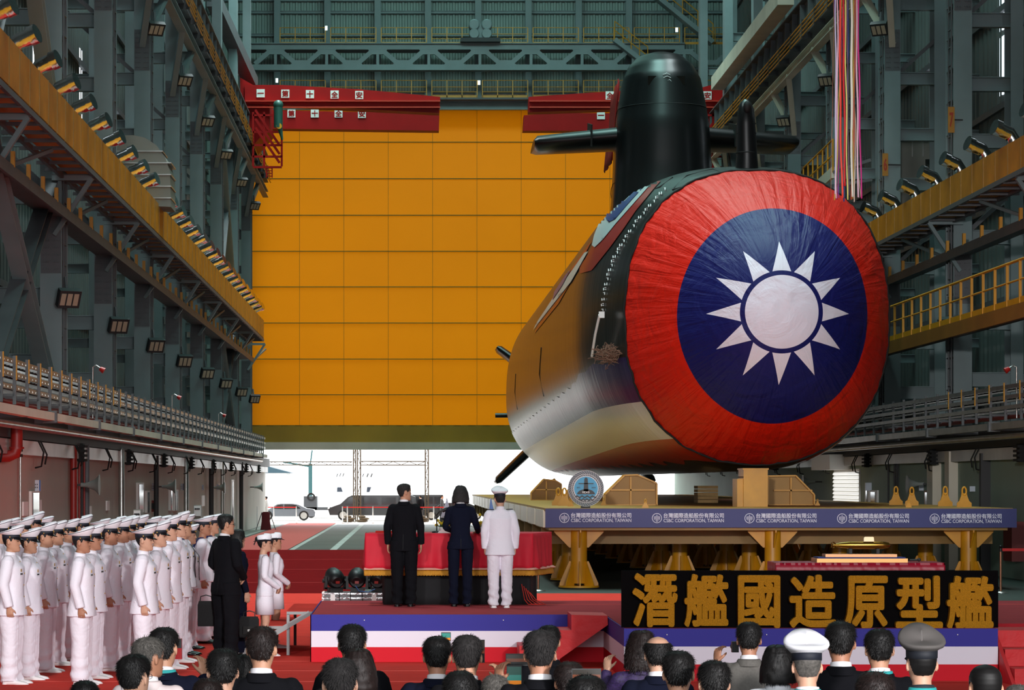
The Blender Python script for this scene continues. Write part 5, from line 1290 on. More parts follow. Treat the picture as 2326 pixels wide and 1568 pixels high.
for k, (px, w_) in enumerate(((622, 'far left, near the easel'), (673, 'left of the lattice mast'), (778, 'at the front of the van'), (789, 'just right of the one at the van'), (847, 'right of the lattice mast'), (985, 'behind the woman'), (1066, 'between the woman and the officer'))):
    t = thing('rope_post', 'short barrier post outside the gate, '+w_, 'post', (P(px, 0, 158).x, 158, -.02), group='barrier posts outside'); MB().lathe([(.16, 0), (.16, .03), (.03, .05), (.03, .95), (.04, 1.0)], n=12).build('post', M_galv, t)
m = MB().bar((o_(600)-0, 158, .93), (P(673, 0, 158).x, 158, .93), .01, .06); m.build('red_belt', mat('red_belt', 'd01c1c', .6), label='red barrier belt outside in front of the sedan', cat='belt')
MB().bar((P(778, 0, 158).x, 158, .93), (P(1066, 0, 158).x, 158, .93), .01, .06).build('red_belt', mat('red_belt', 'd01c1c', .6), label='red barrier belt outside in front of the vans', cat='belt')
for k, (px, w_) in enumerate(((792, 'left heap at the mast foot'), (824, 'right heap at the mast foot'), (960, 'at the foot of the single mast'))):
    t = thing('sandbag_pile', 'small pile of sandbags, '+w_, 'sandbags', (P(px, 0, 162).x, 162, -.02), group='sandbags at the masts')
    for q in range(3): MB().ball((-.05+.15*(q % 2), 0, .08+.13*q), (.38-.07*q, .25, .09), 12, 6).build('sandbag', mat('sandbag_cloth', '5a5040', .9), t)
t = thing('easel', 'easel draped in dark red cloth at the left end of the red carpet lane', 'easel', (P(604, 0, 134).x, 134, 0))
MB().loft([[(sx*w_, d*.25-.02*z, z) for sx, d in ((-1, -1), (1, -1), (1, 1), (-1, 1))] for w_, z in ((.27, .0), (.2, .45), (.2, .85), (.13, .92))], 0, True, False).build('cloth', mat('maroon_cloth', '5a1018', .9), t)
MB().bar((-.2, 0, .9), (-.5, -.1, 0), .03, .03).bar((.2, 0, .9), (.5, -.1, 0), .03, .03).bar((0, .1, .9), (0, .5, 0), .03, .03).build('tripod_leg', M_dark, t)
# ============================================================ people (local frame: facing +y, right hand at +x, 1.72 m tall)
def sstep(x): x = max(0, min(1, x)); return x*x*(3-2*x)
def interp(tab, t):
    if t <= tab[0][0]: return tab[0][1:]
    for a, b in zip(tab, tab[1:]):
        if t <= b[0]:
            f = (t-a[0])/(b[0]-a[0]); return [p+(q-p)*f for p, q in zip(a[1:], b[1:])]
    return tab[-1][1:]
H0, HH = 1.487, .232
HEAD = [(0, .020, .078, .03), (.03, .034, .089, .012), (.08, .046, .094, .0), (.16, .056, .094, .03), (.26, .063, .092, .055), (.36, .069, .090, .075), (.5, .0745, .089, .092), (.62, .077, .092, .100), (.74, .0765, .089, .101), (.84, .069, .078, .093), (.92, .053, .058, .074), (.97, .034, .034, .048), (1.0, .004, .004, .006)]
def head_pt(t, phi, off=0, HT=HEAD):
    w_, yf, yb = interp(HT, t); c, s = math.cos(phi), math.sin(phi)
    if t < .1: yb = -yb
    x = (w_+off)*math.copysign(abs(s)**.92, s); y = (yf+off)*c if c > 0 else (abs(yb) if t >= .1 else yb)*c+off*c
    y -= .004
    z = H0+HH*(t+(off/HH if t > .7 else 0)*sstep((t-.7)/.3))
    if c > 0 and off < .004:
        ax = abs(x); zt = t
        nose = .0 if not (.33 < zt < .60) else (.024*(1-((zt-.39)/.21)) if zt > .39 else .024*sstep((zt-.335)/.055))
        y += nose*math.exp(-(x/.0105)**2)
        y -= .009*math.exp(-((ax-.031)/.014)**2-((zt-.515)/.045)**2)
        y += .004*math.exp(-((ax-.028)/.02)**2-((zt-.60)/.03)**2)
        y += .006*math.exp(-(x/.021)**2)*(math.exp(-((zt-.245)/.018)**2)+math.exp(-((zt-.20)/.02)**2))-.003*math.exp(-(x/.024)**2-((zt-.222)/.008)**2)
        y += .006*math.exp(-(x/.02)**2-((zt-.08)/.05)**2)+.003*math.exp(-((ax-.045)/.015)**2-((zt-.38)/.08)**2)
    return Vector((x, y, z))
PIV = Vector((0, -.01, 1.47))
def headM(yaw, pitch): return Matrix.Translation(PIV) @ Matrix.Rotation(yaw, 4, 'Z') @ Matrix.Rotation(pitch, 4, 'X') @ Matrix.Translation(-PIV)
def head_mb(yaw=0, pitch=0):
    m = MB(); n = 56; T = [0, .01, .03]+[.03+.97*(i/52) for i in range(1, 53)]
    m.loft([[head_pt(t, 2*PI*k/n) for k in range(n)] for t in T])
    for s in (-1, 1):
        e = MB().ball((0, 0, 0), (.008, .019, .031), 12, 8); e.xf(Matrix.Translation((s*.079, -.012, H0+HH*.475)) @ Matrix.Rotation(s*.35, 4, 'Z') @ Matrix.Rotation(-.15, 4, 'X')); m._j(e, None)
    return m.xf(headM(yaw, pitch))
HL = {'short': [(0, .80), (35, .79), (52, .67), (66, .62), (76, .50), (86, .47), (93, .62), (108, .60), (116, .42), (135, .25), (180, .20)],
      'bald': [(0, 1.2), (60, 1.2), (70, .85), (76, .52), (86, .47), (93, .60), (108, .60), (116, .42), (135, .25), (180, .20)]}
HTB = [(-.14, .094, .06, .098), (.0, .106, .075, .112), (.26, .105, .085, .116), (.5, .096, .090, .114), (.62, .089, .092, .110), (.74, .080, .089, .104), (.84, .071, .078, .095), (.92, .055, .058, .076), (.97, .036, .034, .05), (1.0, .004, .004, .006)]
def hair_mesh(kind, seed=1, strands=900, thick=.0095):
    key = ('hair', kind, seed)
    if key in MC: return MC[key]
    rnd = random.Random(seed); m = MB(); n = 72
    longh = kind in ('bob', 'curly', 'long'); HT = HTB if longh else HEAD
    T = [(-.14 if kind != 'long' else -.14)+1.14*i/46 for i in range(47)] if longh else [.14+.86*i/40 for i in range(41)]
    if kind == 'bob': T = [-.02+1.02*i/46 for i in range(47)]
    if kind == 'long': T = [-.45+1.45*i/50 for i in range(51)]
    def off(t, phi):
        a = abs((math.degrees(phi)+180) % 360-180)
        nz = noise.noise(Vector((math.cos(phi)*3.2, math.sin(phi)*3.2, t*5+seed*7)))
        if longh:
            th = .80-.3*sstep((a-30)/25) if a < 62 else -9
            if kind == 'curly': nz += 1.1*noise.noise(Vector((math.cos(phi)*8, math.sin(phi)*8, t*14+seed)))
            o = .019+.006*nz; return o*sstep((t-th)/.08)-.012*(1-sstep((t-th)/.08)) if a < 75 else o
        th = interp(HL['bald' if kind == 'bald' else 'short'], a)[0]+.02*nz
        k = sstep((t-th)/.07); tk = thick*(.6+.6*sstep((t-.55)/.35)) + .004*nz
        if kind == 'bald': tk = .006+.5*tk*.5
        if kind == 'buzz': tk = .004
        if kind == 'bald' and t > .80: k *= 1-sstep((t-.80)/.06)
        return tk*k-.006*(1-k)
    P3 = []
    for t in T:
        ring = []
        for k in range(n):
            ph = 2*PI*k/n; o = off(t, ph); tt = t
            if longh and t < 0: p = head_pt(0, ph, 0, [(0,)+tuple(interp(HTB, t))]); p = Vector(((interp(HTB, t)[0]+o)*math.copysign(abs(math.sin(ph))**.92, math.sin(ph)), (interp(HTB, t)[2]+o)*math.cos(ph) if math.cos(ph) < 0 else (.03)*math.cos(ph), H0+HH*t))
            elif longh: 
                wq, yf, yb = interp(HTB, t); c, s = math.cos(ph), math.sin(ph); p = Vector(((wq+o)*math.copysign(abs(s)**.92, s), ((yf if t > .5 else yf*.2+.02)+o)*c if c > 0 and t <= .5 else ((yf+o)*c if c > 0 else (yb+o)*c), H0+HH*t+(o if t > .9 else 0)))
                if c > 0 and t > .45: p = head_pt(t, ph, o, HTB)
            else: p = head_pt(t, ph, max(o, .0041) if o > 0 else o, HT); 
            ring.append(p)
        P3.append(ring)
    m.loft(P3, 0, True, True)
    crown = Vector((.01, -.055, H0+HH*1.02)); cen = Vector((0, -.005, H0+HH*.6))
    cnt = 0
    while cnt < strands:
        i = rnd.randrange(1, len(T)-1); k = rnd.randrange(n)
        if off(T[i], 2*PI*k/n) < .005: cnt += .2; continue
        p = P3[i][k].lerp(P3[i+1][(k+1) % n], rnd.random()); nn = (p-cen).normalized(); fl = (p-crown); fl = (fl-nn*fl.dot(nn))
        if fl.length < 1e-3: fl = Vector((1, 0, 0))
        fl.normalize(); fl = (fl+Vector((rnd.gauss(0, .25), rnd.gauss(0, .25), rnd.gauss(0, .2)-(.6 if longh else 0)))).normalized()
        L = rnd.uniform(.018, .04)*(1.6 if longh else 1); side = nn.cross(fl).normalized()*.0013; lift = rnd.uniform(-.001, .003 if kind != 'curly' else .02)
        if kind == 'buzz': L *= .3; lift *= .3
        q = p+fl*L*.5+nn*(lift+.001); r = p+fl*L+nn*lift*.6-nn*.004*(L/.04)
        m.add([p-nn*.002-side, p-nn*.002+side, q+side*.8, q-side*.8, r], [(0, 1, 2, 3), (3, 2, 4)], 0, False); cnt += 1
    if kind == 'bun': m.ball((0, -.105, H0+HH*.78), (.04, .035, .04), 16, 10)
    me = m.mesh('hair', [M_black]); MC[key] = me; return me
MC = {}
def V(*a): return Vector(a)
POSES = {
 'attention': dict(R=[(.172, 0, 1.395), (.235, -.035, 1.13), (.222, .03, .88)], L=None, hd=(0, .12, -1), pn=(-1, 0, 0), curl=1.25),
 'hang': dict(R=[(.172, 0, 1.395), (.24, -.03, 1.13), (.235, .04, .88)], L=None, hd=(0, .1, -1), pn=(-1, 0, .1), curl=.45),
 'clasp': dict(R=[(.172, 0, 1.395), (.245, -.03, 1.14), (.095, .19, .98)], L=None, hd=(-.8, .3, -.5), pn=(-.3, -.9, .2), curl=.8),
 'write': dict(R=[(.165, 0, 1.39), (.24, .05, 1.14), (.27, .33, 1.07)], L=[(-.165, 0, 1.39), (-.22, .04, 1.13), (-.08, .30, 1.07)], hd=(-.2, 1, -.1), pn=(0, -.2, -1), curl=.8),
 'photo': dict(R=[(.172, 0, 1.395), (.24, .15, 1.20), (.12, .30, 1.40)], L=None, hd=(-.15, .25, 1), pn=(-.8, .5, 0), curl=.75),
 'photoR': dict(R=[(.172, 0, 1.395), (.27, .12, 1.20), (.21, .26, 1.42)], L=[(-.172, 0, 1.395), (-.23, -.03, 1.14), (-.16, .2, 1.02)], hd=(-.1, .2, 1), pn=(-.9, .3, 0), curl=.75),
 'photoL': dict(R=[(.172, 0, 1.395), (.23, -.03, 1.14), (.16, .2, 1.02)], L=[(-.172, 0, 1.395), (-.27, .12, 1.20), (-.21, .26, 1.42)], hd=(-.1, .2, 1), pn=(-.9, .3, 0), curl=.75),
 'lap': dict(R=[(.172, 0, 1.395), (.235, .0, 1.14), (.14, .24, 1.0)], L=None, hd=(-.1, 1, -.2), pn=(0, 0, -1), curl=.4)}
def arms(pose):
    p = POSES[pose]; R = [Vector(q) for q in p['R']]; L = [Vector(q) for q in p['L']] if p['L'] else [Vector((-q.x, q.y, q.z)) for q in R]
    return [(1, R), (-1, L)]
def arc3(S, E, W_, n=5):
    # gently rounded elbow
    return [S, S.lerp(E, .5), S.lerp(E, .88), E+(S.lerp(W_, .5)-E)*.06, E.lerp(W_, .14), E.lerp(W_, .55), W_]
def hand(m, s, W_, pose):
    p = POSES[pose]; d = Vector(p['hd']); nn = Vector(p['pn']); 
    up = W_.z > 1.25; 
    if p['L'] is not None and not up and pose.startswith('photo'): d = Vector((-.5, .8, -.3)); nn = Vector((0, -.3, -1))
    d.x *= s; nn.x *= s; d.normalize(); nn = (nn-d*nn.dot(d)).normalized(); t = d.cross(nn)*(-s); t.normalize()
    if pose in ('attention', 'hang'): t = Vector((0, 1, 0)); t = (t-d*t.dot(d)).normalized()
    if pose in ('lap', 'write'): t = Vector((-s, 0, 0)); t = (t-d*t.dot(d)).normalized()
    if up: t = Vector((0, -.6, .4))+Vector((-s*.5, 0, 0)); t = (t-d*t.dot(d)).normalized(); nn = d.cross(t)*(1 if (d.cross(t)).x*s < 0 else -1)
    rings = []
    for f, hw, hh in ((-.2, .024, .022), (.0, .026, .018), (.35, .036, .016), (.75, .042, .0145), (1, .041, .012)):
        c = W_+d*(.088*f); rings.append([c+t*hw*math.cos(2*PI*k/12)+nn*hh*math.sin(2*PI*k/12) for k in range(12)])
    m.loft(rings)
    for i, L in enumerate((.072, .080, .076, .060)):
        a = W_+d*.082+t*(.032-.0213*i); cur = p['curl']*(1+.06*i); ang = cur*.45; pts = [a]; dd = d
        for sgm in (.44, .32, .24):
            dd = (d*math.cos(ang)+nn*math.sin(ang)); a = a+dd*L*sgm; pts.append(a); ang += cur*.8
        m.tube(pts, [.0092, .0088, .008, .0068], 8); m.ball(pts[-1], .0068, 8, 5)
    a = W_+d*.028+t*.030; th = (d*.65+t*.6+nn*.35).normalized(); b = a+th*.038; th2 = (d*.75+nn*.6+t*(.1 if p['curl'] > .6 else .4)).normalized(); c = b+th2*.032
    m.tube([a-th*.02, a, b, c], [.014, .0125, .0105, .0075], 8); m.ball(c, .0075, 8, 5)
def ell(w_, f, b, z, yc=0, n=40, e=.9, xc=0):
    r = []
    for k in range(n):
        t = 2*PI*k/n; c, s = math.cos(t), math.sin(t); r.append(Vector((xc+w_*math.copysign(abs(c)**e, c), yc+(f if s > 0 else b)*math.copysign(abs(s)**e, s), z)))
    return r
SEAT = -.43
def legpath(s, seated, wide=0):
    if seated: return [V(s*.09, 0, .93), V(s*.105, .12, .90), V(s*.13, .42, .90), V(s*.13, .47, .85), V(s*.13, .46, .70), V(s*.13, .44, .50)]
    return [V(s*.085, 0, .93), V(s*.095, .0, .80), V(s*.095, .008, .50), V(s*.095, 0, .46), V(s*.095, -.005, .3), V(s*.095, -.01, .06)]
def foot_rings(s, seated, z0=0, grow=0):
    ax, ay = (s*.13, .44) if seated else (s*.095, -.01); rings = []
    for y, hw, h in ((-.065, .012, .03), (-.055, .03, .062), (-.02, .036, .085), (.04, .037, .075), (.10, .044, .052), (.16, .046, .04), (.20, .036, .03), (.222, .012, .018)):
        hw += grow; h += grow; rings.append([V(ax+hw*math.copysign(abs(math.cos(2*PI*k/16))**.7, math.cos(2*PI*k/16)), ay+y, z0+max(0, h/2+h/2*math.sin(2*PI*k/16)) ) for k in range(16)])
    return rings
def body_mesh(pose, yaw=0, pitch=0, seated=False, female=False, fine=False):
    key = ('body', pose, yaw, pitch, seated, female)
    if key in MC: return MC[key]
    m = head_mb(yaw, pitch)
    m.tube([(0, -.02, 1.38), (0, -.022, 1.46), Vector((0, -.012, 1.50)), headM(yaw, pitch) @ Vector((0, -.01, 1.54))], [.064, .054, .052, .050], 20)
    tw = .9 if female else 1
    m.loft([ell(.13, .085, .085, .84), ell(.14, .09, .095, .93), ell(.12*tw, .085, .08, 1.06), ell(.14*tw, .09, .09, 1.2), ell(.15*tw, .09, .085, 1.30), ell(.115*tw, .05, .06, 1.385), ell(.06, .04, .05, 1.43)])
    for s, (S, E, W_) in arms(pose):
        m.ball(S, .034); m.tube(arc3(S, E, W_), [.034, .042, .036, .034, .034, .03, .024], 14); hand(m, s, W_, pose)
        m.tube([(s*.1, 0, 1.37), S-V(0, 0, .015)], .03, 12)
    for s in (-1, 1):
        m.tube(legpath(s, seated), [.08, .075, .055, .05, .052, .035], 16)
        z0 = .43 if seated else 0; m.loft([[v+Vector((0, 0, z0)) for v in r] for r in foot_rings(s, seated)])
        m.tube([legpath(s, seated)[-1], legpath(s, seated)[-1]+V(0, .01, -.03)], .034, 12)
    me = evalmesh(m, [('REMESH', dict(mode='VOXEL', voxel_size=.0052 if pose.startswith('photo') else .0062, use_smooth_shade=True)), ('SMOOTH', dict(factor=.5, iterations=2))], 'body')
    MC[key] = me; return me
def cloth_noise(me, amp, seed, sx=(7, 7, 3.2), fine=.35):
    NN = np.empty(len(me.vertices)*3, dtype=np.float32); me.vertices.foreach_get('normal', NN); NN = NN.reshape(-1, 3)
    for v, nv in zip(me.vertices, NN):
        c = v.co; q = Vector((c.x*sx[0]+seed, c.y*sx[1], c.z*sx[2])); w_ = noise.noise(q)+.6*noise.noise(Vector((c.x*14, c.y*14, c.z*9+seed)))+fine*noise.noise(Vector((c.x*20+c.z*18, c.y*20, c.z*24)))
        v.co = c+Vector(nv.tolist())*(amp*w_)
def jacket_mesh(pose, kind, seed=0):
    key = ('jacket', pose, kind, seed)
    if key in MC: return MC[key]
    m = MB(); F_ = kind in ('female', 'womansuit')
    hem = {'jumper': .86, 'female': .86, 'womansuit': .82}.get(kind, .78)
    if F_: R = [(hem, .185, .125, .125, 0), (hem+.06, .18, .122, .124, 0), (1.02, .140, .10, .098, 0), (1.12, .138, .104, .09, 0), (1.24, .155, .135, .095, 0), (1.33, .162, .118, .098, 0), (1.39, .150, .075, .08, -.005), (1.43, .115, .055, .068, -.012), (1.452, .075, .05, .06, -.018)]
    else: R = [(hem, .195, .130, .128, 0), (hem+.08, .188, .126, .126, 0), (1.0, .170, .118, .108, 0), (1.10, .168, .118, .104, 0), (1.22, .180, .124, .110, 0), (1.32, .186, .118, .112, 0), (1.385, .175, .085, .092, -.005), (1.425, .135, .062, .075, -.012), (1.455, .078, .055, .064, -.018)]
    if kind in ('suit', 'womansuit'): R = [(z, w_*(1+.06*max(0, 1-(z-hem)/.15)), f*(1+.12*max(0, 1-(z-hem)/.15)), b*(1+.12*max(0, 1-(z-hem)/.15)), yc) for z, w_, f, b, yc in R]
    if kind in ('tunic', 'jumper'): R = [(z, w_*1.06*(1+.08*max(0, 1-(z-hem)/.2)), f*1.14*(1+.12*max(0, 1-(z-hem)/.2)), b*1.16*(1+.12*max(0, 1-(z-hem)/.2)), yc) if z < 1.36 else (z, w_, f*1.04, b*1.04, yc) for z, w_, f, b, yc in R]
    rings = []
    for a, b in zip(R, R[1:]):
        for k in range(4):
            f = k/4; q = [x+(y-x)*f for x, y in zip(a, b)]; rings.append(ell(q[1], q[2], q[3], q[0], q[4], 48, .88))
    q = R[-1]; rings.append(ell(q[1], q[2], q[3], q[0], q[4], 48, .88)); m.loft(rings)
    th = .86 if F_ else (1.1 if kind in ('tunic', 'jumper') else 1)
    for s, (S, E, W_) in arms(pose):
        S2 = S+V(-s*.01, 0, -.005); m.ball(S2, (.058*th, .062*th, .058*th)); P_ = arc3(S2, E, W_); m.tube(P_, [x*th for x in (.066, .062, .056, .055, .054, .05, .046)], 20)
        m.tube([(s*.09, -.005, 1.395), S2+V(0, 0, .0)], [.052, .05], 16)
    me = evalmesh(m, [('REMESH', dict(mode='VOXEL', voxel_size=.009, use_smooth_shade=True)), ('SMOOTH', dict(factor=.6, iterations=3))], 'jacket')
    cloth_noise(me, .0045, seed); MC[key] = me; return me
def trousers_mesh(seated, kind='std', seed=0):
    key = ('trousers', seated, kind, seed)
    if key in MC: return MC[key]
    m = MB(); m.loft([ell(.12, .08, .085, .82), ell(.165, .108, .112, .87), ell(.165, .108, .112, .95), ell(.145, .10, .095, 1.02)])
    g = 1.17 if kind == 'white' else (1.0 if kind == 'slim' else 1.16)
    for s in (-1, 1):
        p = legpath(s, seated)
        if seated: m.tube(p, [.10, .098, .078, .075, .07, .064], 20)
        else:
            rings = []
            for (z, wx, wf, wb, yc) in ((.93, .085, .10, .10, 0), (.84, .090, .102, .105, 0), (.70, .085, .092, .092, 0), (.5, .074, .080, .076, .004), (.3, .068, .078, .078, -.004), (.12, .066, .082, .078, -.004), (.045, .068, .088, .080, 0)):
                rings.append(ell(wx*g, wf*g, wb*g, z, yc-.005, 32, 1, s*.097))
            m.loft(rings)
    me = evalmesh(m, [('REMESH', dict(mode='VOXEL', voxel_size=.009, use_smooth_shade=True)), ('SMOOTH', dict(factor=.5, iterations=2))], 'trousers')
    cloth_noise(me, .006, seed+3, (6, 6, 4.5), .6)
    if not seated:      # folds breaking over the shoes and a pressed crease
        NN = np.empty(len(me.vertices)*3, dtype=np.float32); me.vertices.foreach_get('normal', NN); NN = NN.reshape(-1, 3).tolist()
        for v, nv in zip(me.vertices, NN):
            c = v.co; s = 1 if c.x > 0 else -1; dx = c.x-s*.097
            if c.z < .75:
                a_ = .009*math.exp(-(dx/.012)**2)*sstep((.78-c.z)/.1)+.009*sstep((.42-c.z)/.3)*math.sin(c.z*46+dx*18+seed+s)
                v.co = c+Vector(nv)*a_
    MC[key] = me; return me
def shoe_mesh(s, seated):
    key = ('shoe', s, seated)
    if key in MC: return MC[key]
    z0 = .43 if seated else 0; m = MB().loft([[v+V(0, 0, z0) for v in r] for r in foot_rings(s, seated, 0, .007)])
    ax, ay = (s*.13, .44) if seated else (s*.095, -.01)
    for (y0, y1, hw) in ((-.072, .0, .043), (.05, .225, .05)):
        m.loft([[V(ax+hw*math.cos(2*PI*k/16)*1.0, ay+(y0+y1)/2+(y1-y0)/2*math.sin(2*PI*k/16)*1.05, z0+z) for k in range(16)] for z in (.0, .018)], 0, True, False)
    me = m.mesh('shoe', [M_black]); MC[key] = me; return me
def simple(key, fn, name):
    if key not in MC: MC[key] = fn().mesh(name, [M_black])
    return MC[key]
# caps -----------------------------------------------------
CZ = H0+HH*.70      # band height on the head
def cap_crown(front=.055, back=.018, wide=.135, long=.145):
    m = MB(); n = 48; rings = []
    def ring(sc, zf, zb, tilt=1):
        r = []
        for k in range(n):
            t = 2*PI*k/n; c, s = math.cos(t), math.sin(t); x, y = sc[0]*c, -.008+sc[1]*s; fr = (s+1)/2
            lift = (zf*fr**1.6+zb*(1-fr**1.6)); r.append(V(x, y, CZ+.035+lift))
        return r
    rings = [ring((.083, .102), -.004, -.004), ring((.090, .108), .004, .002), ring((wide*.93, long*.93), front*.55, back*.3), ring((wide, long), front*.82, back*.75), ring((wide*.985, long*.985), front*.98, back*1.0), ring((wide*.85, long*.86), front*1.06, back*1.15), ring((wide*.45, long*.45), front*.95, back*1.5), ring((.005, .005), front*.8, back*1.7)]
    return m.loft(rings)
def cap_band(): return MB().loft([[V((.081+g)*math.cos(2*PI*k/40), -.008+(.100+g)*math.sin(2*PI*k/40), CZ+z) for k in range(40)] for z, g in ((-.010, .0), (-.008, .003), (.034, .004), (.036, .0))])
def cap_peak():
    m = MB(); a = []; b = []; n = 24
    for k in range(n+1):
        t = PI*(.14+.72*k/n); c, s = math.cos(t), math.sin(t); a.append(V(.083*c, -.008+.102*s, CZ-.004)); b.append(V(.092*c, -.008+.102*s+.052*s**1.5, CZ-.004-.030*s))
    m.add(a+b, [(k, k+1, n+2+k, n+1+k) for k in range(n)], 0, True); return m
M_skins = [mat('skin_a', 'b8876c', .55, 0, .05, 30), mat('skin_b', 'a8745a', .55, 0, .05, 30), mat('skin_c', 'c4957c', .55, 0, .05, 30)]
M_hair = mat('black_hair', '0e0b0b', .6, 0, .3, 60, spec=.4); M_hairbr = mat('dark_brown_hair', '1e1210', .6, 0, .3, 60, spec=.4); M_hairgr = mat('greying_hair', '57534f', .75, 0, .45, 70, spec=.25); M_hairdg = mat('dark_grey_hair', '2a2727', .75, 0, .4, 70, spec=.25)
M_uw = mat('white_uniform_cloth', 'e9e4ee', .75, 0, .02, 3, .15, 60); M_ut = mat('white_trouser_cloth', 'e8e2ec', .75, 0, .02, 3, .15, 60); M_navy = mat('navy_band', '0c1020', .7)
M_patent = mat('black_patent_leather', '060607', .08); M_gbtn = mat('gold_button', 'c8a050', .3, .8); M_suit = mat('black_suit_cloth', '0c0c11', .9, 0, .1, 5, spec=.15); M_suitn = mat('navy_suit_cloth', '0c1022', .9, 0, .1, 5, spec=.15); M_suitg = mat('grey_suit_cloth', '5c5854', .85, 0, .15, 60)
M_shirt = mat('white_shirt_cloth', 'e0dce0', .8); M_lan = mat('teal_lanyard', '2fa0a0', .6); M_collar = mat('sailor_blue_collar', '1f2a78', .7); M_wshoe = mat('white_shoe', 'e8e4e4', .4); M_bshoe = mat('black_shoe', '0a0a0b', .2)
M_eye = mat('eye_dark', '120c0a', .15); M_badge = mat('dark_name_tag', '14241c', .4)
def bvh(me): 
    k = ('bvh', me.name)
    if k not in MC: MC[k] = BVHTree.FromPolygons([v.co.copy() for v in me.vertices], [list(p.vertices) for p in me.polygons])
    return MC[k]
def sub_(name, me, parent, m, label=None):
    o = put(name, me, parent, label=label)
    if len(me.materials) == 0: me.materials.append(m)
    o.material_slots[0].link = 'OBJECT'; o.material_slots[0].material = m; return o
def front_strip(jm, x0, z0, z1, w_, n=24, ydir=1, th=.004):
    # a strip laid on the cloth; ydir 1 chest, -1 back
    b = bvh(jm); L = []; R_ = []
    for i in range(n+1):
        z = z0+(z1-z0)*i/n
        for lst, x in ((L, x0-w_/2), (R_, x0+w_/2)):
            h = b.ray_cast(V(x, ydir*.6, z), V(0, -ydir, 0)); lst.append((h[0] if h[0] else V(x, ydir*.1, z))+V(0, ydir*th, 0))
    m = MB(); m.add(L+R_, [(i, i+1, n+2+i, n+1+i) for i in range(n)], 0, True); return m
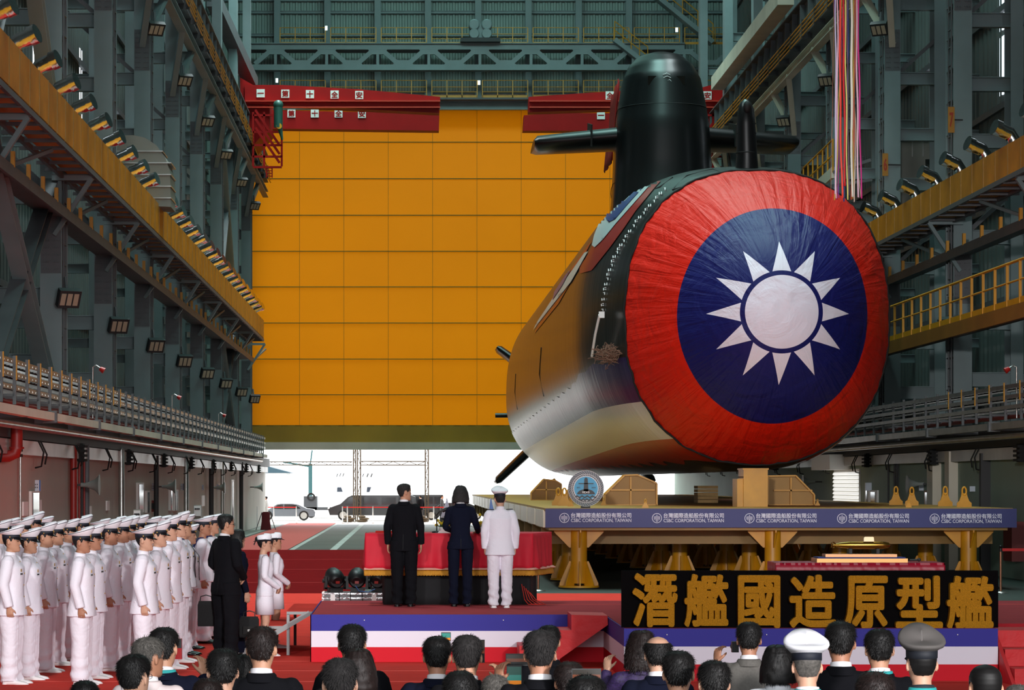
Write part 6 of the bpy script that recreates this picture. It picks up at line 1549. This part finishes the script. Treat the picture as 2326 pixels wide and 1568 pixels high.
def person(label, loc, rz, pose='attention', jk='tunic', jm_=None, tm_=None, top='cap', hair='short', hm=None, hseed=1, skin=0, yaw=0, pitch=0, seated=False, sc=1.0, seed=0, shoes=None, extra=(), group=None, cat='person', scn=None, strands=900, legs='white'):
    t = thing('person', label, cat, loc, rz, group, sc)
    base = t; off = V(0, 0, SEAT if seated else 0)
    def add(name, me, m, lab=None, hd=False):
        o = sub_(name, me, t, m, lab); M = Matrix.Translation(off) @ (headM(yaw, pitch) if hd else Matrix.Identity(4)); o.matrix_local = M; return o
    fem = jk in ('female', 'womansuit')
    add('body', body_mesh(pose, yaw, pitch, seated, fem), M_skins[skin])
    J = jacket_mesh(pose, jk, seed % 3); add('jumper' if jk == 'jumper' else 'jacket', J, jm_ or M_uw)
    if 'skirt' in extra: add('skirt', simple(('skirt',), lambda: MB().loft([ell(.165, .115, .12, .92, n=40), ell(.185, .125, .13, .80, n=40), ell(.195, .135, .135, .60, n=40), ell(.19, .13, .13, .602, n=40)]), 'skirt'), tm_ or M_ut)
    else: add('trousers', trousers_mesh(seated, legs, seed % 3), tm_ or M_ut)
    for s in (-1, 1): add('shoe', shoe_mesh(s, seated), shoes or M_wshoe)
    for s in (-1, 1):
        add('eye', simple(('eye', s), lambda: MB().ball((s*.031, .079, H0+HH*.513), (.0125, .006, .0045), 10, 6), 'eye'), M_eye, hd=True)
        add('eyebrow', simple(('brow', s), lambda: MB().tube([(s*.017, .087, H0+HH*.590), (s*.031, .0845, H0+HH*.603), (s*.046, .075, H0+HH*.595)], .0028, 6, sq=.6), 'eyebrow'), M_hair, hd=True)
    add('mouth', simple(('mouth',), lambda: MB().tube([(-.02, .0905, H0+HH*.222), (0, .0975, H0+HH*.224), (.02, .0905, H0+HH*.222)], .0028, 6), 'mouth'), mat('lips', '8a4a40', .5), hd=True)
    hmat = hm or M_hair
    if top in ('cap', 'enlisted'):
        add('hair', hair_mesh('buzz', 3, 250), hmat, hd=True)
        add('cap_crown', simple(('crown', top), lambda: cap_crown(.108, .022, .135, .152) if top == 'cap' else cap_crown(.085, .022, .130, .150), 'cap_crown'), mat('white_cap_cover', 'efecf2', .55), 'white cap cover', True)
        add('cap_piping', simple(('piping', top), lambda: MB().tube([v+V(0, 0, 0) for v in _rim(top)], .0035, 6), 'cap_piping'), M_navy, hd=True)
        add('cap_band', simple(('band',), cap_band, 'cap_band'), M_navy, 'dark cap band', True)
        if top == 'cap':
            if ('peak',) not in MC: MC[('peak',)] = evalmesh(cap_peak(), [('SOLIDIFY', dict(thickness=.003))], 'cap_peak'); MC[('peak',)].materials.append(M_patent)
            add('cap_peak', MC[('peak',)], M_patent, 'shiny black peak', True)
            add('chin_strap', simple(('strap',), lambda: MB().tube([(.088*math.cos(PI*(.0+1*k/16)), -.008+.107*math.sin(PI*k/16), CZ+.004) for k in range(17)], .004, 6), 'chin_strap'), M_patent, hd=True)
            for s in (-1, 1): add('cap_button', simple(('cbtn', s), lambda: MB().ball((s*.087, .0, CZ+.006), (.006, .009, .009), 10, 6), 'cap_button'), M_gbtn, 'gold cap button', True)
            add('cap_badge', simple(('badge',), lambda: MB().ball((0, .101, CZ+.03), (.02, .006, .024), 12, 8), 'cap_badge'), M_gbtn, hd=True)
        else:
            if ('bandtext',) not in MC:
                m = MB()
                for a in (-.42, -.14, .14, .42):
                    for s in (1,):
                        p = V(.086*math.sin(a*1.0+PI*0), -.008+.1055*math.cos(a), CZ+.014)
                        u = V(math.cos(a), -math.sin(a), 0)
                        m.bar(p-u*.009, p+u*.009, .003, .0035).bar(p-V(0, 0, .010), p+V(0, 0, .010), .003, .0035, (1, 0, 0)).bar(p-u*.007+V(0, 0, .006), p+u*.007+V(0, 0, .006), .003, .003)
                MC[('bandtext',)] = m.mesh('band_characters', [M_gbtn])
            add('band_characters', MC[('bandtext',)], M_gbtn, 'gold characters on the cap band', True)
            add('cap_tally_ribbon', simple(('tally',), lambda: MB().bar((.0, -.115, CZ+.01), (.02, -.128, CZ-.09), .028, .003, (0, 1, 0)), 'cap_tally_ribbon'), M_navy, hd=True)
    elif top == 'capback':
        add('hair', hair_mesh('buzz', 3, 500), hmat, hd=True); cm, bm_ = scn
        add('cap_crown', simple(('crown', 'big'), lambda: cap_crown(.135, .028, .128, .142), 'cap_crown'), cm, hd=True); add('cap_band', simple(('band',), cap_band, 'cap_band'), bm_, hd=True)
        if ('peak',) not in MC: MC[('peak',)] = evalmesh(cap_peak(), [('SOLIDIFY', dict(thickness=.003))], 'cap_peak'); MC[('peak',)].materials.append(M_patent)
        add('cap_peak', MC[('peak',)], M_patent, hd=True)
    elif top == 'wave':
        add('hair', hair_mesh('bun', 4, 300), hmat, hd=True)
        add('hat_crown', simple(('wcrown',), lambda: MB().loft([[V((.088*g)*math.cos(2*PI*k/40), -.01+(.105*g)*math.sin(2*PI*k/40), CZ+z+.012*math.sin(2*PI*k/40)) for k in range(40)] for z, g in ((.0, 1.0), (.045, 1.03), (.07, .98), (.085, .8), (.09, .3), (.09, .02))]), 'hat_crown'), mat('white_cap_cover', 'efecf2', .55), hd=True)
        add('hat_brim', simple(('wbrim',), lambda: MB().loft([[V((.090+g)*math.cos(2*PI*k/40), -.01+(.107+g)*math.sin(2*PI*k/40), CZ+z+(.035*abs(math.cos(2*PI*k/40))**2)*(g/.05)) for k in range(40)] for z, g in ((.018, -.004), (.012, .0), (-.004, .02), (-.014, .045), (-.018, .045), (-.012, .018), (-.006, -.004))]), 'hat_brim'), M_navy, hd=True)
        add('hat_ribbon', simple(('wrib',), lambda: MB().bar((-.02, -.125, CZ), (-.035, -.15, CZ-.06), .05, .006, (0, 1, 0)), 'hat_ribbon'), M_navy, hd=True)
    else:
        if hair != 'none': add('hair', hair_mesh(hair, hseed, strands), hmat, hd=True)
    if jk in ('tunic',):
        add('stand_collar', simple(('scollar',), lambda: MB().loft([[V(r*1.02*math.cos(2*PI*k/32), -.02+r*.98*math.sin(2*PI*k/32), z+.010*math.sin(2*PI*k/32)*-1) for k in range(32)] for r, z in ((.074, 1.435), (.066, 1.465), (.063, 1.492), (.058, 1.492), (.058, 1.45))]), 'stand_collar'), jm_ or M_uw)
        add('placket', simple(('plack', pose, seed % 3), lambda: front_strip(J, .0, .80, 1.43, .03), 'placket'), jm_ or M_uw)
        for k in range(5):
            z = 1.38-.13*k; add('button', simple(('btn', pose, seed % 3, k), lambda: MB().ball(bvh(J).ray_cast(V(.0, .6, z), V(0, -1, 0))[0]+V(0, .006, 0), (.009, .005, .009), 8, 5), 'button'), M_gbtn, 'gold button')
    if jk in ('tunic', 'jumper') and not seated:
        for nm, z, x, sx, sz, mm in (('name_tag', 1.245, .085, .035, .009, M_badge), ('breast_badge', 1.285, .085, .012, .016, M_gbtn)):
            add(nm, simple((nm, pose, jk, seed % 3), lambda: (lambda h: MB().box(h.x-sx, h.x+sx, h.y+.001, h.y+.007, h.z-sz, h.z+sz))(bvh(J).ray_cast(V(x, .6, z), V(0, -1, 0))[0]), nm), mm)
    if jk == 'jumper':
        def col():
            m = MB(); n = 40; rg = []
            for k in range(n+1):
                a = PI*.62*(2*k/n-1)-PI/2; inner = V(.068*math.cos(a), -.02+.062*math.sin(a), 1.462-.02*max(0, math.sin(a))); 
                ww = .20 if True else 0; h = bvh(J).ray_cast(V(.165*math.cos(a), -.01+.115*math.sin(a), 1.8), V(0, 0, -1)); o = (h[0] if h[0] else V(.16*math.cos(a), .11*math.sin(a), 1.35))+V(.004*math.cos(a), .006*math.sin(a), .008); rg.append((inner, inner.lerp(o, .5)+V(0, 0, .012), o))
            m.add([p for r in rg for p in r], [(3*k+j, 3*k+j+1, 3*k+4+j, 3*k+3+j) for k in range(n) for j in range(2)], 0, True); 
            m.prism([(-.15, 1.37), (-.155, 1.20), (.155, 1.20), (.15, 1.37)], -.125, -.119); return m
        add('sailor_collar', simple(('scol', pose, seed % 3), col, 'sailor_collar'), M_collar, 'blue sailor collar')
        add('neckerchief', simple(('neck', pose, seed % 3), lambda: front_strip(J, .045, .98, 1.40, .035, th=.012)._j(front_strip(J, -.045, .98, 1.40, .035, th=.012), None), 'neckerchief'), M_navy, 'long black neckerchief')
    if jk in ('suit', 'womansuit'):
        add('shirt_collar', simple(('shc',), lambda: MB().loft([[V(r*1.0*math.cos(2*PI*k/32), -.022+r*.98*math.sin(2*PI*k/32), z-.012*math.sin(2*PI*k/32)) for k in range(32)] for r, z in ((.070, 1.44), (.063, 1.472), (.060, 1.494), (.056, 1.494), (.056, 1.45))]), 'shirt_collar'), M_shirt, 'white shirt collar')
        add('jacket_collar', simple(('jc',), lambda: MB().loft([[V(r*1.04*math.cos(2*PI*k/32), -.024+r*.98*math.sin(2*PI*k/32), z-.03*max(0, math.sin(2*PI*k/32))) for k in range(32)] for r, z in ((.086, 1.425), (.082, 1.462), (.070, 1.476), (.064, 1.470), (.066, 1.44))]), 'jacket_collar'), jm_)
        if not seated:
            add('back_vent', simple(('vent', pose, jk, seed % 3), lambda: front_strip(J, .0, .80, 1.02, .006, 10, -1, .001), 'back_vent'), M_rubber); 
    if 'epaulettes' in extra:
        for s in (-1, 1):
            add('epaulette', simple(('epa', s, pose), lambda: (lambda a, b: MB().bar(a, b, .05, .012, (0, 0, 1)))(bvh(J).ray_cast(V(s*.09, -.01, 1.8), V(0, 0, -1))[0]+V(0, 0, .006), bvh(J).ray_cast(V(s*.185, -.005, 1.8), V(0, 0, -1))[0]+V(0, 0, .008)), 'epaulette'), M_gbtn if 'gold' in extra else M_navy, 'shoulder board')
    if 'lanyard' in extra:
        add('lanyard', simple(('lany',), lambda: MB().loft([[V(r*math.cos(2*PI*k/32), -.024+r*.98*math.sin(2*PI*k/32), z-.03*max(0, math.sin(2*PI*k/32))) for k in range(32)] for r, z in ((.083, 1.455), (.0735, 1.482), (.066, 1.484), (.07, 1.45))]), 'lanyard'), M_lan, 'teal lanyard band')
    if 'glasses' in extra:
        def gl():
            m = MB()
            for s in (-1, 1):
                m.tube([(s*.032+.021*math.cos(a*PI/8), .094, H0+HH*.515+.015*math.sin(a*PI/8)) for a in range(17)], .0016, 5); m.tube([(s*.053, .092, H0+HH*.53), (s*.079, .05, H0+HH*.53), (s*.083, -.005, H0+HH*.53)], .0016, 5)
            return m.tube([(-.011, .098, H0+HH*.525), (.011, .098, H0+HH*.525)], .0014, 5)
        add('glasses', simple(('gls',), gl, 'glasses'), M_dark, hd=True)
    return t
def _rim(top):
    wd, lg, fr_, bk = (.135, .152, .108, .022) if top == 'cap' else (.130, .150, .085, .022)
    out = []
    for k in range(49):
        t = 2*PI*k/48; c, s = math.cos(t), math.sin(t); f = ((s+1)/2)**1.6; out.append(V(wd*1.0*c, -.008+lg*1.0*s, CZ+.035+fr_*.80*f+bk*.75*(1-f)))
    return out

# ------------------------------------------------------------ sailors drawn up on the left, facing the stage
FACE = -PI/2-.10     # looking right, a touch towards the camera
def stand(px, capy, footy, **k):
    Y = HC*F/(footy-VY); X = (px-VX)*Y/F; top = HC+(VY-capy)*Y/F; h0 = 1.80 if k.get('top', 'cap') in ('cap', 'enlisted') else 1.735
    return dict(loc=(X, Y, 0), sc=top/h0)
ROW = [  # px head, cap top y, foot y, kind, seed, skin, label
 (27, 1191, 1556, 'o', 0, 'front file, at the left picture edge'), (186, 1194, 1557, 'o', 1, 'front file, standing with a gap on his left'), (329, 1189, 1551, 'o', 2, 'front file, nearest the suited man'),
 (66, 1197, 1546, 'o', 1, 'second file, right behind the leftmost man'), (211, 1189, 1543, 'o', 2, 'second file, right of the man with the gap'), (360, 1181, 1538, 'o', 0, 'second file, beside the front man nearest the suits'),
 (103, 1184, 1529, 'o', 2, 'third file from the camera, stout man on the left'), (249, 1178, 1526, 'o', 0, 'third file, in the middle of the formation'), (384, 1168, 1521, 'o', 1, 'third file, toward the suited man'),
 (127, 1181, 1513, 'o', 0, 'fourth file on the left'), (276, 1175, 1510, 'o', 1, 'fourth file in the middle, face half hidden'), (405, 1160, 1506, 'o', 2, 'fourth file, tallest cap of the right end'),
 (156, 1177, 1501, 'o', 1, 'fifth file on the left'), (292, 1171, 1497, 'o', 2, 'fifth file in the middle'),
 (2, 1179, 1503, 'o', 0, 'cut by the left picture edge in the back files'), (54, 1173, 1488, 'o', 2, 'back file on the left, only face and cap showing'), (77, 1161, 1470, 'o', 1, 'back file with the highest cap on the left'),
 (22, 1175, 1478, 'o', 0, 'back file near the left edge'), (314, 1168, 1482, 'o', 0, 'sixth file in the middle'), (186, 1168, 1480, 'o', 1, 'sixth file, between the left and middle groups'), (286, 1170, 1466, 'o', 2, 'back file behind the middle group'),
 (418, 1163, 1490, 'e', 1, 'at the end of the officer row, blue collar showing'), (430, 1186, 1476, 'e', 0, 'shortest, nearest of the three at the right end'), (463, 1166, 1463, 'e', 2, 'middle one of three at the right end'), (482, 1163, 1452, 'e', 1, 'behind the other two at the right end'),
 (229, 1173, 1470, 'e', 0, 'back file, seen over the middle group to the left'), (248, 1174, 1458, 'e', 1, 'back file, seen over the middle group'), (266, 1168, 1450, 'e', 2, 'back file, seen over the middle group to the right'),
 (100, 1168, 1460, 'e', 0, 'back file on the left, gold characters on the cap'), (345, 1168, 1462, 'e', 1, 'back file, over the right group'), (368, 1166, 1455, 'e', 2, 'back file, right of the previous cap')]
for i, (px, cy, fy, kd, sd, w_) in enumerate(ROW):
    q = stand(px, cy, fy)
    if kd == 'o': person('sailor in white and peaked cap, '+w_, q['loc'], FACE+random.uniform(-.06, .06), top='cap', seed=sd, skin=(i*7) % 3, sc=q['sc'], group='sailors drawn up on the left', yaw=0)
    else: person('blue collared flat capped sailor, '+w_, q['loc'], FACE+random.uniform(-.06, .06), top='enlisted', jk='jumper', seed=sd, skin=(i*5) % 3, sc=q['sc'], group='sailors drawn up on the left', shoes=M_bshoe)
# suited people beside them
q = stand(508, 1167, 1503, top='x'); q['loc'] = ((514-VX)*q['loc'][1]/F,)+q['loc'][1:]
suitman = person('man in black suit and glasses standing right of the sailors, hands clasped', q['loc'], -PI/2+.75, pose='clasp', jk='suit', jm_=M_suit, tm_=M_suit, top='x', hair='short', hseed=5, yaw=-.35, sc=q['sc'], shoes=M_bshoe, extra=('glasses',), legs='std')
q = stand(541, 1203, 1490, top='x')
suitwoman = person('woman in a navy suit with bobbed hair, half hidden behind the suited man', q['loc'], -PI/2+.4, pose='hang', jk='womansuit', jm_=M_suitn, tm_=M_suitn, top='x', hair='bob', hseed=6, sc=q['sc'], shoes=M_bshoe, skin=2, legs='slim')
def bag(lab, c, w_, h, d, briefcase):
    t = thing('briefcase' if briefcase else 'handbag', lab, 'bag', c)
    MB().loft([[V(x*w_/2*s_, y*d/2*s_, z) for x, y in ((-1, -1), (1, -1), (1, 1), (-1, 1))] for z, s_ in ((0, .96), (.02, 1), (h*.85, 1), (h, .85))], 0, True, False).build('bag_body', mat('black_leather', '08080a', .6, spec=.2), t)
    MB().tube([(-.08, 0, h), (-.07, 0, h+.06), (0, 0, h+.08), (.07, 0, h+.06), (.08, 0, h)], .008, 6).build('handle', M_black, t)
    if not briefcase: MB().box(-w_*.3, w_*.3, -d/2-.03, -d/2, .04, h*.55).build('front_pocket', M_rubber, t); MB().box(-.015, .015, -d/2-.035, -d/2-.03, h*.3, h*.4).build('buckle', M_galv, t)
    return t
b_ = bag('flat black briefcase hanging beside the suited man at his back', tuple(P(468, 1423, 35.6)), .22, .34, .08, True)
b_ = bag('black leather handbag held by the navy suited woman', tuple(P(566, 1448, 36)), .26, .28, .14, False)
# two women in white with hats
q = stand(598, 1204, 1492); person('woman in white naval skirt suit and white hat, the nearer of two', (q['loc'][0]+.02, q['loc'][1], 0), -PI/2+.15, pose='clasp', jk='female', jm_=M_uw, tm_=M_ut, top='wave', sc=q['sc']*1.0, skin=2, extra=('skirt',))
q = stand(625, 1202, 1474); person('woman in white naval skirt suit and white hat, the farther of two', q['loc'], -PI/2+.2, pose='clasp', jk='female', jm_=M_uw, tm_=M_ut, top='wave', sc=q['sc'], skin=0, extra=('skirt',), seed=1)
# on the stage
def onstage(px, topy, footy, h0):
    Y = (HC-ST)*F/(footy-VY); return dict(loc=((px-VX)*Y/F, Y, ST), sc=(HC+(VY-topy)*Y/F-ST)/h0)
q = onstage(918, 1098, 1378, 1.735)
person('man in a black suit on the stage at the left, head turned right', q['loc'], -.12, pose='hang', jk='suit', jm_=M_suit, tm_=M_suit, top='x', hair='short', hseed=7, hm=M_hairdg, yaw=-1.0, sc=q['sc'], shoes=M_bshoe, legs='std', skin=0, strands=1400)
q = onstage(1046, 1104, 1378, 1.73)
person('woman in navy trouser suit on the stage, writing at the red table', q['loc'], .03, pose='write', jk='womansuit', jm_=M_suitn, tm_=M_suitn, top='x', hair='bob', hseed=8, hm=M_hairdg, yaw=-.1, pitch=-.2, sc=q['sc'], shoes=M_bshoe, legs='slim', skin=2, strands=1600)
q = onstage(1136, 1106, 1381, 1.79)
person('naval officer in white cap on the stage, head bowed', q['loc'], .03, pose='attention', top='capback', scn=(mat('white_cap_cover', 'efecf2', .55), M_navy), yaw=.1, pitch=-.15, sc=q['sc'], skin=2, hm=M_hairdg, extra=('epaulettes',))

# ------------------------------------------------------------ far people by the gate
def far(px, footy, h, lab, rz, **k):
    Y = HC*F/(footy-VY); kw = dict(pose='hang', jk='suit', jm_=M_dark, tm_=M_dark, top='x', hair='short', hseed=1, shoes=M_bshoe, legs='std', strands=900); kw.update(k)
    person(lab, ((px-VX)*Y/F, Y, 0), rz, sc=h/1.735, **kw)
M_tealu = mat('grey_teal_workwear', '2c3c40', .8); M_pale = mat('pale_grey_uniform', 'a8b0b0', .8)
far(496, 1212, 1.72, 'dark dressed man by the left wall, leftmost of the far group', -1.2, jm_=M_tealu); far(510, 1211, 1.73, 'dark dressed man by the left wall, second of the far group', -.9, jm_=M_tealu); far(520, 1210, 1.72, 'dark dressed man by the left wall, third of the far group', -.5, jm_=M_tealu)
far(537, 1198, 1.74, 'man in pale grey by the left wall, in front of the wall door', -1.4, jm_=M_pale, tm_=M_pale); far(543, 1197, 1.7, 'second man in pale grey standing close to the first by the left wall', -1.8, jm_=M_pale, tm_=M_pale)
far(597, 1190, 1.75, 'man in white by the easel at the left side of the open gate', -1.3, jm_=M_uw, tm_=M_ut); far(604, 1189, 1.6, 'person just behind the man in white beside the easel', 1.3, jm_=M_pale, tm_=M_pale)
far(1004, 1186, 1.66, 'man in a dark vest outside the gate beside the woman\'s head', -1.5, jm_=M_dark, tm_=M_dark); far(955, 1186, 1.66, 'dark figure outside behind the man in the black suit', .6, jm_=M_suit)

# ------------------------------------------------------------ seated audience in the foreground, seen from behind
AUD = [ # px, top y, head width px, label, options
 (193, 1543, 64, 'dark short haired head low at the bottom left corner', dict(jm_=M_suit)),
 (304, 1483, 72, 'black haired man in white shirt, teal lanyard and glasses, bottom left', dict(jm_=M_shirt, extra=('lanyard', 'glasses'), yaw=-.5)),
 (337, 1444, 66, 'grey haired man in a pale shirt turned right, behind the white shirted man', dict(jm_=mat('pale_pink_shirt', 'd8c8c8', .8), hm=M_hairgr, extra=('glasses',), yaw=-.7)),
 (372, 1422, 66, 'black haired man with teal lanyard raising a red camera', dict(extra=('lanyard',), pose='photoR', yaw=-.2, jm_=M_suitn)),
 (506, 1470, 72, 'dark haired man in a black suit below the suited man standing', dict(hseed=9)),
 (552, 1484, 58, 'man in white shirt half hidden by the black suited man below', dict(jm_=M_shirt, yaw=-.4)),
 (595, 1420, 70, 'brown black haired man with white collar below the two hatted women', dict(hm=M_hairbr, hseed=10)),
 (472, 1538, 66, 'dark brown head cut by the bottom edge left of centre', dict(hm=M_hairbr)),
 (800, 1415, 64, 'black haired man before the left end of the striped skirt', dict(hseed=11)),
 (815, 1473, 60, 'woman with long brown hair and a dark vest below the stage', dict(hair='long', hm=M_hairbr, jm_=mat('charcoal_vest', '3a3836', .8), jk='womansuit')),
 (772, 1491, 80, 'man with thinning hair photographing with a white phone at the bottom', dict(hseed=12, pose='photoR', hm=M_hairdg)),
 (993, 1442, 64, 'black haired man in a dark and grey jacket right of centre stage skirt', dict(jm_=M_suitn, hseed=13)),
 (1061, 1439, 68, 'man with short greying hair holding a phone by his right cheek', dict(hm=M_hairdg, hair='short', pose='photoR', hseed=14)),
 (1045, 1520, 76, 'person with black hair low at the bottom edge, centre', dict(hseed=15)),
 (1226, 1428, 74, 'dark grey haired man holding a phone sideways on his left', dict(hm=M_hairdg, pose='photoL', hseed=16)),
 (1246, 1418, 52, 'black haired head just behind the dark grey haired man', dict(hseed=17)),
 (1125, 1530, 60, 'grey haired head at the bottom beside the upright phone', dict(hm=M_hairgr, hseed=18)),
 (1293, 1500, 66, 'dark brown head photographing at the bottom, right of centre', dict(hm=M_hairbr, hseed=19)),
 (1332, 1529, 88, 'large dark head at the bottom edge, both hands raised', dict(pose='photo', hseed=20)),
 (1457, 1432, 54, 'woman with curly dark hair in a purple lace dress', dict(hair='curly', hm=M_hairbr, jk='womansuit', jm_=mat('purple_lace', '2e1c4a', .7, 0, .6, 70), pose='photoL')),
 (1494, 1439, 62, 'bald topped man in navy suit beside the curly haired woman', dict(hair='bald', jm_=M_suitn, extra=('glasses',), skin=2)),
 (1541, 1475, 72, 'black haired man in front of the bald man, bottom right of centre', dict(hseed=21, jm_=M_suitn)),
 (1621, 1497, 72, 'black haired man with a side whorl below the sign\'s third character', dict(hseed=22)),
 (1701, 1410, 56, 'black haired man in grey suit raising a small camera', dict(jm_=M_suitg, pose='photoL', hseed=23)),
 (1767, 1464, 58, 'woman with black bobbed hair and a white jacket', dict(hair='bob', jk='womansuit', jm_=mat('white_knit', 'dcdce2', .8))),
 (1833, 1436, 70, 'naval officer in white with a broad white cap among the audience', dict(top='capback', scn=(mat('white_cap_cover', 'efecf2', .55), M_navy), jk='tunic', jm_=M_uw, hm=M_hairgr, extra=('lanyard', 'epaulettes', 'gold'), pitch=-.1)),
 (1909, 1408, 68, 'tall black haired man in a black suit right of the white naval cap', dict(hseed=25)),
 (1997, 1425, 66, 'man with slick black hair and teal lanyard between two black suits', dict(hseed=26, extra=('lanyard',))),
 (2093, 1428, 72, 'army officer in a dark uniform and broad grey cap among the audience', dict(top='capback', scn=(mat('grey_cap_cover', '55504e', .8), mat('blue_black_band', '10141e', .7)), jk='tunic', jm_=mat('dark_green_grey_uniform', '22262c', .8), extra=('lanyard', 'epaulettes', 'gold'))),
 (1987, 1522, 84, 'dark head cut by the bottom edge below the lanyard man', dict(hseed=27, hm=M_hairbr)),
 (2238, 1502, 78, 'man with cropped black hair at the bottom right', dict(hair='buzz', hseed=28)),
 (2312, 1553, 60, 'grey haired head at the very bottom right corner', dict(hm=M_hairgr, hseed=29)),
 (740, 1562, 60, 'dark head barely showing at the bottom edge left of the phone', dict(hm=M_hairbr, hseed=30))]
ASP = []
for i, (px, ty, wpx, lab, kw) in enumerate(AUD):
    hs = 1.31; hat = kw.get('top') == 'capback'
    K_ = (ty-VY+(hs+(.06 if hat else 0))/.172*wpx)/HC; Y = F/K_; sc = wpx/.172/K_
    a = dict(pose='lap', jk='suit', jm_=M_suit, tm_=M_suit, top='x', hair='short', shoes=M_bshoe, legs='std', hseed=31+i % 4, strands=2200, skin=(i*5) % 3); a.update(kw)
    X = (px-VX)*Y/F
    person('seated '+lab, (X, Y, 0), random.uniform(-.12, .12), seated=True, sc=sc, seed=i, **a); ASP.append((X, Y, sc))
def phone(lab, px, py, Y, w_, h, rz, m, screen):
    t = thing('smartphone', lab, 'phone', tuple(P(px, py, Y)), rz)
    MB().box(-w_/2, w_/2, -.004, .004, -h/2, h/2).build('case', m, t)
    MB().box(-w_/2+.004, w_/2-.004, -.0055, -.004, -h/2+.006, h/2-.006).build('screen', screen, t)
    return t
def scr(name, stops):
    if name in MATS: return MATS[name]
    m = mat(name, '202428', .2); nt = m.node_tree; tc = nt.nodes.new('ShaderNodeTexCoord'); sp = nt.nodes.new('ShaderNodeSeparateXYZ'); r = nt.nodes.new('ShaderNodeValToRGB'); mr = nt.nodes.new('ShaderNodeMapRange')
    nt.links.new(tc.outputs['Object'], sp.inputs[0]); nt.links.new(sp.outputs[2], mr.inputs[0]); mr.inputs[1].default_value = -.07; mr.inputs[2].default_value = .07; nt.links.new(mr.outputs[0], r.inputs[0]); r.color_ramp.interpolation = 'CONSTANT'
    e = r.color_ramp.elements; e[0].color = lin(stops[0][1]); e[1].position = stops[1][0]; e[1].color = lin(stops[1][1])
    for p_, c in stops[2:]: q = e.new(p_); q.color = lin(c)
    b = nt.nodes['Principled BSDF']; nt.links.new(r.outputs[0], b.inputs['Base Color']); nt.links.new(r.outputs[0], b.inputs['Emission Color']); b.inputs['Emission Strength'].default_value = .7; return m
S1 = scr('phone_preview_teal', [(0, '8a2a20'), (.25, 'c07020'), (.45, '2a6a60'), (.7, '1c4038')]); S2 = scr('phone_preview_dark', [(0, '101010'), (.4, '5a3020'), (.55, '282420')])
def ph(i, px, py, w_, h, lab, m, s_, dy=.36, rz=0): return phone(lab, px, py, ASP[i][1]+dy*ASP[i][2], w_, h, rz, m, s_)
ph(10, 793, 1562, .085, .15, 'white cased phone held up by the thin haired man', M_white, S2); ph(12, 1096, 1480, .03, .15, 'black phone held upright by the greying man', M_black, S2, rz=.6)
ph(14, 1176, 1499, .15, .075, 'phone held sideways by the dark grey haired man', M_black, S2); ph(16, 1168, 1544, .095, .17, 'upright phone with a bright teal and yellow picture of the submarine', M_black, S1, dy=.2)
ph(18, 1332, 1536, .15, .075, 'phone held sideways in both hands at the bottom edge', M_black, S2); ph(11, 1013, 1447, .065, .06, 'phone peeping above the head of the man in dark and grey jacket', M_black, S1, dy=.3)
t = thing('camera', 'small red camera raised by the man with the teal lanyard', 'camera', tuple(P(403, 1472, ASP[3][1]+.3))); MB().box(-.02, .03, -.03, .03, -.075, .06).build('camera_body', mat('camera_red', '901418', .3), t); MB().box(-.02, .03, -.034, -.03, .0, .06).build('screen', M_black, t)
t = thing('camera', 'small black camera in the raised left hand of the grey suited man', 'camera', tuple(P(1668, 1470, ASP[23][1]+.3))); MB().box(-.02, .03, -.03, .03, -.04, .04).build('camera_body', M_black, t); MB().tube([(0, .03, 0), (0, .06, 0)], .025, 12).build('lens', M_dark, t)
